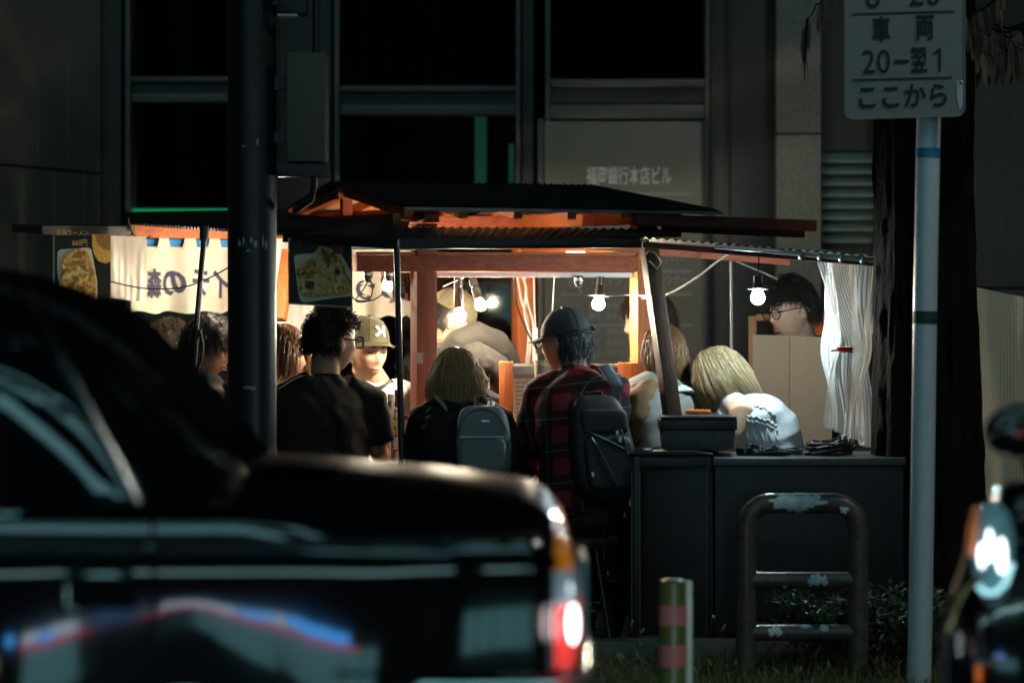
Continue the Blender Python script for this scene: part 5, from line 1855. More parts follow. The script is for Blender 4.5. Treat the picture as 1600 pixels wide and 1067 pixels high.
def glasses(par, Mh, r=.021, mat=None, w=.0022, square=False):
    mat = mat or m_frame
    g = MB()
    for s in (-1, 1):
        pts = []
        for i in range(25):
            a = 6.2832 * i / 24
            cx, sx_ = math.cos(a), math.sin(a)
            if square:
                cx = math.copysign(abs(cx) ** .5, cx); sx_ = math.copysign(abs(sx_) ** .6, sx_)
            pts.append(Mh @ V(s * .033 + r * 1.15 * cx, .1 - .10 * (abs(s * .033 + r * cx) ** 1.5), .004 + r * .9 * sx_))
        g.tube(pts, w, 6, cap=False)
        g.tube([Mh @ V(s * (.033 + r * 1.1), .094, .010), Mh @ V(s * .074, .06, .012), Mh @ V(s * .08, .0, .008), Mh @ V(s * .08, -.012, -.004)], w * .9, 6)
    g.tube([Mh @ V(-.012, .101, .009), Mh @ V(0, .104, .012), Mh @ V(.012, .101, .009)], w, 6)
    o = g.build('glasses', mat, par, smooth=True)
    ln = MB()
    for s in (-1, 1):
        ln.prism([Mh @ V(s * .033 + r * 1.05 * math.cos(6.2832 * i / 20), .0965, .004 + r * .85 * math.sin(6.2832 * i / 20)) for i in range(20)], Mh.to_3x3() @ V(0, .001, 0))
    ln.build('lens', M_glass('lens_glass', (.97, .97, .98), .02, .03, .12), o)
    return o


def hand(mb, wrist, elbow, curl=.7, flip=1):
    """palm, four unequal bent fingers and a thumb leaving the side of the palm"""
    wrist, elbow = Vector(wrist), Vector(elbow)
    d = (wrist - elbow).normalized()
    sd = d.cross(V(0, 0, 1))
    if sd.length < .1:
        sd = V(1, 0, 0)
    sd.normalize()
    dn = d.cross(sd).normalized()
    if dn.z > 0:
        dn = -dn
    mb.tube([wrist - d * .02, wrist + d * .02, wrist + d * .05, wrist + d * .085], [(.026, .019), (.032, .018), (.04, .016), (.038, .012)], 12, ref=dn)
    for k_, (o, L) in enumerate(((-.029, .062), (-.010, .074), (.010, .07), (.029, .055))):
        p0 = wrist + d * .078 + sd * o
        p1 = p0 + d * L * .45 + dn * L * .12 * curl
        p2 = p1 + d * L * .28 + dn * L * .38 * curl
        p3 = p2 + d * L * .05 + dn * L * .3 * curl
        mb.tube([p0 - d * .02, p0, p1, p2, p3], [.008, .0088, .008, .0072, .0055], 8)
    t0 = wrist + d * .025 + sd * (.03 * flip)
    mb.tube([t0 - sd * .01 * flip, t0 + sd * .02 * flip + d * .02, t0 + sd * .03 * flip + d * .045 + dn * .01, t0 + sd * .025 * flip + d * .065 + dn * .018], [.012, .0105, .0088, .006], 8)


def person(label, head, fwd, up, neck, A, B, pelvis, armA=None, armB=None, skin='a', hs=1.0, shirt=None, sleeve='long', trousers=None, sit=True, thick=1.0,
           wrinkle=.006, seed=0, roll=0.0, bulk=0.0, stool=True, hump=0.0, gender='m', bodyfwd=None, shirt_name='shirt', faceon=True, narrow=1.0, collar=.012, ground=.15):
    head, neck, A, B, pelvis = map(Vector, (head, neck, A, B, pelvis))
    t = thing('person', label, 'person', V(pelvis.x, pelvis.y, ground))
    Mh = frame_of(head, fwd, up, hs, roll)
    r = (B - A); sw = r.length; r.normalize()
    up_s = (neck - pelvis).normalized()
    bf = Vector(bodyfwd) if bodyfwd else r.cross(up_s) * -1
    if bodyfwd is None and bf.dot(Vector(fwd)) < 0:
        bf = -bf
    bf = (bf - up_s * bf.dot(up_s)).normalized()

    def torso(mb, inf, low=0.0, top=1.0):
        prof = [(-.10, .155, .12), (.0, .172, .125), (.2, .16, .118), (.42, .165, .12), (.62, .178, .128), (.78, .183, .118), (.88, .165, .098), (.95, .115, .075), (1.0, .07, .062)]
        rings = []
        k_ = sw / .37
        for f, hw, dp in prof:
            if f < low or f > top:
                continue
            c = pelvis.lerp(neck, f) - bf * (hump * math.sin(min(1, max(0, f)) * math.pi) + .02 * f)
            hw = hw * k_ * thick + inf; dp = dp * thick + inf
            rings.append([c + r * (hw * math.copysign(abs(math.cos(a)) ** .85, math.cos(a))) + bf * (dp * math.sin(a)) for a in [2 * math.pi * i / 28 for i in range(28)]])
        mb.loft(rings, True)

    def default_arm(S, s):
        el = S + V(0, 0, -.25) + bf * .10 + r * s * .05
        return (el, el + bf * .24 + V(0, 0, .03) - r * s * .07)
    arms = []
    for S, spec, s in ((A, armA, -1), (B, armB, 1)):
        e, w = (Vector(spec[0]), Vector(spec[1])) if spec else default_arm(S, s)
        arms.append((S, e, w, s))
    legs = []
    for s in (-1, 1):
        hip = pelvis + r * s * .09
        if sit:
            kn = hip + bf * .40 + r * s * .05 + V(0, 0, .0)
            kn.z = max(ground + .42, pelvis.z - .02)
            an = V(kn.x - bf.x * .08, kn.y - bf.y * .08, ground + .09)
        else:
            kn = V(hip.x + bf.x * .04, hip.y + bf.y * .04, ground + (pelvis.z - ground) * .53)
            an = V(hip.x, hip.y, ground + .09)
        legs.append((hip, kn, an))
    # the body: one continuous figure
    b = MB()
    head_mesh(b, Mh, narrow)
    b.tube([neck - up_s * .05, neck + up_s * .01, head + Mh.to_3x3() @ V(0, -.022, -.055)], [.062, .053, .054], 18)
    torso(b, -.006)
    for S, e, w, s in arms:
        b.tube([neck.lerp(S, .45), S, S.lerp(e, .5), e, e.lerp(w, .4), w], [.05, .052, .044, .037, .036, .025], 12)
        hand(b, w, e, flip=-s)
    for hip, kn, an in legs:
        b.tube([hip, hip.lerp(kn, .5), kn, kn.lerp(an, .35), an], [.075, .065, .05, .048, .035], 12)
    finish(b, 'body', SKIN[skin], t, .0065, 3)
    # clothes
    if shirt:
        c = MB()
        torso(c, .010 + bulk, low=-.2)
        c.tube([neck - up_s * .07, neck - up_s * .015, neck + up_s * collar], [.085 + bulk * .4, .068 + bulk * .3, .060 + bulk * .2], 18)
        for S, e, w, s in arms:
            if sleeve == 'long':
                c.tube([neck.lerp(S, .4), S, S.lerp(e, .5), e, e.lerp(w, .5), e.lerp(w, .93)], [.060 + bulk, .066 + bulk, .058 + bulk, .052 + bulk, .047 + bulk, .040 + bulk * .6], 14)
            elif sleeve == 'short':
                c.tube([neck.lerp(S, .4), S, S.lerp(e, .45), S.lerp(e, .85)], [.060 + bulk, .066 + bulk, .064 + bulk, .066 + bulk], 14)
            else:
                c.tube([neck.lerp(S, .2), neck.lerp(S, .72)], [.05, .048], 12)
        finish(c, shirt_name, shirt, t, .008, 5, wrinkle, (7, 7, 10), seed)
    tr_m = trousers or M('trousers_dark', (.02, .021, .026), .85, var=.2)
    c = MB()
    for hip, kn, an in legs:
        c.tube([hip - bf * .02, hip.lerp(kn, .5), kn + (V(0, 0, .0)), kn.lerp(an, .35), an + V(0, 0, .02)], [.098, .086, .070, .064, .056], 14)
    c.ball(pelvis - V(0, 0, .01), (.16, .13, .10), 16, 10)
    finish(c, 'trousers', tr_m, t, .010, 4, .005, (6, 6, 6), seed + 3)
    for hip, kn, an in legs:
        s = MB()
        s.tube([an + V(0, 0, -.005) - bf * .05, an + bf * .02 + V(0, 0, -.03), an + bf * .10 + V(0, 0, -.055), an + bf * .19 + V(0, 0, -.06)], [(.036, .036), (.045, .05), (.042, .034), (.026, .022)], 12)
        s.build('shoe', M('shoe_dark', (.03, .03, .032), .5, var=.2), t, smooth=True)
    if stool and sit:
        STOOLS.append((pelvis.x, pelvis.y, pelvis.z - .105))
    return t, Mh, dict(r=r, up=up_s, bf=bf, neck=neck, A=A, B=B, pelvis=pelvis, arms=arms)


STOOLS = []
m_blackT = M('cloth_black', (.008, .008, .009), .9, var=.3, scale=20, spec=.25)
m_whiteT = M('cloth_white', (.72, .70, .66), .85, var=.05, scale=20)
m_darkj = M('jacket_dark', (.055, .05, .045), .9, var=.25, scale=20)
m_greyfl = M('fleece_grey', (.045, .041, .036), .95, var=.15, scale=25, bump=.05, bscale=200, sheen=.08, spec=.1)
m_olive = M('cap_olive', (.075, .068, .034), .85, var=.15, scale=60, bump=.1)
m_capk = M('cap_charcoal', (.045, .045, .05), .85, var=.2, scale=60, bump=.1)
m_tan = M('coat_tan', (.115, .066, .026), .8, var=.15, scale=14)
m_greyc = M('coat_grey', (.15, .15, .138), .8, var=.1, scale=14)
m_lace = M('top_white', (.50, .53, .56), .85, var=.06, scale=30, bump=.2, bscale=90)
m_plaid = M_plaid('plaid_flannel')

# --- man in black T-shirt, back to us, face turned right, curly hair, dark glasses
t, Mh, f = person('man in black T-shirt with curly hair and dark glasses, his back to the street',
                  P(519, 533, 12.12), (.80, .60, -.10), (.06, .02, 1), P(508, 592, 12.10), P(452, 622, 12.02), P(580, 632, 12.2), P(512, 800, 12.02),
                  (P(447, 690, 12.1), P(470, 715, 12.36)), (P(590, 700, 12.22), P(598, 722, 12.45)),
                  skin='b', shirt=m_blackT, sleeve='short', thick=1.12, wrinkle=.009, seed=1, hump=.03, bodyfwd=(.25, .95, 0))
hair(t, Mh, m_hair_k, 2210, .048, 'curly', seed=1, curl=1.1, lift=1.0, layer=(1.05, 1.27), hairline=.40, nape=-.42, width=.0012, steps=14)
face_parts(Mh, t)
glasses(t, Mh, .022, w=.0034, square=True)

# --- cook with olive cap and letter, white T-shirt, looking down
t, Mh, f = person('cook in olive cap with a white emblem and white T-shirt looking down at his work',
                  P(574, 549, 13.05), (.50, -.82, -.16), (.10, -.1, 1), P(590, 604, 13.15), P(548, 630, 13.0), P(652, 626, 13.3), P(606, 805, 13.3),
                  (P(560, 720, 12.9), P(590, 735, 12.75)), (P(655, 705, 13.2), P(625, 735, 12.9)), hs=.98,
                  shirt=m_whiteT, sleeve='short', thick=1.1, seed=2, bodyfwd=(.25, -.95, 0), wrinkle=.007)
hair(t, Mh, m_hair_k, 500, .03, 'short', seed=2, lift=.2, layer=(1.01, 1.04), hairline=.45, nape=-.45)
face_parts(Mh, t)
c, Mc = cap_hat(t, Mh, m_olive, tilt=.10, rise=.040)
q = Mh.to_3x3()
Kp = lambda x, z: Mc @ V(x, .102 * math.sqrt(max(.01, 1 - (x / .0825) ** 2)) * (1 - (z / .122) ** 2.2) ** .5 + .004, z)
m_K = M('emblem_white', (.75, .73, .68), .7, var=.05)
for i, pts in enumerate((((-.022, .028), (-.013, .028), (-.010, .068), (-.019, .068)), ((-.012, .046), (-.004, .040), (.020, .064), (.012, .071)), ((-.006, .048), (.001, .052), (.024, .034), (.015, .028)))):
    MB().prism([Kp(x, z) for x, z in pts], q @ V(0, .002, 0)).build('emblem_stroke', m_K, c)
ap = MB().tube([f['A'].lerp(f['neck'], .62) + V(.0, -.075, .02), f['neck'] + V(.02, -.075, -.0), f['neck'] + V(.045, -.02, .025), f['neck'] + V(.05, .04, .01)], [(.016, .004)] * 4, 8).build('apron_strap', m_darkj, t, smooth=True)
MB().tube([f['neck'] + V(-.03, -.06, .02), f['neck'] + V(.0, -.075, .005), f['neck'] + V(.03, -.06, .02)], .008, 8).build('collar_rib', m_whiteT, t, smooth=True)

# --- woman with long hair and black hoodie
t, Mh, f = person('woman with long brown blonde hair in a black hoodie, back to the street',
                  P(712, 590, 12.12), (.10, .96, -.22), (.03, .1, 1), P(715, 635, 12.05), P(668, 662, 12.02), P(775, 664, 12.06), P(722, 830, 11.98),
                  (P(648, 735, 12.05), P(665, 745, 12.3)), (P(792, 730, 12.08), P(785, 738, 12.3)), hs=.90,
                  shirt=m_blackT, sleeve='long', thick=1.0, seed=3, bulk=.012, hump=.04, gender='f', shirt_name='hoodie', bodyfwd=(0, 1, 0))
hair(t, Mh, m_hair_l, 2470, .23, 'long', seed=3, layer=(1.02, 1.10), hairline=.45, nape=-.5, back=.16, width=.0012, steps=16, body=(P(716, 680, 12.04), .11))
hd = MB()
hd.tube([P(675, 645, 11.98), P(700, 668, 11.90), P(735, 668, 11.90), P(762, 642, 11.98)], [.035, .05, .05, .032], 14)
hd.tube([P(690, 640, 12.0), P(716, 656, 11.93), P(745, 640, 12.0)], [.04, .055, .04], 14)
finish(hd, 'hood', m_blackT, t, .008, 4, .006, seed=4)
m_toggle = M('hood_cord', (.12, .12, .12), .6)
MB().tube([P(722, 641, 11.93), P(740, 650, 11.9), P(765, 655, 11.93)], .003, 6).build('cord', m_toggle, t, smooth=True)

# --- man in plaid shirt with cap and glasses
t, Mh, f = person('man in red plaid shirt and charcoal cap sitting on the tall stool',
                  P(884, 536, 12.22), (-.80, .58, -.08), (-.02, .05, 1), P(897, 588, 12.18), P(846, 618, 12.1), P(956, 608, 12.26), P(902, 792, 12.04),
                  (P(824, 690, 12.14), P(818, 738, 12.38)), (P(965, 690, 12.3), P(955, 735, 12.5)), skin='b',
                  shirt=m_plaid, sleeve='long', thick=1.08, seed=5, bulk=.006, hump=.03, bodyfwd=(-.25, .96, 0), shirt_name='plaid_shirt', collar=.03)
hair(t, Mh, m_hair_g, 1690, .036, 'short', seed=5, lift=.35, layer=(1.01, 1.07), hairline=.5, nape=-.62, width=.0011)
face_parts(Mh, t)
c, Mc = cap_hat(t, Mh, m_capk, tilt=-.06)
MB().tube([Mc @ V(-.05, -.085, .008), Mc @ V(0, -.104, .012), Mc @ V(.05, -.085, .008)], [(.010, .003)] * 3, 8).build('back_strap', m_capk, c, smooth=True)
MB().box(Mc @ V(.02, -.104, .012), (.022, .012, .016)).build('strap_buckle', m_frame, c, bevel=.003)
glasses(t, Mh, .019, w=.0018)
MB().tube([P(870, 588, 12.16), P(893, 576, 12.10), P(922, 582, 12.13), P(930, 590, 12.2)], [(.012, .006), (.02, .007), (.02, .007), (.012, .006)], 10).build('collar', m_plaid, t, smooth=True)
PLAID = f

# --- person with a bob and a coat off the shoulders
t, Mh, f = person('person with a glossy brown bob and a tan and grey coat behind the slanted timber',
                  P(1037, 556, 12.55), (-.38, .90, -.22), (0, .1, 1), P(1042, 600, 12.5), P(1000, 622, 12.42), P(1095, 628, 12.56), P(1045, 790, 12.42),
                  (P(985, 690, 12.5), P(1000, 715, 12.75)), (P(1105, 695, 12.6), P(1090, 715, 12.8)), hs=.93,
                  shirt=m_greyc, sleeve='long', thick=1.1, seed=7, bulk=.02, hump=.04, gender='f', shirt_name='grey_coat', bodyfwd=(0, 1, 0), wrinkle=.009)
hair(t, Mh, m_hair_b, 2470, .105, 'bob', seed=7, layer=(1.04, 1.13), hairline=.45, nape=-.5, width=.0012, steps=14)
hd = MB()
hd.tube([P(1018, 598, 12.36), P(1004, 622, 12.32), P(1002, 655, 12.29), P(1006, 700, 12.30)], [.03, (.062, .05), (.074, .06), (.07, .06)], 16)
hd.tube([P(984, 640, 12.34), P(996, 606, 12.36), P(1020, 596, 12.38)], [.02, .028, .02], 12)
hd.tube([P(996, 616, 12.36), P(986, 650, 12.35), P(984, 690, 12.38), P(990, 725, 12.42)], [.05, .085, .082, .07], 14)
finish(hd, 'tan_hood', m_tan, t, .008, 4, .007, seed=8)
MB().tube([P(1010, 596, 12.42), P(1035, 612, 12.37), P(1068, 606, 12.38), P(1090, 614, 12.46)], [(.03, .01), (.045, .012), (.045, .012), (.03, .01)], 10).build('pale_collar', M('collar_pale', (.5, .53, .55), .8, var=.06), t, smooth=True)
MB().tube([P(1085, 615, 12.39), P(1082, 660, 12.37)], [(.004, .003)] * 2, 6).build('coat_seam', m_greyc, t)

# --- blonde woman bent to the left in a white sleeveless top
t, Mh, f = person('blonde woman in a white sleeveless top bending over the counter',
                  P(1118, 584, 12.42), (-.74, .46, -.50), (-.35, .1, .95), P(1140, 625, 12.4), P(1160, 648, 12.22), P(1158, 632, 12.58), P(1205, 775, 12.36),
                  (P(1138, 705, 12.22), P(1105, 722, 12.4)), (P(1130, 700, 12.62), P(1095, 720, 12.6)), hs=.80,
                  shirt=m_lace, sleeve='none', thick=1.0, seed=9, bulk=.006, hump=.05, gender='f', shirt_name='top', bodyfwd=(-.95, .2, -.2), wrinkle=.011)
hair(t, Mh, m_hair_y, 3120, .37, 'long', seed=9, layer=(1.01, 1.07), hairline=.42, nape=-.5, back=.02, width=.0012, steps=18, part=.05, drop=(.40, -.14, -1), body=(P(1170, 678, 12.38), .135))
top_o = [c_ for c_ in t.children if c_.name.startswith('top')][0]
skin_o = [c_ for c_ in t.children if c_.name.startswith('body')][0]


def on_cloth(o, px, py, off=.002):
    """where the sight line of a photo pixel meets a garment"""
    org = ORG[o.name]
    a, b = P(px, py, 10.0) - org, P(px, py, 14.0) - org
    ok, loc, nrm, _ = o.ray_cast(a, (b - a).normalized())
    return (loc + org + nrm * off) if ok else None


rf = MB()
for row, r in (((1178, 634), (1196, 640), (1214, 652)), .004), (((1152, 652), (1168, 650), (1184, 653), (1200, 658), (1216, 668)), .006), (((1150, 658), (1168, 657), (1184, 660), (1200, 665), (1218, 676)), .005):
    pts = []
    for (xa_, ya_), (xb_, yb_) in zip(row, row[1:]):
        for q_ in range(5):
            f_ = q_ / 5
            h_ = on_cloth(top_o, xa_ + (xb_ - xa_) * f_, ya_ + (yb_ - ya_) * f_ + (1.3 if q_ % 2 else -1.3))
            if h_ is not None:
                pts.append(h_)
    if len(pts) > 3:
        rf.tube(pts, [r * (.7 + .5 * (k_ % 2)) for k_ in range(len(pts))], 7)
if rf.v:
    rf.build('ruffle', m_lace, t, smooth=True)
for xs_ in (1162, 1174, 1186, 1198, 1208):
    pts = [on_cloth(top_o, xs_ + 2 * k_, 664 + 6 * k_ + (xs_ - 1162) * .12, .0) for k_ in range(5)]
    pts = [p_ for p_ in pts if p_ is not None]
    if len(pts) > 2:
        MB().tube(pts, [.002] + [.005] * (len(pts) - 2) + [.002], 7).build('pleat', m_lace, t, smooth=True)

# --- young man with glasses behind the cardboard
t, Mh, f = person('young man with messy black hair and round glasses lit by the cold bulb',
                  P(1236, 484, 13.12), (-.82, -.50, -.22), (-.06, 0, 1), P(1256, 535, 13.2), P(1232, 562, 13.12), P(1300, 558, 13.34), P(1268, 730, 13.27),
                  None, None, shirt=M('shirt_black', (.012, .012, .014), .85, var=.2), sleeve='short', seed=11, bodyfwd=(-.95, .3, 0))
hair(t, Mh, m_hair_k, 2210, .062, 'short', seed=11, curl=.6, lift=.8, layer=(1.05, 1.24), hairline=.36, nape=-.42, width=.0012, fringe=.5)
face_parts(Mh, t)
glasses(t, Mh, .024, w=.0018)

# --- cook in grey fleece, seen from behind
t, Mh, f = person('cook in a fluffy grey fleece hood and greenish cap behind the warm bulbs',
                  P(703, 500, 13.2), (.84, .25, -.45), (.35, .05, .95), P(715, 548, 13.25), P(688, 580, 13.1), P(778, 560, 13.42), P(742, 740, 13.25),
                  None, None, shirt=m_greyfl, sleeve='long', seed=13, bulk=.02, hump=.07, bodyfwd=(.5, .85, 0), shirt_name='fleece', stool=False, sit=True, wrinkle=.009, thick=1.05)
hair(t, Mh, m_hair_k, 500, .035, 'short', seed=13, lift=.2, layer=(1.01, 1.05), hairline=.5, nape=-.45)
face_parts(Mh, t)
cap_hat(t, Mh, M('cap_khaki', (.10, .085, .05), .85, var=.12, scale=60), tilt=-.1)
MB().tube([Mh @ V(.07, .03, -.02), Mh @ V(.065, .05, -.06)], .0014, 5).build('mask_string', m_cable_w, t)
hd = MB()
hd.tube([P(694, 552, 13.10), P(716, 532, 13.07), P(744, 522, 13.09), P(776, 534, 13.16), P(800, 566, 13.3)], [(.035, .03), (.05, .045), (.055, .05), (.05, .045), (.035, .03)], 16)
finish(hd, 'hood_rim', m_greyfl, t, .007, 4, .006, (9, 9, 9), seed=14)
hd = MB()
hd.tube([P(712, 556, 13.06), P(744, 552, 13.02), P(778, 572, 13.08), P(792, 600, 13.2)], [.03, (.062, .05), (.058, .045), .03], 16)
hd.tube([P(716, 548, 13.03), P(738, 566, 12.99), P(764, 596, 13.02)], [.008, .014, .008], 8)
hd.tube([P(742, 540, 13.02), P(764, 560, 12.99), P(784, 592, 13.06)], [.008, .013, .008], 8)
hood_o = finish(hd, 'hood', m_greyfl, t, .006, 3, .005, (8, 8, 14), seed=15)
cr = MB()
for k_, row in enumerate((((704, 566), (730, 588), (758, 612), (780, 622)), ((700, 590), (722, 612), (748, 634)), ((796, 572), (797, 600), (792, 630)))):
    cr.tube([P(x, y, 13.06 + .03 * (x > 780)) for x, y in row], [.010] + [.018] * (len(row) - 2) + [.010], 10)
finish(cr, 'sleeve_folds', m_greyfl, t, .006, 3, .003, seed=16)
MB().tube([P(764, 585, 13.08), P(762, 640, 13.06)], [(.012, .004)] * 2, 8).build('apron_strap', M('strap_pale', (.42, .36, .28), .8), t)
sl = MB()

# --- guests along the left side
t, Mh, f = person('young man with dark fringe and dark jacket in profile by the telescopic pole',
                  P(325, 543, 13.05), (.93, -.28, -.24), (.1, 0, 1), P(316, 592, 13.08), P(300, 622, 13.2), P(330, 630, 12.9), P(312, 790, 13.05),
                  None, None, shirt=m_darkj, sleeve='long', seed=15, bulk=.015, bodyfwd=(.95, -.2, 0), shirt_name='jacket', hump=.03, thick=1.05)
hair(t, Mh, m_hair_k, 1950, .11, 'short', seed=15, lift=.3, layer=(1.04, 1.2), hairline=.32, nape=-.5, width=.0012, fringe=.6)
face_parts(Mh, t)
t, Mh, f = person('guest with short dark hair and a bare ear at the far left, looking away',
                  P(262, 545, 13.45), (.85, .50, -.15), (0, 0, 1), P(258, 592, 13.45), P(228, 622, 13.35), P(300, 618, 13.6), P(262, 790, 13.4),
                  None, None, shirt=m_darkj, sleeve='long', seed=17, bulk=.012, bodyfwd=(.85, .4, 0), hs=.95)
hair(t, Mh, M('hair_dark_brown', (.045, .03, .02), .4, var=.3, scale=40, attr='shade'), 1690, .08, 'short', seed=17, lift=.4, layer=(1.04, 1.2), hairline=.4, nape=-.5, width=.0012)
face_parts(Mh, t)
t, Mh, f = person('woman with long brown hair in profile between dark pole and man in black',
                  P(441, 553, 12.85), (.93, -.30, -.18), (.05, 0, 1), P(428, 606, 12.85), P(412, 635, 12.98), P(440, 640, 12.72), P(420, 800, 12.85),
                  None, None, shirt=M('blouse_cream', (.62, .52, .36), .85, var=.1), sleeve='long', seed=19, bodyfwd=(.95, -.2, 0), hs=.96, gender='f', shirt_name='blouse')
hair(t, Mh, m_hair_b, 2210, .27, 'long', seed=19, layer=(1.02, 1.10), hairline=.36, nape=-.5, back=.45, width=.0012, steps=16, part=.1)
face_parts(Mh, t, 'f')
t, Mh, f = person('partly hidden man with dark hair behind the orange post and slanted timber',
                  P(1012, 500, 13.6), (-.9, -.25, -.2), (0, 0, 1), P(1020, 545, 13.62), P(1005, 575, 13.5), P(1050, 572, 13.75), P(1028, 730, 13.6),
                  None, None, shirt=M('shirt_navy', (.02, .022, .03), .85, var=.2), sleeve='long', seed=21, bodyfwd=(-.9, -.3, 0))
hair(t, Mh, m_hair_k, 1560, .06, 'short', seed=21, lift=.5, layer=(1.05, 1.22), hairline=.4, nape=-.5, width=.0012)
face_parts(Mh, t)

# ------------------------------------------------------------------ stools
m_stoolm = M('stool_metal', (.03, .03, .033), .3, metal=.6, var=.2)


def make_stool(x, y, zs, label):
    g = .15
    t = thing('stool', label, 'stool', (x, y, g), 'stools around the stall counter')
    MB().lathe((x, y, zs), [(.02, -.035), (.145, -.035), (.155, -.02), (.155, -.006), (.14, 0), (.02, .002)], 28).build('seat', M('stool_seat', (.03, .028, .028), .45, var=.15), t, smooth=True)
    for a in (.7, 2.3, 3.85, 5.4):
        c, s = math.cos(a), math.sin(a)
        MB().tube([(x + c * .10, y + s * .10, zs - .03), (x + c * .19, y + s * .19, g)], .011, 10).build('leg', m_stoolm, t, smooth=True)
        MB().tube([(x + c * .19, y + s * .19, g), (x + c * .191, y + s * .191, g + .02)], .014, 10).build('rubber_foot', m_blackp, t, smooth=True)
    h = g + (zs - g) * .35
    rr = .19 - .09 * .35
    MB().tube([(x + rr * math.cos(i * .2618), y + rr * math.sin(i * .2618), h) for i in range(25)], .007, 8, cap=False).build('foot_ring', m_stoolm, t, smooth=True)
    return t


SL = ['stool under the man in black T-shirt', 'stool under the cook in the olive cap', 'stool under the woman with the grey backpack', 'tall dark metal stool under the man in plaid beside the black cabinet',
      'stool under the person with the brown bob', 'stool under the bending blonde woman', 'stool under the young man in round glasses', 'stool under the man with the dark fringe',
      'stool under the guest at far left', 'stool under the long haired woman in profile', 'stool under the man behind the orange post']
for (x, y, z), l in zip(STOOLS, SL):
    make_stool(x, y, z, l)

# ------------------------------------------------------------------ backpacks
def sbox(c, R, sx, sy, sz, e=.32, n=30, m=22, taper=0.0):
    """rounded pack body: superellipsoid; R columns = right, out, up"""
    rings = []
    pw = lambda v, k_: math.copysign(abs(v) ** k_, v)
    for j in range(m + 1):
        ph = -math.pi / 2 + math.pi * j / m
        z = pw(math.sin(ph), e) * sz
        cc = max(pw(math.cos(ph), e), .02)
        tp_ = 1 - taper * max(0, z / sz)
        rings.append([Vector(c) + R @ V(pw(math.cos(a), e) * sx * cc * tp_, pw(math.sin(a), e) * sy * cc * tp_, z) for a in [2 * math.pi * i / n for i in range(n)]])
    return MB().loft(rings, True)


m_bpg = M('backpack_grey', (.15, .165, .17), .6, var=.12, scale=60, bump=.1)
m_bpk = M('backpack_black', (.010, .012, .014), .6, var=.25, scale=40, bump=.15)
m_zip = M('zip_metal', (.55, .55, .55), .3, metal=.9, var=.1)
bk = thing('backpack', 'small grey backpack worn by the woman in the black hoodie', 'backpack', P(755, 742, 11.8))
R = Matrix((V(1, .05, 0), V(-.05, -1, .1), V(-.04, .1, 1))).transposed()
c = P(756, 690, 11.83)
sbox(c, R, .098, .06, .128, .42, taper=.12).build('pack', m_bpg, bk, smooth=True)
pk = sbox(c + R @ V(0, .042, -.05), R, .082, .03, .062, .35).build('front_pocket', m_bpg, bk, smooth=True)
MB().tube([c + R @ V(x, .078, .012) for x in (-.08, -.04, .0, .04, .08)], .0022, 6).build('zip', m_zip, pk, smooth=True)
MB().tube([c + R @ V(.094 * math.cos(a), .052, -.02 + .135 * math.sin(a)) for a in np.linspace(.1, 3.04, 20)], .0025, 6).build('zip', M('zip_grey', (.09, .095, .1), .5), bk, smooth=True)
MB().box(c + R @ V(.012, .062, .07), (.028, .004, .006), R).build('name_plate', m_zip, bk)
MB().tube([c + R @ V(.085, .05, .0), c + R @ V(.098, .05, -.012), c + R @ V(.094, .052, -.035)], .003, 6).build('zip_pull', m_zip, bk, smooth=True)
MB().tube([c + R @ V(-.03, -.02, .115), c + R @ V(-.028, -.015, .165), c + R @ V(0, -.01, .185), c + R @ V(.028, -.015, .165), c + R @ V(.03, -.02, .115)], [(.007, .004)] * 5, 8).build('top_handle', m_bpg, bk, smooth=True)
MB().tube([c + R @ V(-.05, -.035, .09), P(708, 650, 11.91), P(682, 620, 11.96), P(664, 632, 12.02)], [(.014, .005)] * 4, 8).build('shoulder_strap', m_bpg, bk, smooth=True)
MB().tube([c + R @ V(.04, -.035, .1), P(764, 645, 11.9), P(768, 628, 11.97), P(765, 640, 12.08)], [(.014, .005)] * 4, 8).build('shoulder_strap', m_bpg, bk, smooth=True)
MB().tube([c + R @ V(-.09, -.03, -.08), P(690, 728, 11.86), P(668, 690, 11.9)], [(.010, .004)] * 3, 8).build('lower_strap', m_bpg, bk, smooth=True)

bk = thing('backpack', 'black backpack with webbing straps worn by the man in plaid', 'backpack', P(930, 790, 11.9))
R = Matrix((V(1, .22, 0), V(.22, -1, .12), V(-.12, .12, 1))).transposed()
c = P(937, 700, 11.93)
sbox(c, R, .115, .085, .19, .42, taper=.2).build('pack', m_bpk, bk, smooth=True)
sbox(c + R @ V(.01, .065, -.06), R, .09, .04, .10, .38).build('front_pocket', m_bpk, bk, smooth=True)
sbox(c + R @ V(.01, .06, .09), R, .085, .03, .045, .38).build('top_pocket', m_bpk, bk, smooth=True)
for (p0, p1) in (((-.07, .085, .06), (.06, .115, -.01)), ((-.05, .11, .03), (.02, .115, -.14)), ((.06, .1, .06), (.075, .1, -.06)), ((-.09, .06, .02), (-.085, .07, -.15))):
    p0, p1 = V(*p0), V(*p1)
    MB().tube([c + R @ p0, c + R @ ((p0 + p1) / 2 + V(0, .012, 0)), c + R @ p1], [(.007, .002)] * 3, 6).build('webbing', M('webbing', (.06, .09, .11), .5, var=.2), bk, smooth=True)
for (x, y, z) in ((.04, .12, .045), (.05, .11, .02), (-.06, .1, -.1)):
    MB().box(c + R @ V(x, y, z), (.012, .006, .016), R).build('buckle', m_zip, bk, bevel=.002)
MB().tube([c + R @ V(-.055, .01, .15), c + R @ V(-.03, .02, .195), c + R @ V(.02, .02, .2), c + R @ V(.05, .01, .16)], [(.012, .006)] * 4, 8).build('top_handle', m_bpk, bk, smooth=True)
m_straps = M('strap_slate', (.05, .075, .095), .7, var=.2, scale=80)
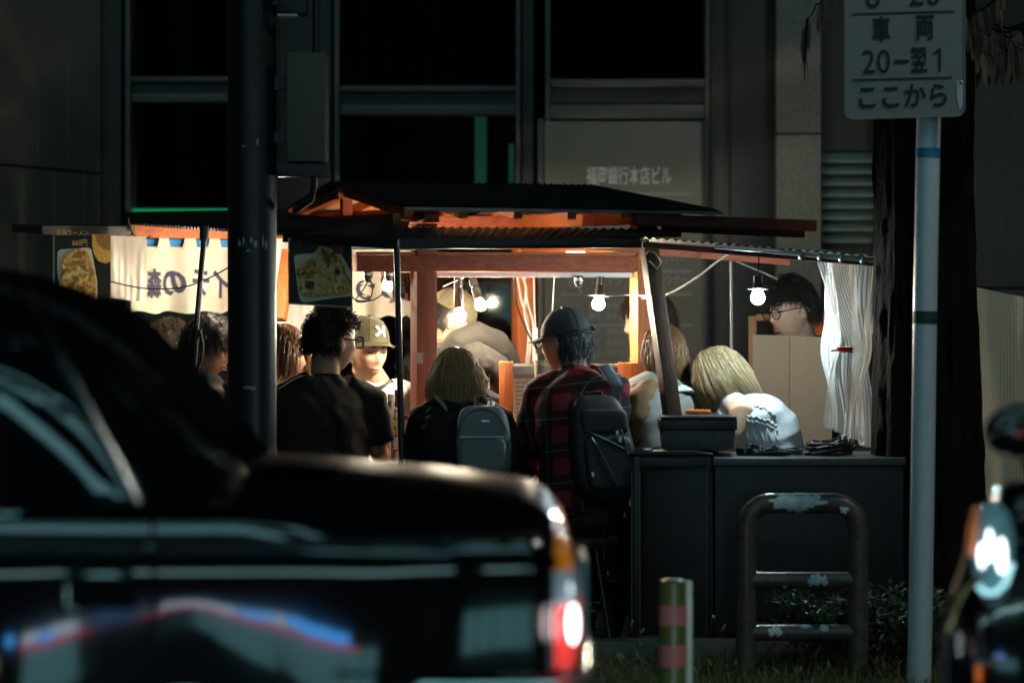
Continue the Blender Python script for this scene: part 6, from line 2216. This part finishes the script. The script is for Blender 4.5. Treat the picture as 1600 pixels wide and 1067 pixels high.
MB().tube([c + R @ V(-.075, -.02, .14), P(900, 612, 12.03), P(880, 580, 12.1), P(862, 590, 12.2)], [(.024, .007)] * 4, 10).build('shoulder_strap', m_bpk, bk, smooth=True)
MB().tube([c + R @ V(.06, -.02, .13), P(962, 600, 12.1), P(945, 573, 12.2), P(930, 585, 12.32)], [(.026, .007)] * 4, 10).build('shoulder_strap', m_straps, bk, smooth=True)
# ================================================================== THE BLACK CAR
m_paint = M('car_black', (.004, .005, .006), .10, var=0, coat=1.0, spec=.5)
m_paint.node_tree.nodes['Principled BSDF'].inputs['Coat Roughness'].default_value = .03
m_roof = M('roof_matte_black', (.004, .004, .005), .8, var=.2, scale=20, spec=0)
m_paint2 = M('car_black_matte', (.004, .004, .005), .7, var=.2, scale=14, coat=0, spec=0)  # same paint made matte so the bulbs do not mirror in it
m_paint2.node_tree.nodes['Principled BSDF'].inputs['Coat Roughness'].default_value = .3
m_chrome = M('chrome', (.75, .78, .79), .2, metal=1.0, var=.05, scale=20)
m_carglass = M('car_glass', (.004, .008, .009), .03, var=0, coat=.6)
m_rubber = M('tyre_rubber', (.02, .02, .02), .8, var=.2)
m_gap = M('panel_gap', (.002, .002, .002), .9, var=0)
car = thing('car', 'black saloon car out of focus in the foreground, tail to the right', 'car', (-2.2, 6.9, 0))
CY = 6.9
XR = .135                                         # rear end


def lerp_tab(x, tab):
    if x <= tab[0][0]:
        return tab[0][1]
    for (a, b), (c, d) in zip(tab, tab[1:]):
        if x <= c:
            t = (x - a) / (c - a)
            t = t * t * (3 - 2 * t) * .35 + t * .65
            return b + (d - b) * t
    return tab[-1][1]


LEN = 4.6
XF = XR - LEN
DECK = [(XF, .80), (XF + .05, .88), (XF + .4, .95), (XF + 1.25, 1.03), (XF + 1.4, 1.06), (-.70, 1.045), (-.5, 1.045), (-.2, 1.022), (0.0, .998), (.05, .985), (.085, .96), (.115, .90), (XR, .80)]
HALF = [(XF, .55), (XF + .06, .70), (XF + .3, .80), (XF + 1.0, .845), (-1.0, .85), (-.4, .84), (-.1, .82), (.04, .79), (.09, .75), (.12, .69), (XR, .60)]
WH = [(-.60, .315), (XF + .85, .315)]


def floor_z(x):
    z = .22
    for wx, wz in WH:
        d = abs(x - wx)
        if d < .375:
            z = max(z, wz + math.sqrt(max(0, .375 ** 2 - d * d)) - .0)
    return z


def section(x):
    zd, w, zb = lerp_tab(x, DECK), lerp_tab(x, HALF), floor_z(x)
    pr = [(.955, .22), (.985, .36), (1.0, .52), (1.003, .70), (.998, .89), (.987, .94), (.968, .965), (.95, zd - .045), (.925, zd - .02), (.88, zd - .010), (.80, zd - .001), (.62, zd + .012), (.45, zd + .024), (.25, zd + .036), (0, zd + .042)]
    out = []
    fl = 0
    for wx, wz_ in WH:
        fl += .022 * math.exp(-((abs(x - wx) - .34) / .10) ** 2) + .012 * math.exp(-((x - wx) / .3) ** 2)
    for k_, (f, z) in enumerate(pr):
        z = min(z, zd - .05 + .004 * k_) if k_ < 7 else z
        z = max(z, zb + .0015 * k_)
        out.append((f * w + (fl * max(0, 1 - abs(z - .62) / .26) if k_ < 9 else 0), z))
    return out


xs = sorted(set([round(v, 4) for v in list(np.linspace(XF, XR, 90)) + list(np.linspace(-1.05, -.15, 40)) + list(np.linspace(.0, XR, 16))]))
rings = []
for x in xs:
    s = section(x)
    rings.append([V(x, CY - y, z) for y, z in s] + [V(x, CY + y, z) for y, z in s[::-1][1:]])
MB().loft(rings, True).build('body', m_paint, car, smooth=True, sharp=50)

ROOF = [(-3.45, 1.07), (-3.25, 1.16), (-2.7, 1.42), (-2.5, 1.475), (-2.1, 1.505), (-1.5, 1.507), (-1.2, 1.497), (-1.04, 1.478), (-.94, 1.450), (-.86, 1.412), (-.79, 1.365), (-.72, 1.30), (-.65, 1.225), (-.58, 1.145), (-.54, 1.10), (-.50, 1.04)]


def cab(x):
    """half cross-section of the cabin, from the belt up to the crown"""
    h = lerp_tab(x, ROOF) - 1.045
    tail = max(0, min(1, (x + .95) / .45))
    by = .775 - .07 * tail
    pr = [(0, 0), (.030, .2), (.064, .4), (.104, .6), (.155, .765), (.225, .88), (.345, .95), (.54, .99), (.775, 1.004)]
    return [(max(0, by - dy * (1 - 0 * tail)) if k_ < 8 else 0, 1.03 + h * f + (.012 if f > .9 else 0)) for k_, (dy, f) in enumerate(pr)]


xs2 = list(np.linspace(-3.45, -1.4, 26)) + list(np.linspace(-1.35, -.50, 44))
rings = []
for x in xs2:
    s = cab(x)
    rings.append([V(x, CY - y, z) for y, z in s] + [V(x, CY + y, z) for y, z in s[::-1][1:]])
cabin = MB().loft(rings, True).build('cabin', m_paint, car, smooth=True, sharp=70)
cabin.data.materials.append(m_roof)                # the roof and rear panel are matt to keep stall reflections off
nr = len(rings[0])
for pi, poly in enumerate(cabin.data.polygons):
    if pi < (len(rings) - 1) * nr and 6 <= pi % nr <= nr - 8:
        poly.material_index = 1


def side_y(x, z):
    s = cab(x)
    for (y0, z0), (y1, z1) in zip(s, s[1:]):
        if z0 <= z <= z1 + 1e-6:
            t = (z - z0) / max(1e-6, z1 - z0)
            return y0 + (y1 - y0) * t
    return s[-1][0]


def on_side(px, py, off=0.0):
    """world point on the near cabin side under a photo pixel"""
    Y = CY - .72
    for _ in range(12):
        q = P(px, py, Y)
        Y = CY - side_y(min(max(q.x, -3.4), -.52), max(1.031, min(q.z, 1.48))) - off
    return P(px, py, Y)


# rear door window with its chrome surround
win = [(-420, 430), (-150, 424), (-40, 428), (10, 440), (42, 470), (70, 515), (110, 580), (150, 655), (185, 720), (212, 775), (222, 797)]
top = [on_side(x, y, .004) for x, y in win]
bot = [on_side(x, 797, .004) for x, y in win]
gm = MB()
K = 10
gm.add([top[i].lerp(bot[i], j / K) for i in range(len(win)) for j in range(K + 1)], [])
vs, fs = [], []
for i in range(len(win)):
    for j in range(K + 1):
        x = win[i][0]
        y = win[i][1] + (797 - win[i][1]) * j / K
        vs.append(on_side(x, y, .004))
for i in range(len(win) - 1):
    for j in range(K):
        a = i * (K + 1) + j
        fs.append([a, a + 1, a + K + 2, a + K + 1])
gm = MB().add(vs, fs)
gw = gm.build('window', m_carglass, car, smooth=True)
MB().tube([on_side(x, y, .008) for x, y in win] + [on_side(230, 806, .008)], [(.011, .006)] * (len(win) + 1), 10).build('window_trim', m_chrome, gw, smooth=True)
MB().tube([on_side(x, 803, .010) for x in (-420, -200, -100, 0, 60, 120, 180, 218)], [(.013, .008)] * 8, 10).build('sill_trim', m_chrome, car, smooth=True)
dv = [(12, 446), (40, 520), (58, 600), (66, 700), (68, 797)]
MB().tube([on_side(x - 75, y, .006) for x, y in dv], [(.012, .004)] * 5, 8).build('window_divider', m_gap, gw, smooth=True)
# door edge behind the window
MB().tube([on_side(x + 22, y - 6, .002) for x, y in win[3:]] + [on_side(246, 806, .002)], .0035, 6).build('door_gap', m_gap, car, smooth=True)
# rear screen (its near edge shows as the bright curve over the pillar)
rs = []
for x in np.linspace(-.88, -.57, 14):
    s = cab(x)
    yl, z5 = s[5]
    rs.append([V(x, CY - yl * .93, z5 + .012), V(x, CY - yl * .6, s[7][1] + .006), V(x, CY, s[8][1] + .007), V(x, CY + yl * .6, s[7][1] + .006), V(x, CY + yl * .93, z5 + .012)])
MB().loft(rs, False, closed=False).build('rear_screen', m_roof, car, smooth=True)
MB().tube([V(x, CY - cab(x)[4][0] - .002, cab(x)[4][1] + .004) for x in np.linspace(-.98, -.54, 16)], [(.010, .006)] * 16, 8).build('drip_moulding', m_paint, car, smooth=True)


def on_body(px, py, off=0.0):
    Y = CY - .83
    for _ in range(12):
        q = P(px, py, Y)
        s = section(min(max(q.x, XF), XR - .002))
        yy = s[-1][0]
        for (y0, z0), (y1, z1) in zip(s, s[1:]):
            if z0 <= q.z <= z1 + 1e-6:
                yy = y0 + (y1 - y0) * (q.z - z0) / max(1e-6, z1 - z0)
                break
        Y = CY - yy - off
    return P(px, py, Y)


def strip(name, pts, mat, r, par=car, n=8):
    return MB().tube([on_body(x, y, .006) for x, y in pts], [r] * len(pts), n).build(name, mat, par, smooth=True)


strip('side_moulding', [(-500, 862), (-200, 860), (0, 857), (120, 855), (232, 853)], m_chrome, (.017, .009))
strip('side_moulding', [(242, 853), (330, 851), (420, 849), (520, 846), (640, 844), (760, 841), (838, 838)], m_chrome, (.016, .008))
strip('door_gap', [(238, 812), (240, 870), (240, 930), (236, 980), (225, 1010)], m_gap, (.004, .003))
dh = strip('door_handle', [(104, 892), (104, 950), (120, 952)], m_chrome, (.004, .004))
MB().prism([on_body(108, 890, .004), on_body(208, 890, .004), on_body(210, 950, .004), on_body(108, 950, .004)], (0, .01, 0)).build('handle_recess', m_gap, dh)
MB().tube([on_body(112, 905, .012), on_body(130, 898, .025), on_body(185, 898, .025), on_body(205, 905, .012)], [(.011, .008)] * 4, 10).build('handle_bar', m_chrome, dh, smooth=True)
strip('lower_moulding', [(520, 1052), (640, 1052), (780, 1052)], m_gap, (.004, .004))
# bumper
bm_ = MB()
prof = [(-.02, -.055), (.025, -.05), (.04, 0), (.03, .05), (-.02, .055)]
pathb = [(-.17, .842), (-.05, .845), (.04, .83), (.08, .76), (.10, .6), (.11, .3), (.11, -.3), (.10, -.6), (.08, -.76), (.04, -.83), (-.05, -.845), (-.17, -.842)]
rings = []
for i, (x, y) in enumerate(pathb):
    a, b = pathb[max(0, i - 1)], pathb[min(len(pathb) - 1, i + 1)]
    nx, ny = -(b[1] - a[1]), (b[0] - a[0])
    l = math.hypot(nx, ny)
    nx, ny = nx / l, ny / l
    if nx * x + ny * y < 0 and x > 0:
        nx, ny = -nx, -ny
    if x < 0:
        nx, ny = 0, math.copysign(1, y)
    rings.append([V(x + nx * o, CY - (y + ny * o), .62 + z * 1.6) for o, z in prof])
bump = MB().loft(rings, True).build('bumper', m_paint, car, smooth=True, sharp=50)
MB().tube([V(x + (.04 if x > 0 else 0), CY - y * 1.045, .712) for x, y in pathb], [(.012, .008)] * len(pathb), 8).build('bumper_trim', m_chrome, bump, smooth=True)
# tail lamps: orange, clear and red lens stacked round the corner
m_lo = M('lens_orange', (.75, .22, .02), .15, var=.15, scale=60, emit=(1, .32, .02), estr=.22, coat=.5)
m_lc = M('lens_clear', (.55, .62, .68), .12, var=.25, scale=70, emit=(.5, .75, 1), estr=.10, coat=.5)
m_lr = M('lens_red', (.6, .03, .03), .15, var=.1, emit=(1, .07, .06), estr=.75, coat=.5)
m_hot = M('lamp_hot', (1, 1, 1), .3, var=0, emit=(1, .82, .80), estr=7)
for sgn in (-1, 1):
    tl = MB()
    rws = [(816, 876, 868), (826, 873, 874), (850, 868, 882), (888, 865, 890)]

    def lens(rows, name, mat, par):
        rr = []
        for (py, xl, xr) in rows:
            q = on_body(xl, py, 0)
            z = q.z
            yn = CY - q.y                     # half width there
            X0, X1 = P(xl, py, q.y).x, P(xr, py, q.y + .04).x
            ring = [(X0, yn + .008), (X0 + (X1 - X0) * .45, yn + .006), (X0 + (X1 - X0) * .8, yn - .02), (X1, yn - .10), (X1 + .004, yn - .28), (X1 - .03, yn - .28), (X0, yn - .05)]
            rr.append([V(x, CY + sgn * y, z) for x, y in ring])
        return MB().loft(rr, True).build(name, mat, par, smooth=True, sharp=50)
    L1 = lens([(1044, 866, 901), (1000, 866, 906), (948, 866, 907)], 'tail_light', m_lr, car)
    lens([(946, 866, 906), (920, 866, 904), (892, 866, 898)], 'reverse_lens', m_lc, L1)
    lens([(890, 866, 897), (860, 867, 889), (838, 869, 882), (818, 872, 876)], 'indicator_lens', m_lo, L1)
    h = P(899, 975, 6.12)
    MB().ball((h.x - .004, CY + sgn * (CY - 6.13), h.z), (.009, .02, .036), 12, 8).build('bulb', m_hot, L1, smooth=True)
    MB().tube([V(P(861, 0, 6.07).x, CY + sgn * .80, P(0, y, 6.1).z) for y in (942, 1000, 1045)], .0075, 10).build('lamp_trim', m_chrome, L1, smooth=True)
MB().box((XR + .012, CY, .80), (.012, .34, .17)).build('number_plate', m_white, car)
# boot lid skin, added matte over the deck to damp the mirrored bulbs
bl, bl2 = [], []
m_soft = M('car_black_soft', (.006, .006, .006), .36, var=0, spec=.3)
for x in [-.52, -.45, -.35, -.25, -.15, -.05, .02, .05, .075, .10]:
    s = section(x)
    row = [V(x, CY - y, z + .003) for y, z in s[8:]]
    bl.append(row[:-1])
    bl2.append([V(x, CY - y, z + .003) for y, z in s[12:]] + [V(x, CY + y, z + .003) for y, z in s[9:][::-1][1:]])
MB().loft(bl, False, closed=False).build('boot_lid', m_paint2, car, smooth=True, sharp=60)
MB().loft(bl2, False, closed=False).build('boot_lid_sheen', m_soft, car, smooth=True, sharp=60)  # satin skin added for a soft band of reflected stall light
# trunk lid edge and its chrome finish
MB().tube([V(x, CY - lerp_tab(x, HALF) * .86, lerp_tab(x, DECK) + .000) for x in np.linspace(-.30, .06, 12)], .0028, 6).build('boot_gap', m_gap, car, smooth=True)
hb = bpy.data.lights.new('headlight_beam', 'SPOT')
hb.energy, hb.spot_size, hb.spot_blend, hb.shadow_soft_size, hb.color = 45, math.radians(150), 1.0, .04, (.8, .95, 1)
m_rim = M('wheel_rim', (.4, .4, .42), .3, metal=.9, var=.1)
for wx, wz in WH:
    for sgn in (-1, 1):
        yc = CY + sgn * .72
        w = MB().lathe((wx, yc, wz), [(.19, -.09), (.285, -.095), (.31, -.07), (.315, 0), (.31, .07), (.285, .095), (.19, .09)], 40, (0, 1, 0)).build('wheel', m_rubber, car, smooth=True)
        MB().lathe((wx, yc, wz), [(.02, -.085 * 1), (.12, -.075), (.185, -.092), (.195, -.08), (.195, .08), (.185, .092), (.12, .075), (.02, .085)], 36, (0, 1, 0)).build('rim', m_rim, w, smooth=True)
    ar = MB().tube([V(wx + .385 * math.cos(a), CY - .845, wz + .385 * math.sin(a)) for a in np.linspace(-.2, 3.34, 30)], [(.012, .008)] * 30, 8).build('arch_trim', m_chrome, car, smooth=True)

# ================================================================== THE SCOOTER at the right edge
sc_ = thing('scooter', 'dark scooter with a lit white headlight cut off by the right edge', 'scooter', (1.35, 7.05, 0))
m_scp = M('scooter_black', (.006, .006, .007), .14, var=0, coat=1.0)
YQ = 6.95
q = lambda x, y, dy=0.0: P(x, y, YQ + dy)


def shell(name, rows, mat, par=sc_, depth=.2, sharp=60):
    """stack of rounded cross-sections: (row y, left x, right x, front offset, half depth)"""
    rr = []
    for (py, xl, xr, fo, hd_) in rows:
        a, b = q(xl, py), q(xr, py)
        cx, rx = (a.x + b.x) / 2, (b.x - a.x) / 2
        rr.append([V(cx + rx * math.copysign(abs(math.cos(t_)) ** .7, math.cos(t_)), YQ + .1 + fo + hd_ * math.copysign(abs(math.sin(t_)) ** .7, math.sin(t_)), a.z) for t_ in [6.2832 * i / 28 for i in range(28)]])
    return MB().loft(rr, True).build(name, mat, par, smooth=True, sharp=sharp)


shell('handlebar_cover', [(756, 1592, 1640, 0, .06), (766, 1572, 1665, 0, .085), (790, 1560, 1680, 0, .10), (830, 1556, 1690, 0, .10), (850, 1560, 1690, 0, .09)], m_scp)
shell('front_apron', [(800, 1536, 1700, .06, .09), (880, 1520, 1710, .05, .11), (930, 1500, 1715, .04, .12), (985, 1482, 1720, .03, .13), (1060, 1478, 1725, .03, .14), (1180, 1500, 1720, .04, .14), (1330, 1560, 1700, .08, .10)], m_scp)
hl = shell('headlight', [(783, 1553, 1562, -.05, .02), (800, 1534, 1578, -.07, .03), (835, 1523, 1586, -.09, .035), (880, 1520, 1585, -.09, .035), (915, 1523, 1572, -.085, .03), (934, 1535, 1556, -.07, .02)], M('lens_shell', (.10, .2, .24), .08, var=0, coat=1, emit=(.3, .8, .9), estr=.10))
m_hlamp = M('headlamp_glow', (1, 1, 1), .3, var=0, emit=(.80, .95, 1), estr=3.5)
for (cx, cy, rx, ry) in ((1534, 868, 6, 20), (1546, 852, 6, 26), (1565, 868, 8, 28)):
    MB().ball(q(cx, cy, -.028), (rx / F * YQ, .012, ry / F * YQ), 16, 10).build('reflector_lit', m_hlamp, hl, smooth=True)
MB().tube([q(x, y, -.03) for x, y in ((1528, 915), (1540, 926), (1556, 926), (1572, 910), (1582, 880))], .006, 8).build('light_ring', M('ring_glow', (1, 1, 1), .3, var=0, emit=(.4, .9, 1), estr=1.0), hl, smooth=True)
MB().tube([q(1527, 792, -.02), q(1519, 830, -.02), q(1516, 868, -.02)], [.006, .011, .007], 10).build('indicator', M('ind_orange', (.8, .22, .06), .2, var=0, emit=(1, .25, .08), estr=.12), sc_, smooth=True)
hbo = bpy.data.objects.new('headlight_beam', hb)
COL.objects.link(hbo)
hbo.parent = sc_
hbo.location = (q(1546, 868, -.09) + V(-.16, -.04, 0)) - ORG[sc_.name]
hbo.rotation_euler = V(-.80, .42, -.30).to_track_quat('-Z', 'Y').to_euler()
mr = MB().ball(q(1592, 673, -.05), (.074, .028, .056), 26, 16, Matrix.Rotation(-.12, 3, 'Y')).build('mirror', m_scp, sc_, smooth=True)
MB().tube([q(1600, 720, -.03), q(1618, 760, 0), q(1625, 790, .02)], .007, 8).build('mirror_stem', m_scp, mr, smooth=True)
MB().ball(q(1541, 662, -.05), .006, 10, 6).build('mirror_bolt', m_chrome, mr, smooth=True)
MB().ball(q(1592, 678, -.085), (.012, .004, .007), 10, 6).build('mirror_red_spot', M('mirror_red_glow', (.4, .12, .1), .4, emit=(1, .2, .15), estr=.05), mr, smooth=True)  # small red spot with a faint glow put into its colour
m_goldc = M('trim_gold', (.75, .52, .22), .25, metal=1.0, var=.1)
MB().tube([q(1534, 900, -.04), q(1512, 915, -.05), q(1496, 945, -.06), q(1482, 985, -.06)], .0065, 8).build('apron_trim', m_goldc, sc_, smooth=True)
MB().ball(q(1554, 783, -.03), .008, 10, 6).build('cover_bolt', m_chrome, sc_, smooth=True)
MB().tube([q(1481, 985, -.055), q(1479, 1060, -.055), q(1495, 1160, -.05)], .004, 8).build('apron_trim', m_chrome, sc_, smooth=True)
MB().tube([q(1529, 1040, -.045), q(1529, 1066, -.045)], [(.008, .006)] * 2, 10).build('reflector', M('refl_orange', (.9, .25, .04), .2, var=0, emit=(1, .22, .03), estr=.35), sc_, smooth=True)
MB().tube([q(1531, 960, -.045), q(1530, 1030, -.045)], .003, 6).build('badge_bar', m_chrome, sc_, smooth=True)
wz = .22
wxs = 1.07
wh = MB().lathe((wxs, YQ + .12, wz), [(.12, -.045), (.2, -.05), (.22, -.02), (.22, .02), (.2, .05), (.12, .045)], 32, (.45, 1, 0)).build('wheel', m_rubber, sc_, smooth=True)
MB().lathe((wxs, YQ + .12, wz), [(.02, -.04), (.12, -.03), (.125, .03), (.02, .04)], 28, (.45, 1, 0)).build('rim', m_rim, wh, smooth=True)
MB().tube([V(wxs - .02, YQ + .05, wz), V(wxs + .05, YQ + .08, .5), V(1.16, YQ + .1, .75)], .025, 10).build('fork', m_scp, sc_, smooth=True)
MB().box((1.5, 7.25, .32), (.55, .3, .09), Matrix.Rotation(.4, 3, 'Z')).build('footboard', m_scp, sc_, bevel=.03)
MB().ball((2.0, 7.45, .62), (.42, .17, .17), 20, 12, Matrix.Rotation(.4, 3, 'Z')).build('seat', m_rubber, sc_, smooth=True)
MB().ball((2.1, 7.48, .42), (.42, .14, .18), 20, 12, Matrix.Rotation(.4, 3, 'Z')).build('tail_body', m_scp, sc_, smooth=True)
w2 = MB().lathe((2.25, 7.52, wz), [(.12, -.05), (.2, -.055), (.22, -.02), (.22, .02), (.2, .055), (.12, .05)], 32, (-.4, 1, 0)).build('wheel', m_rubber, sc_, smooth=True)
MB().lathe((2.25, 7.52, wz), [(.02, -.045), (.12, -.035), (.125, .035), (.02, .045)], 28, (-.4, 1, 0)).build('rim', m_rim, w2, smooth=True)
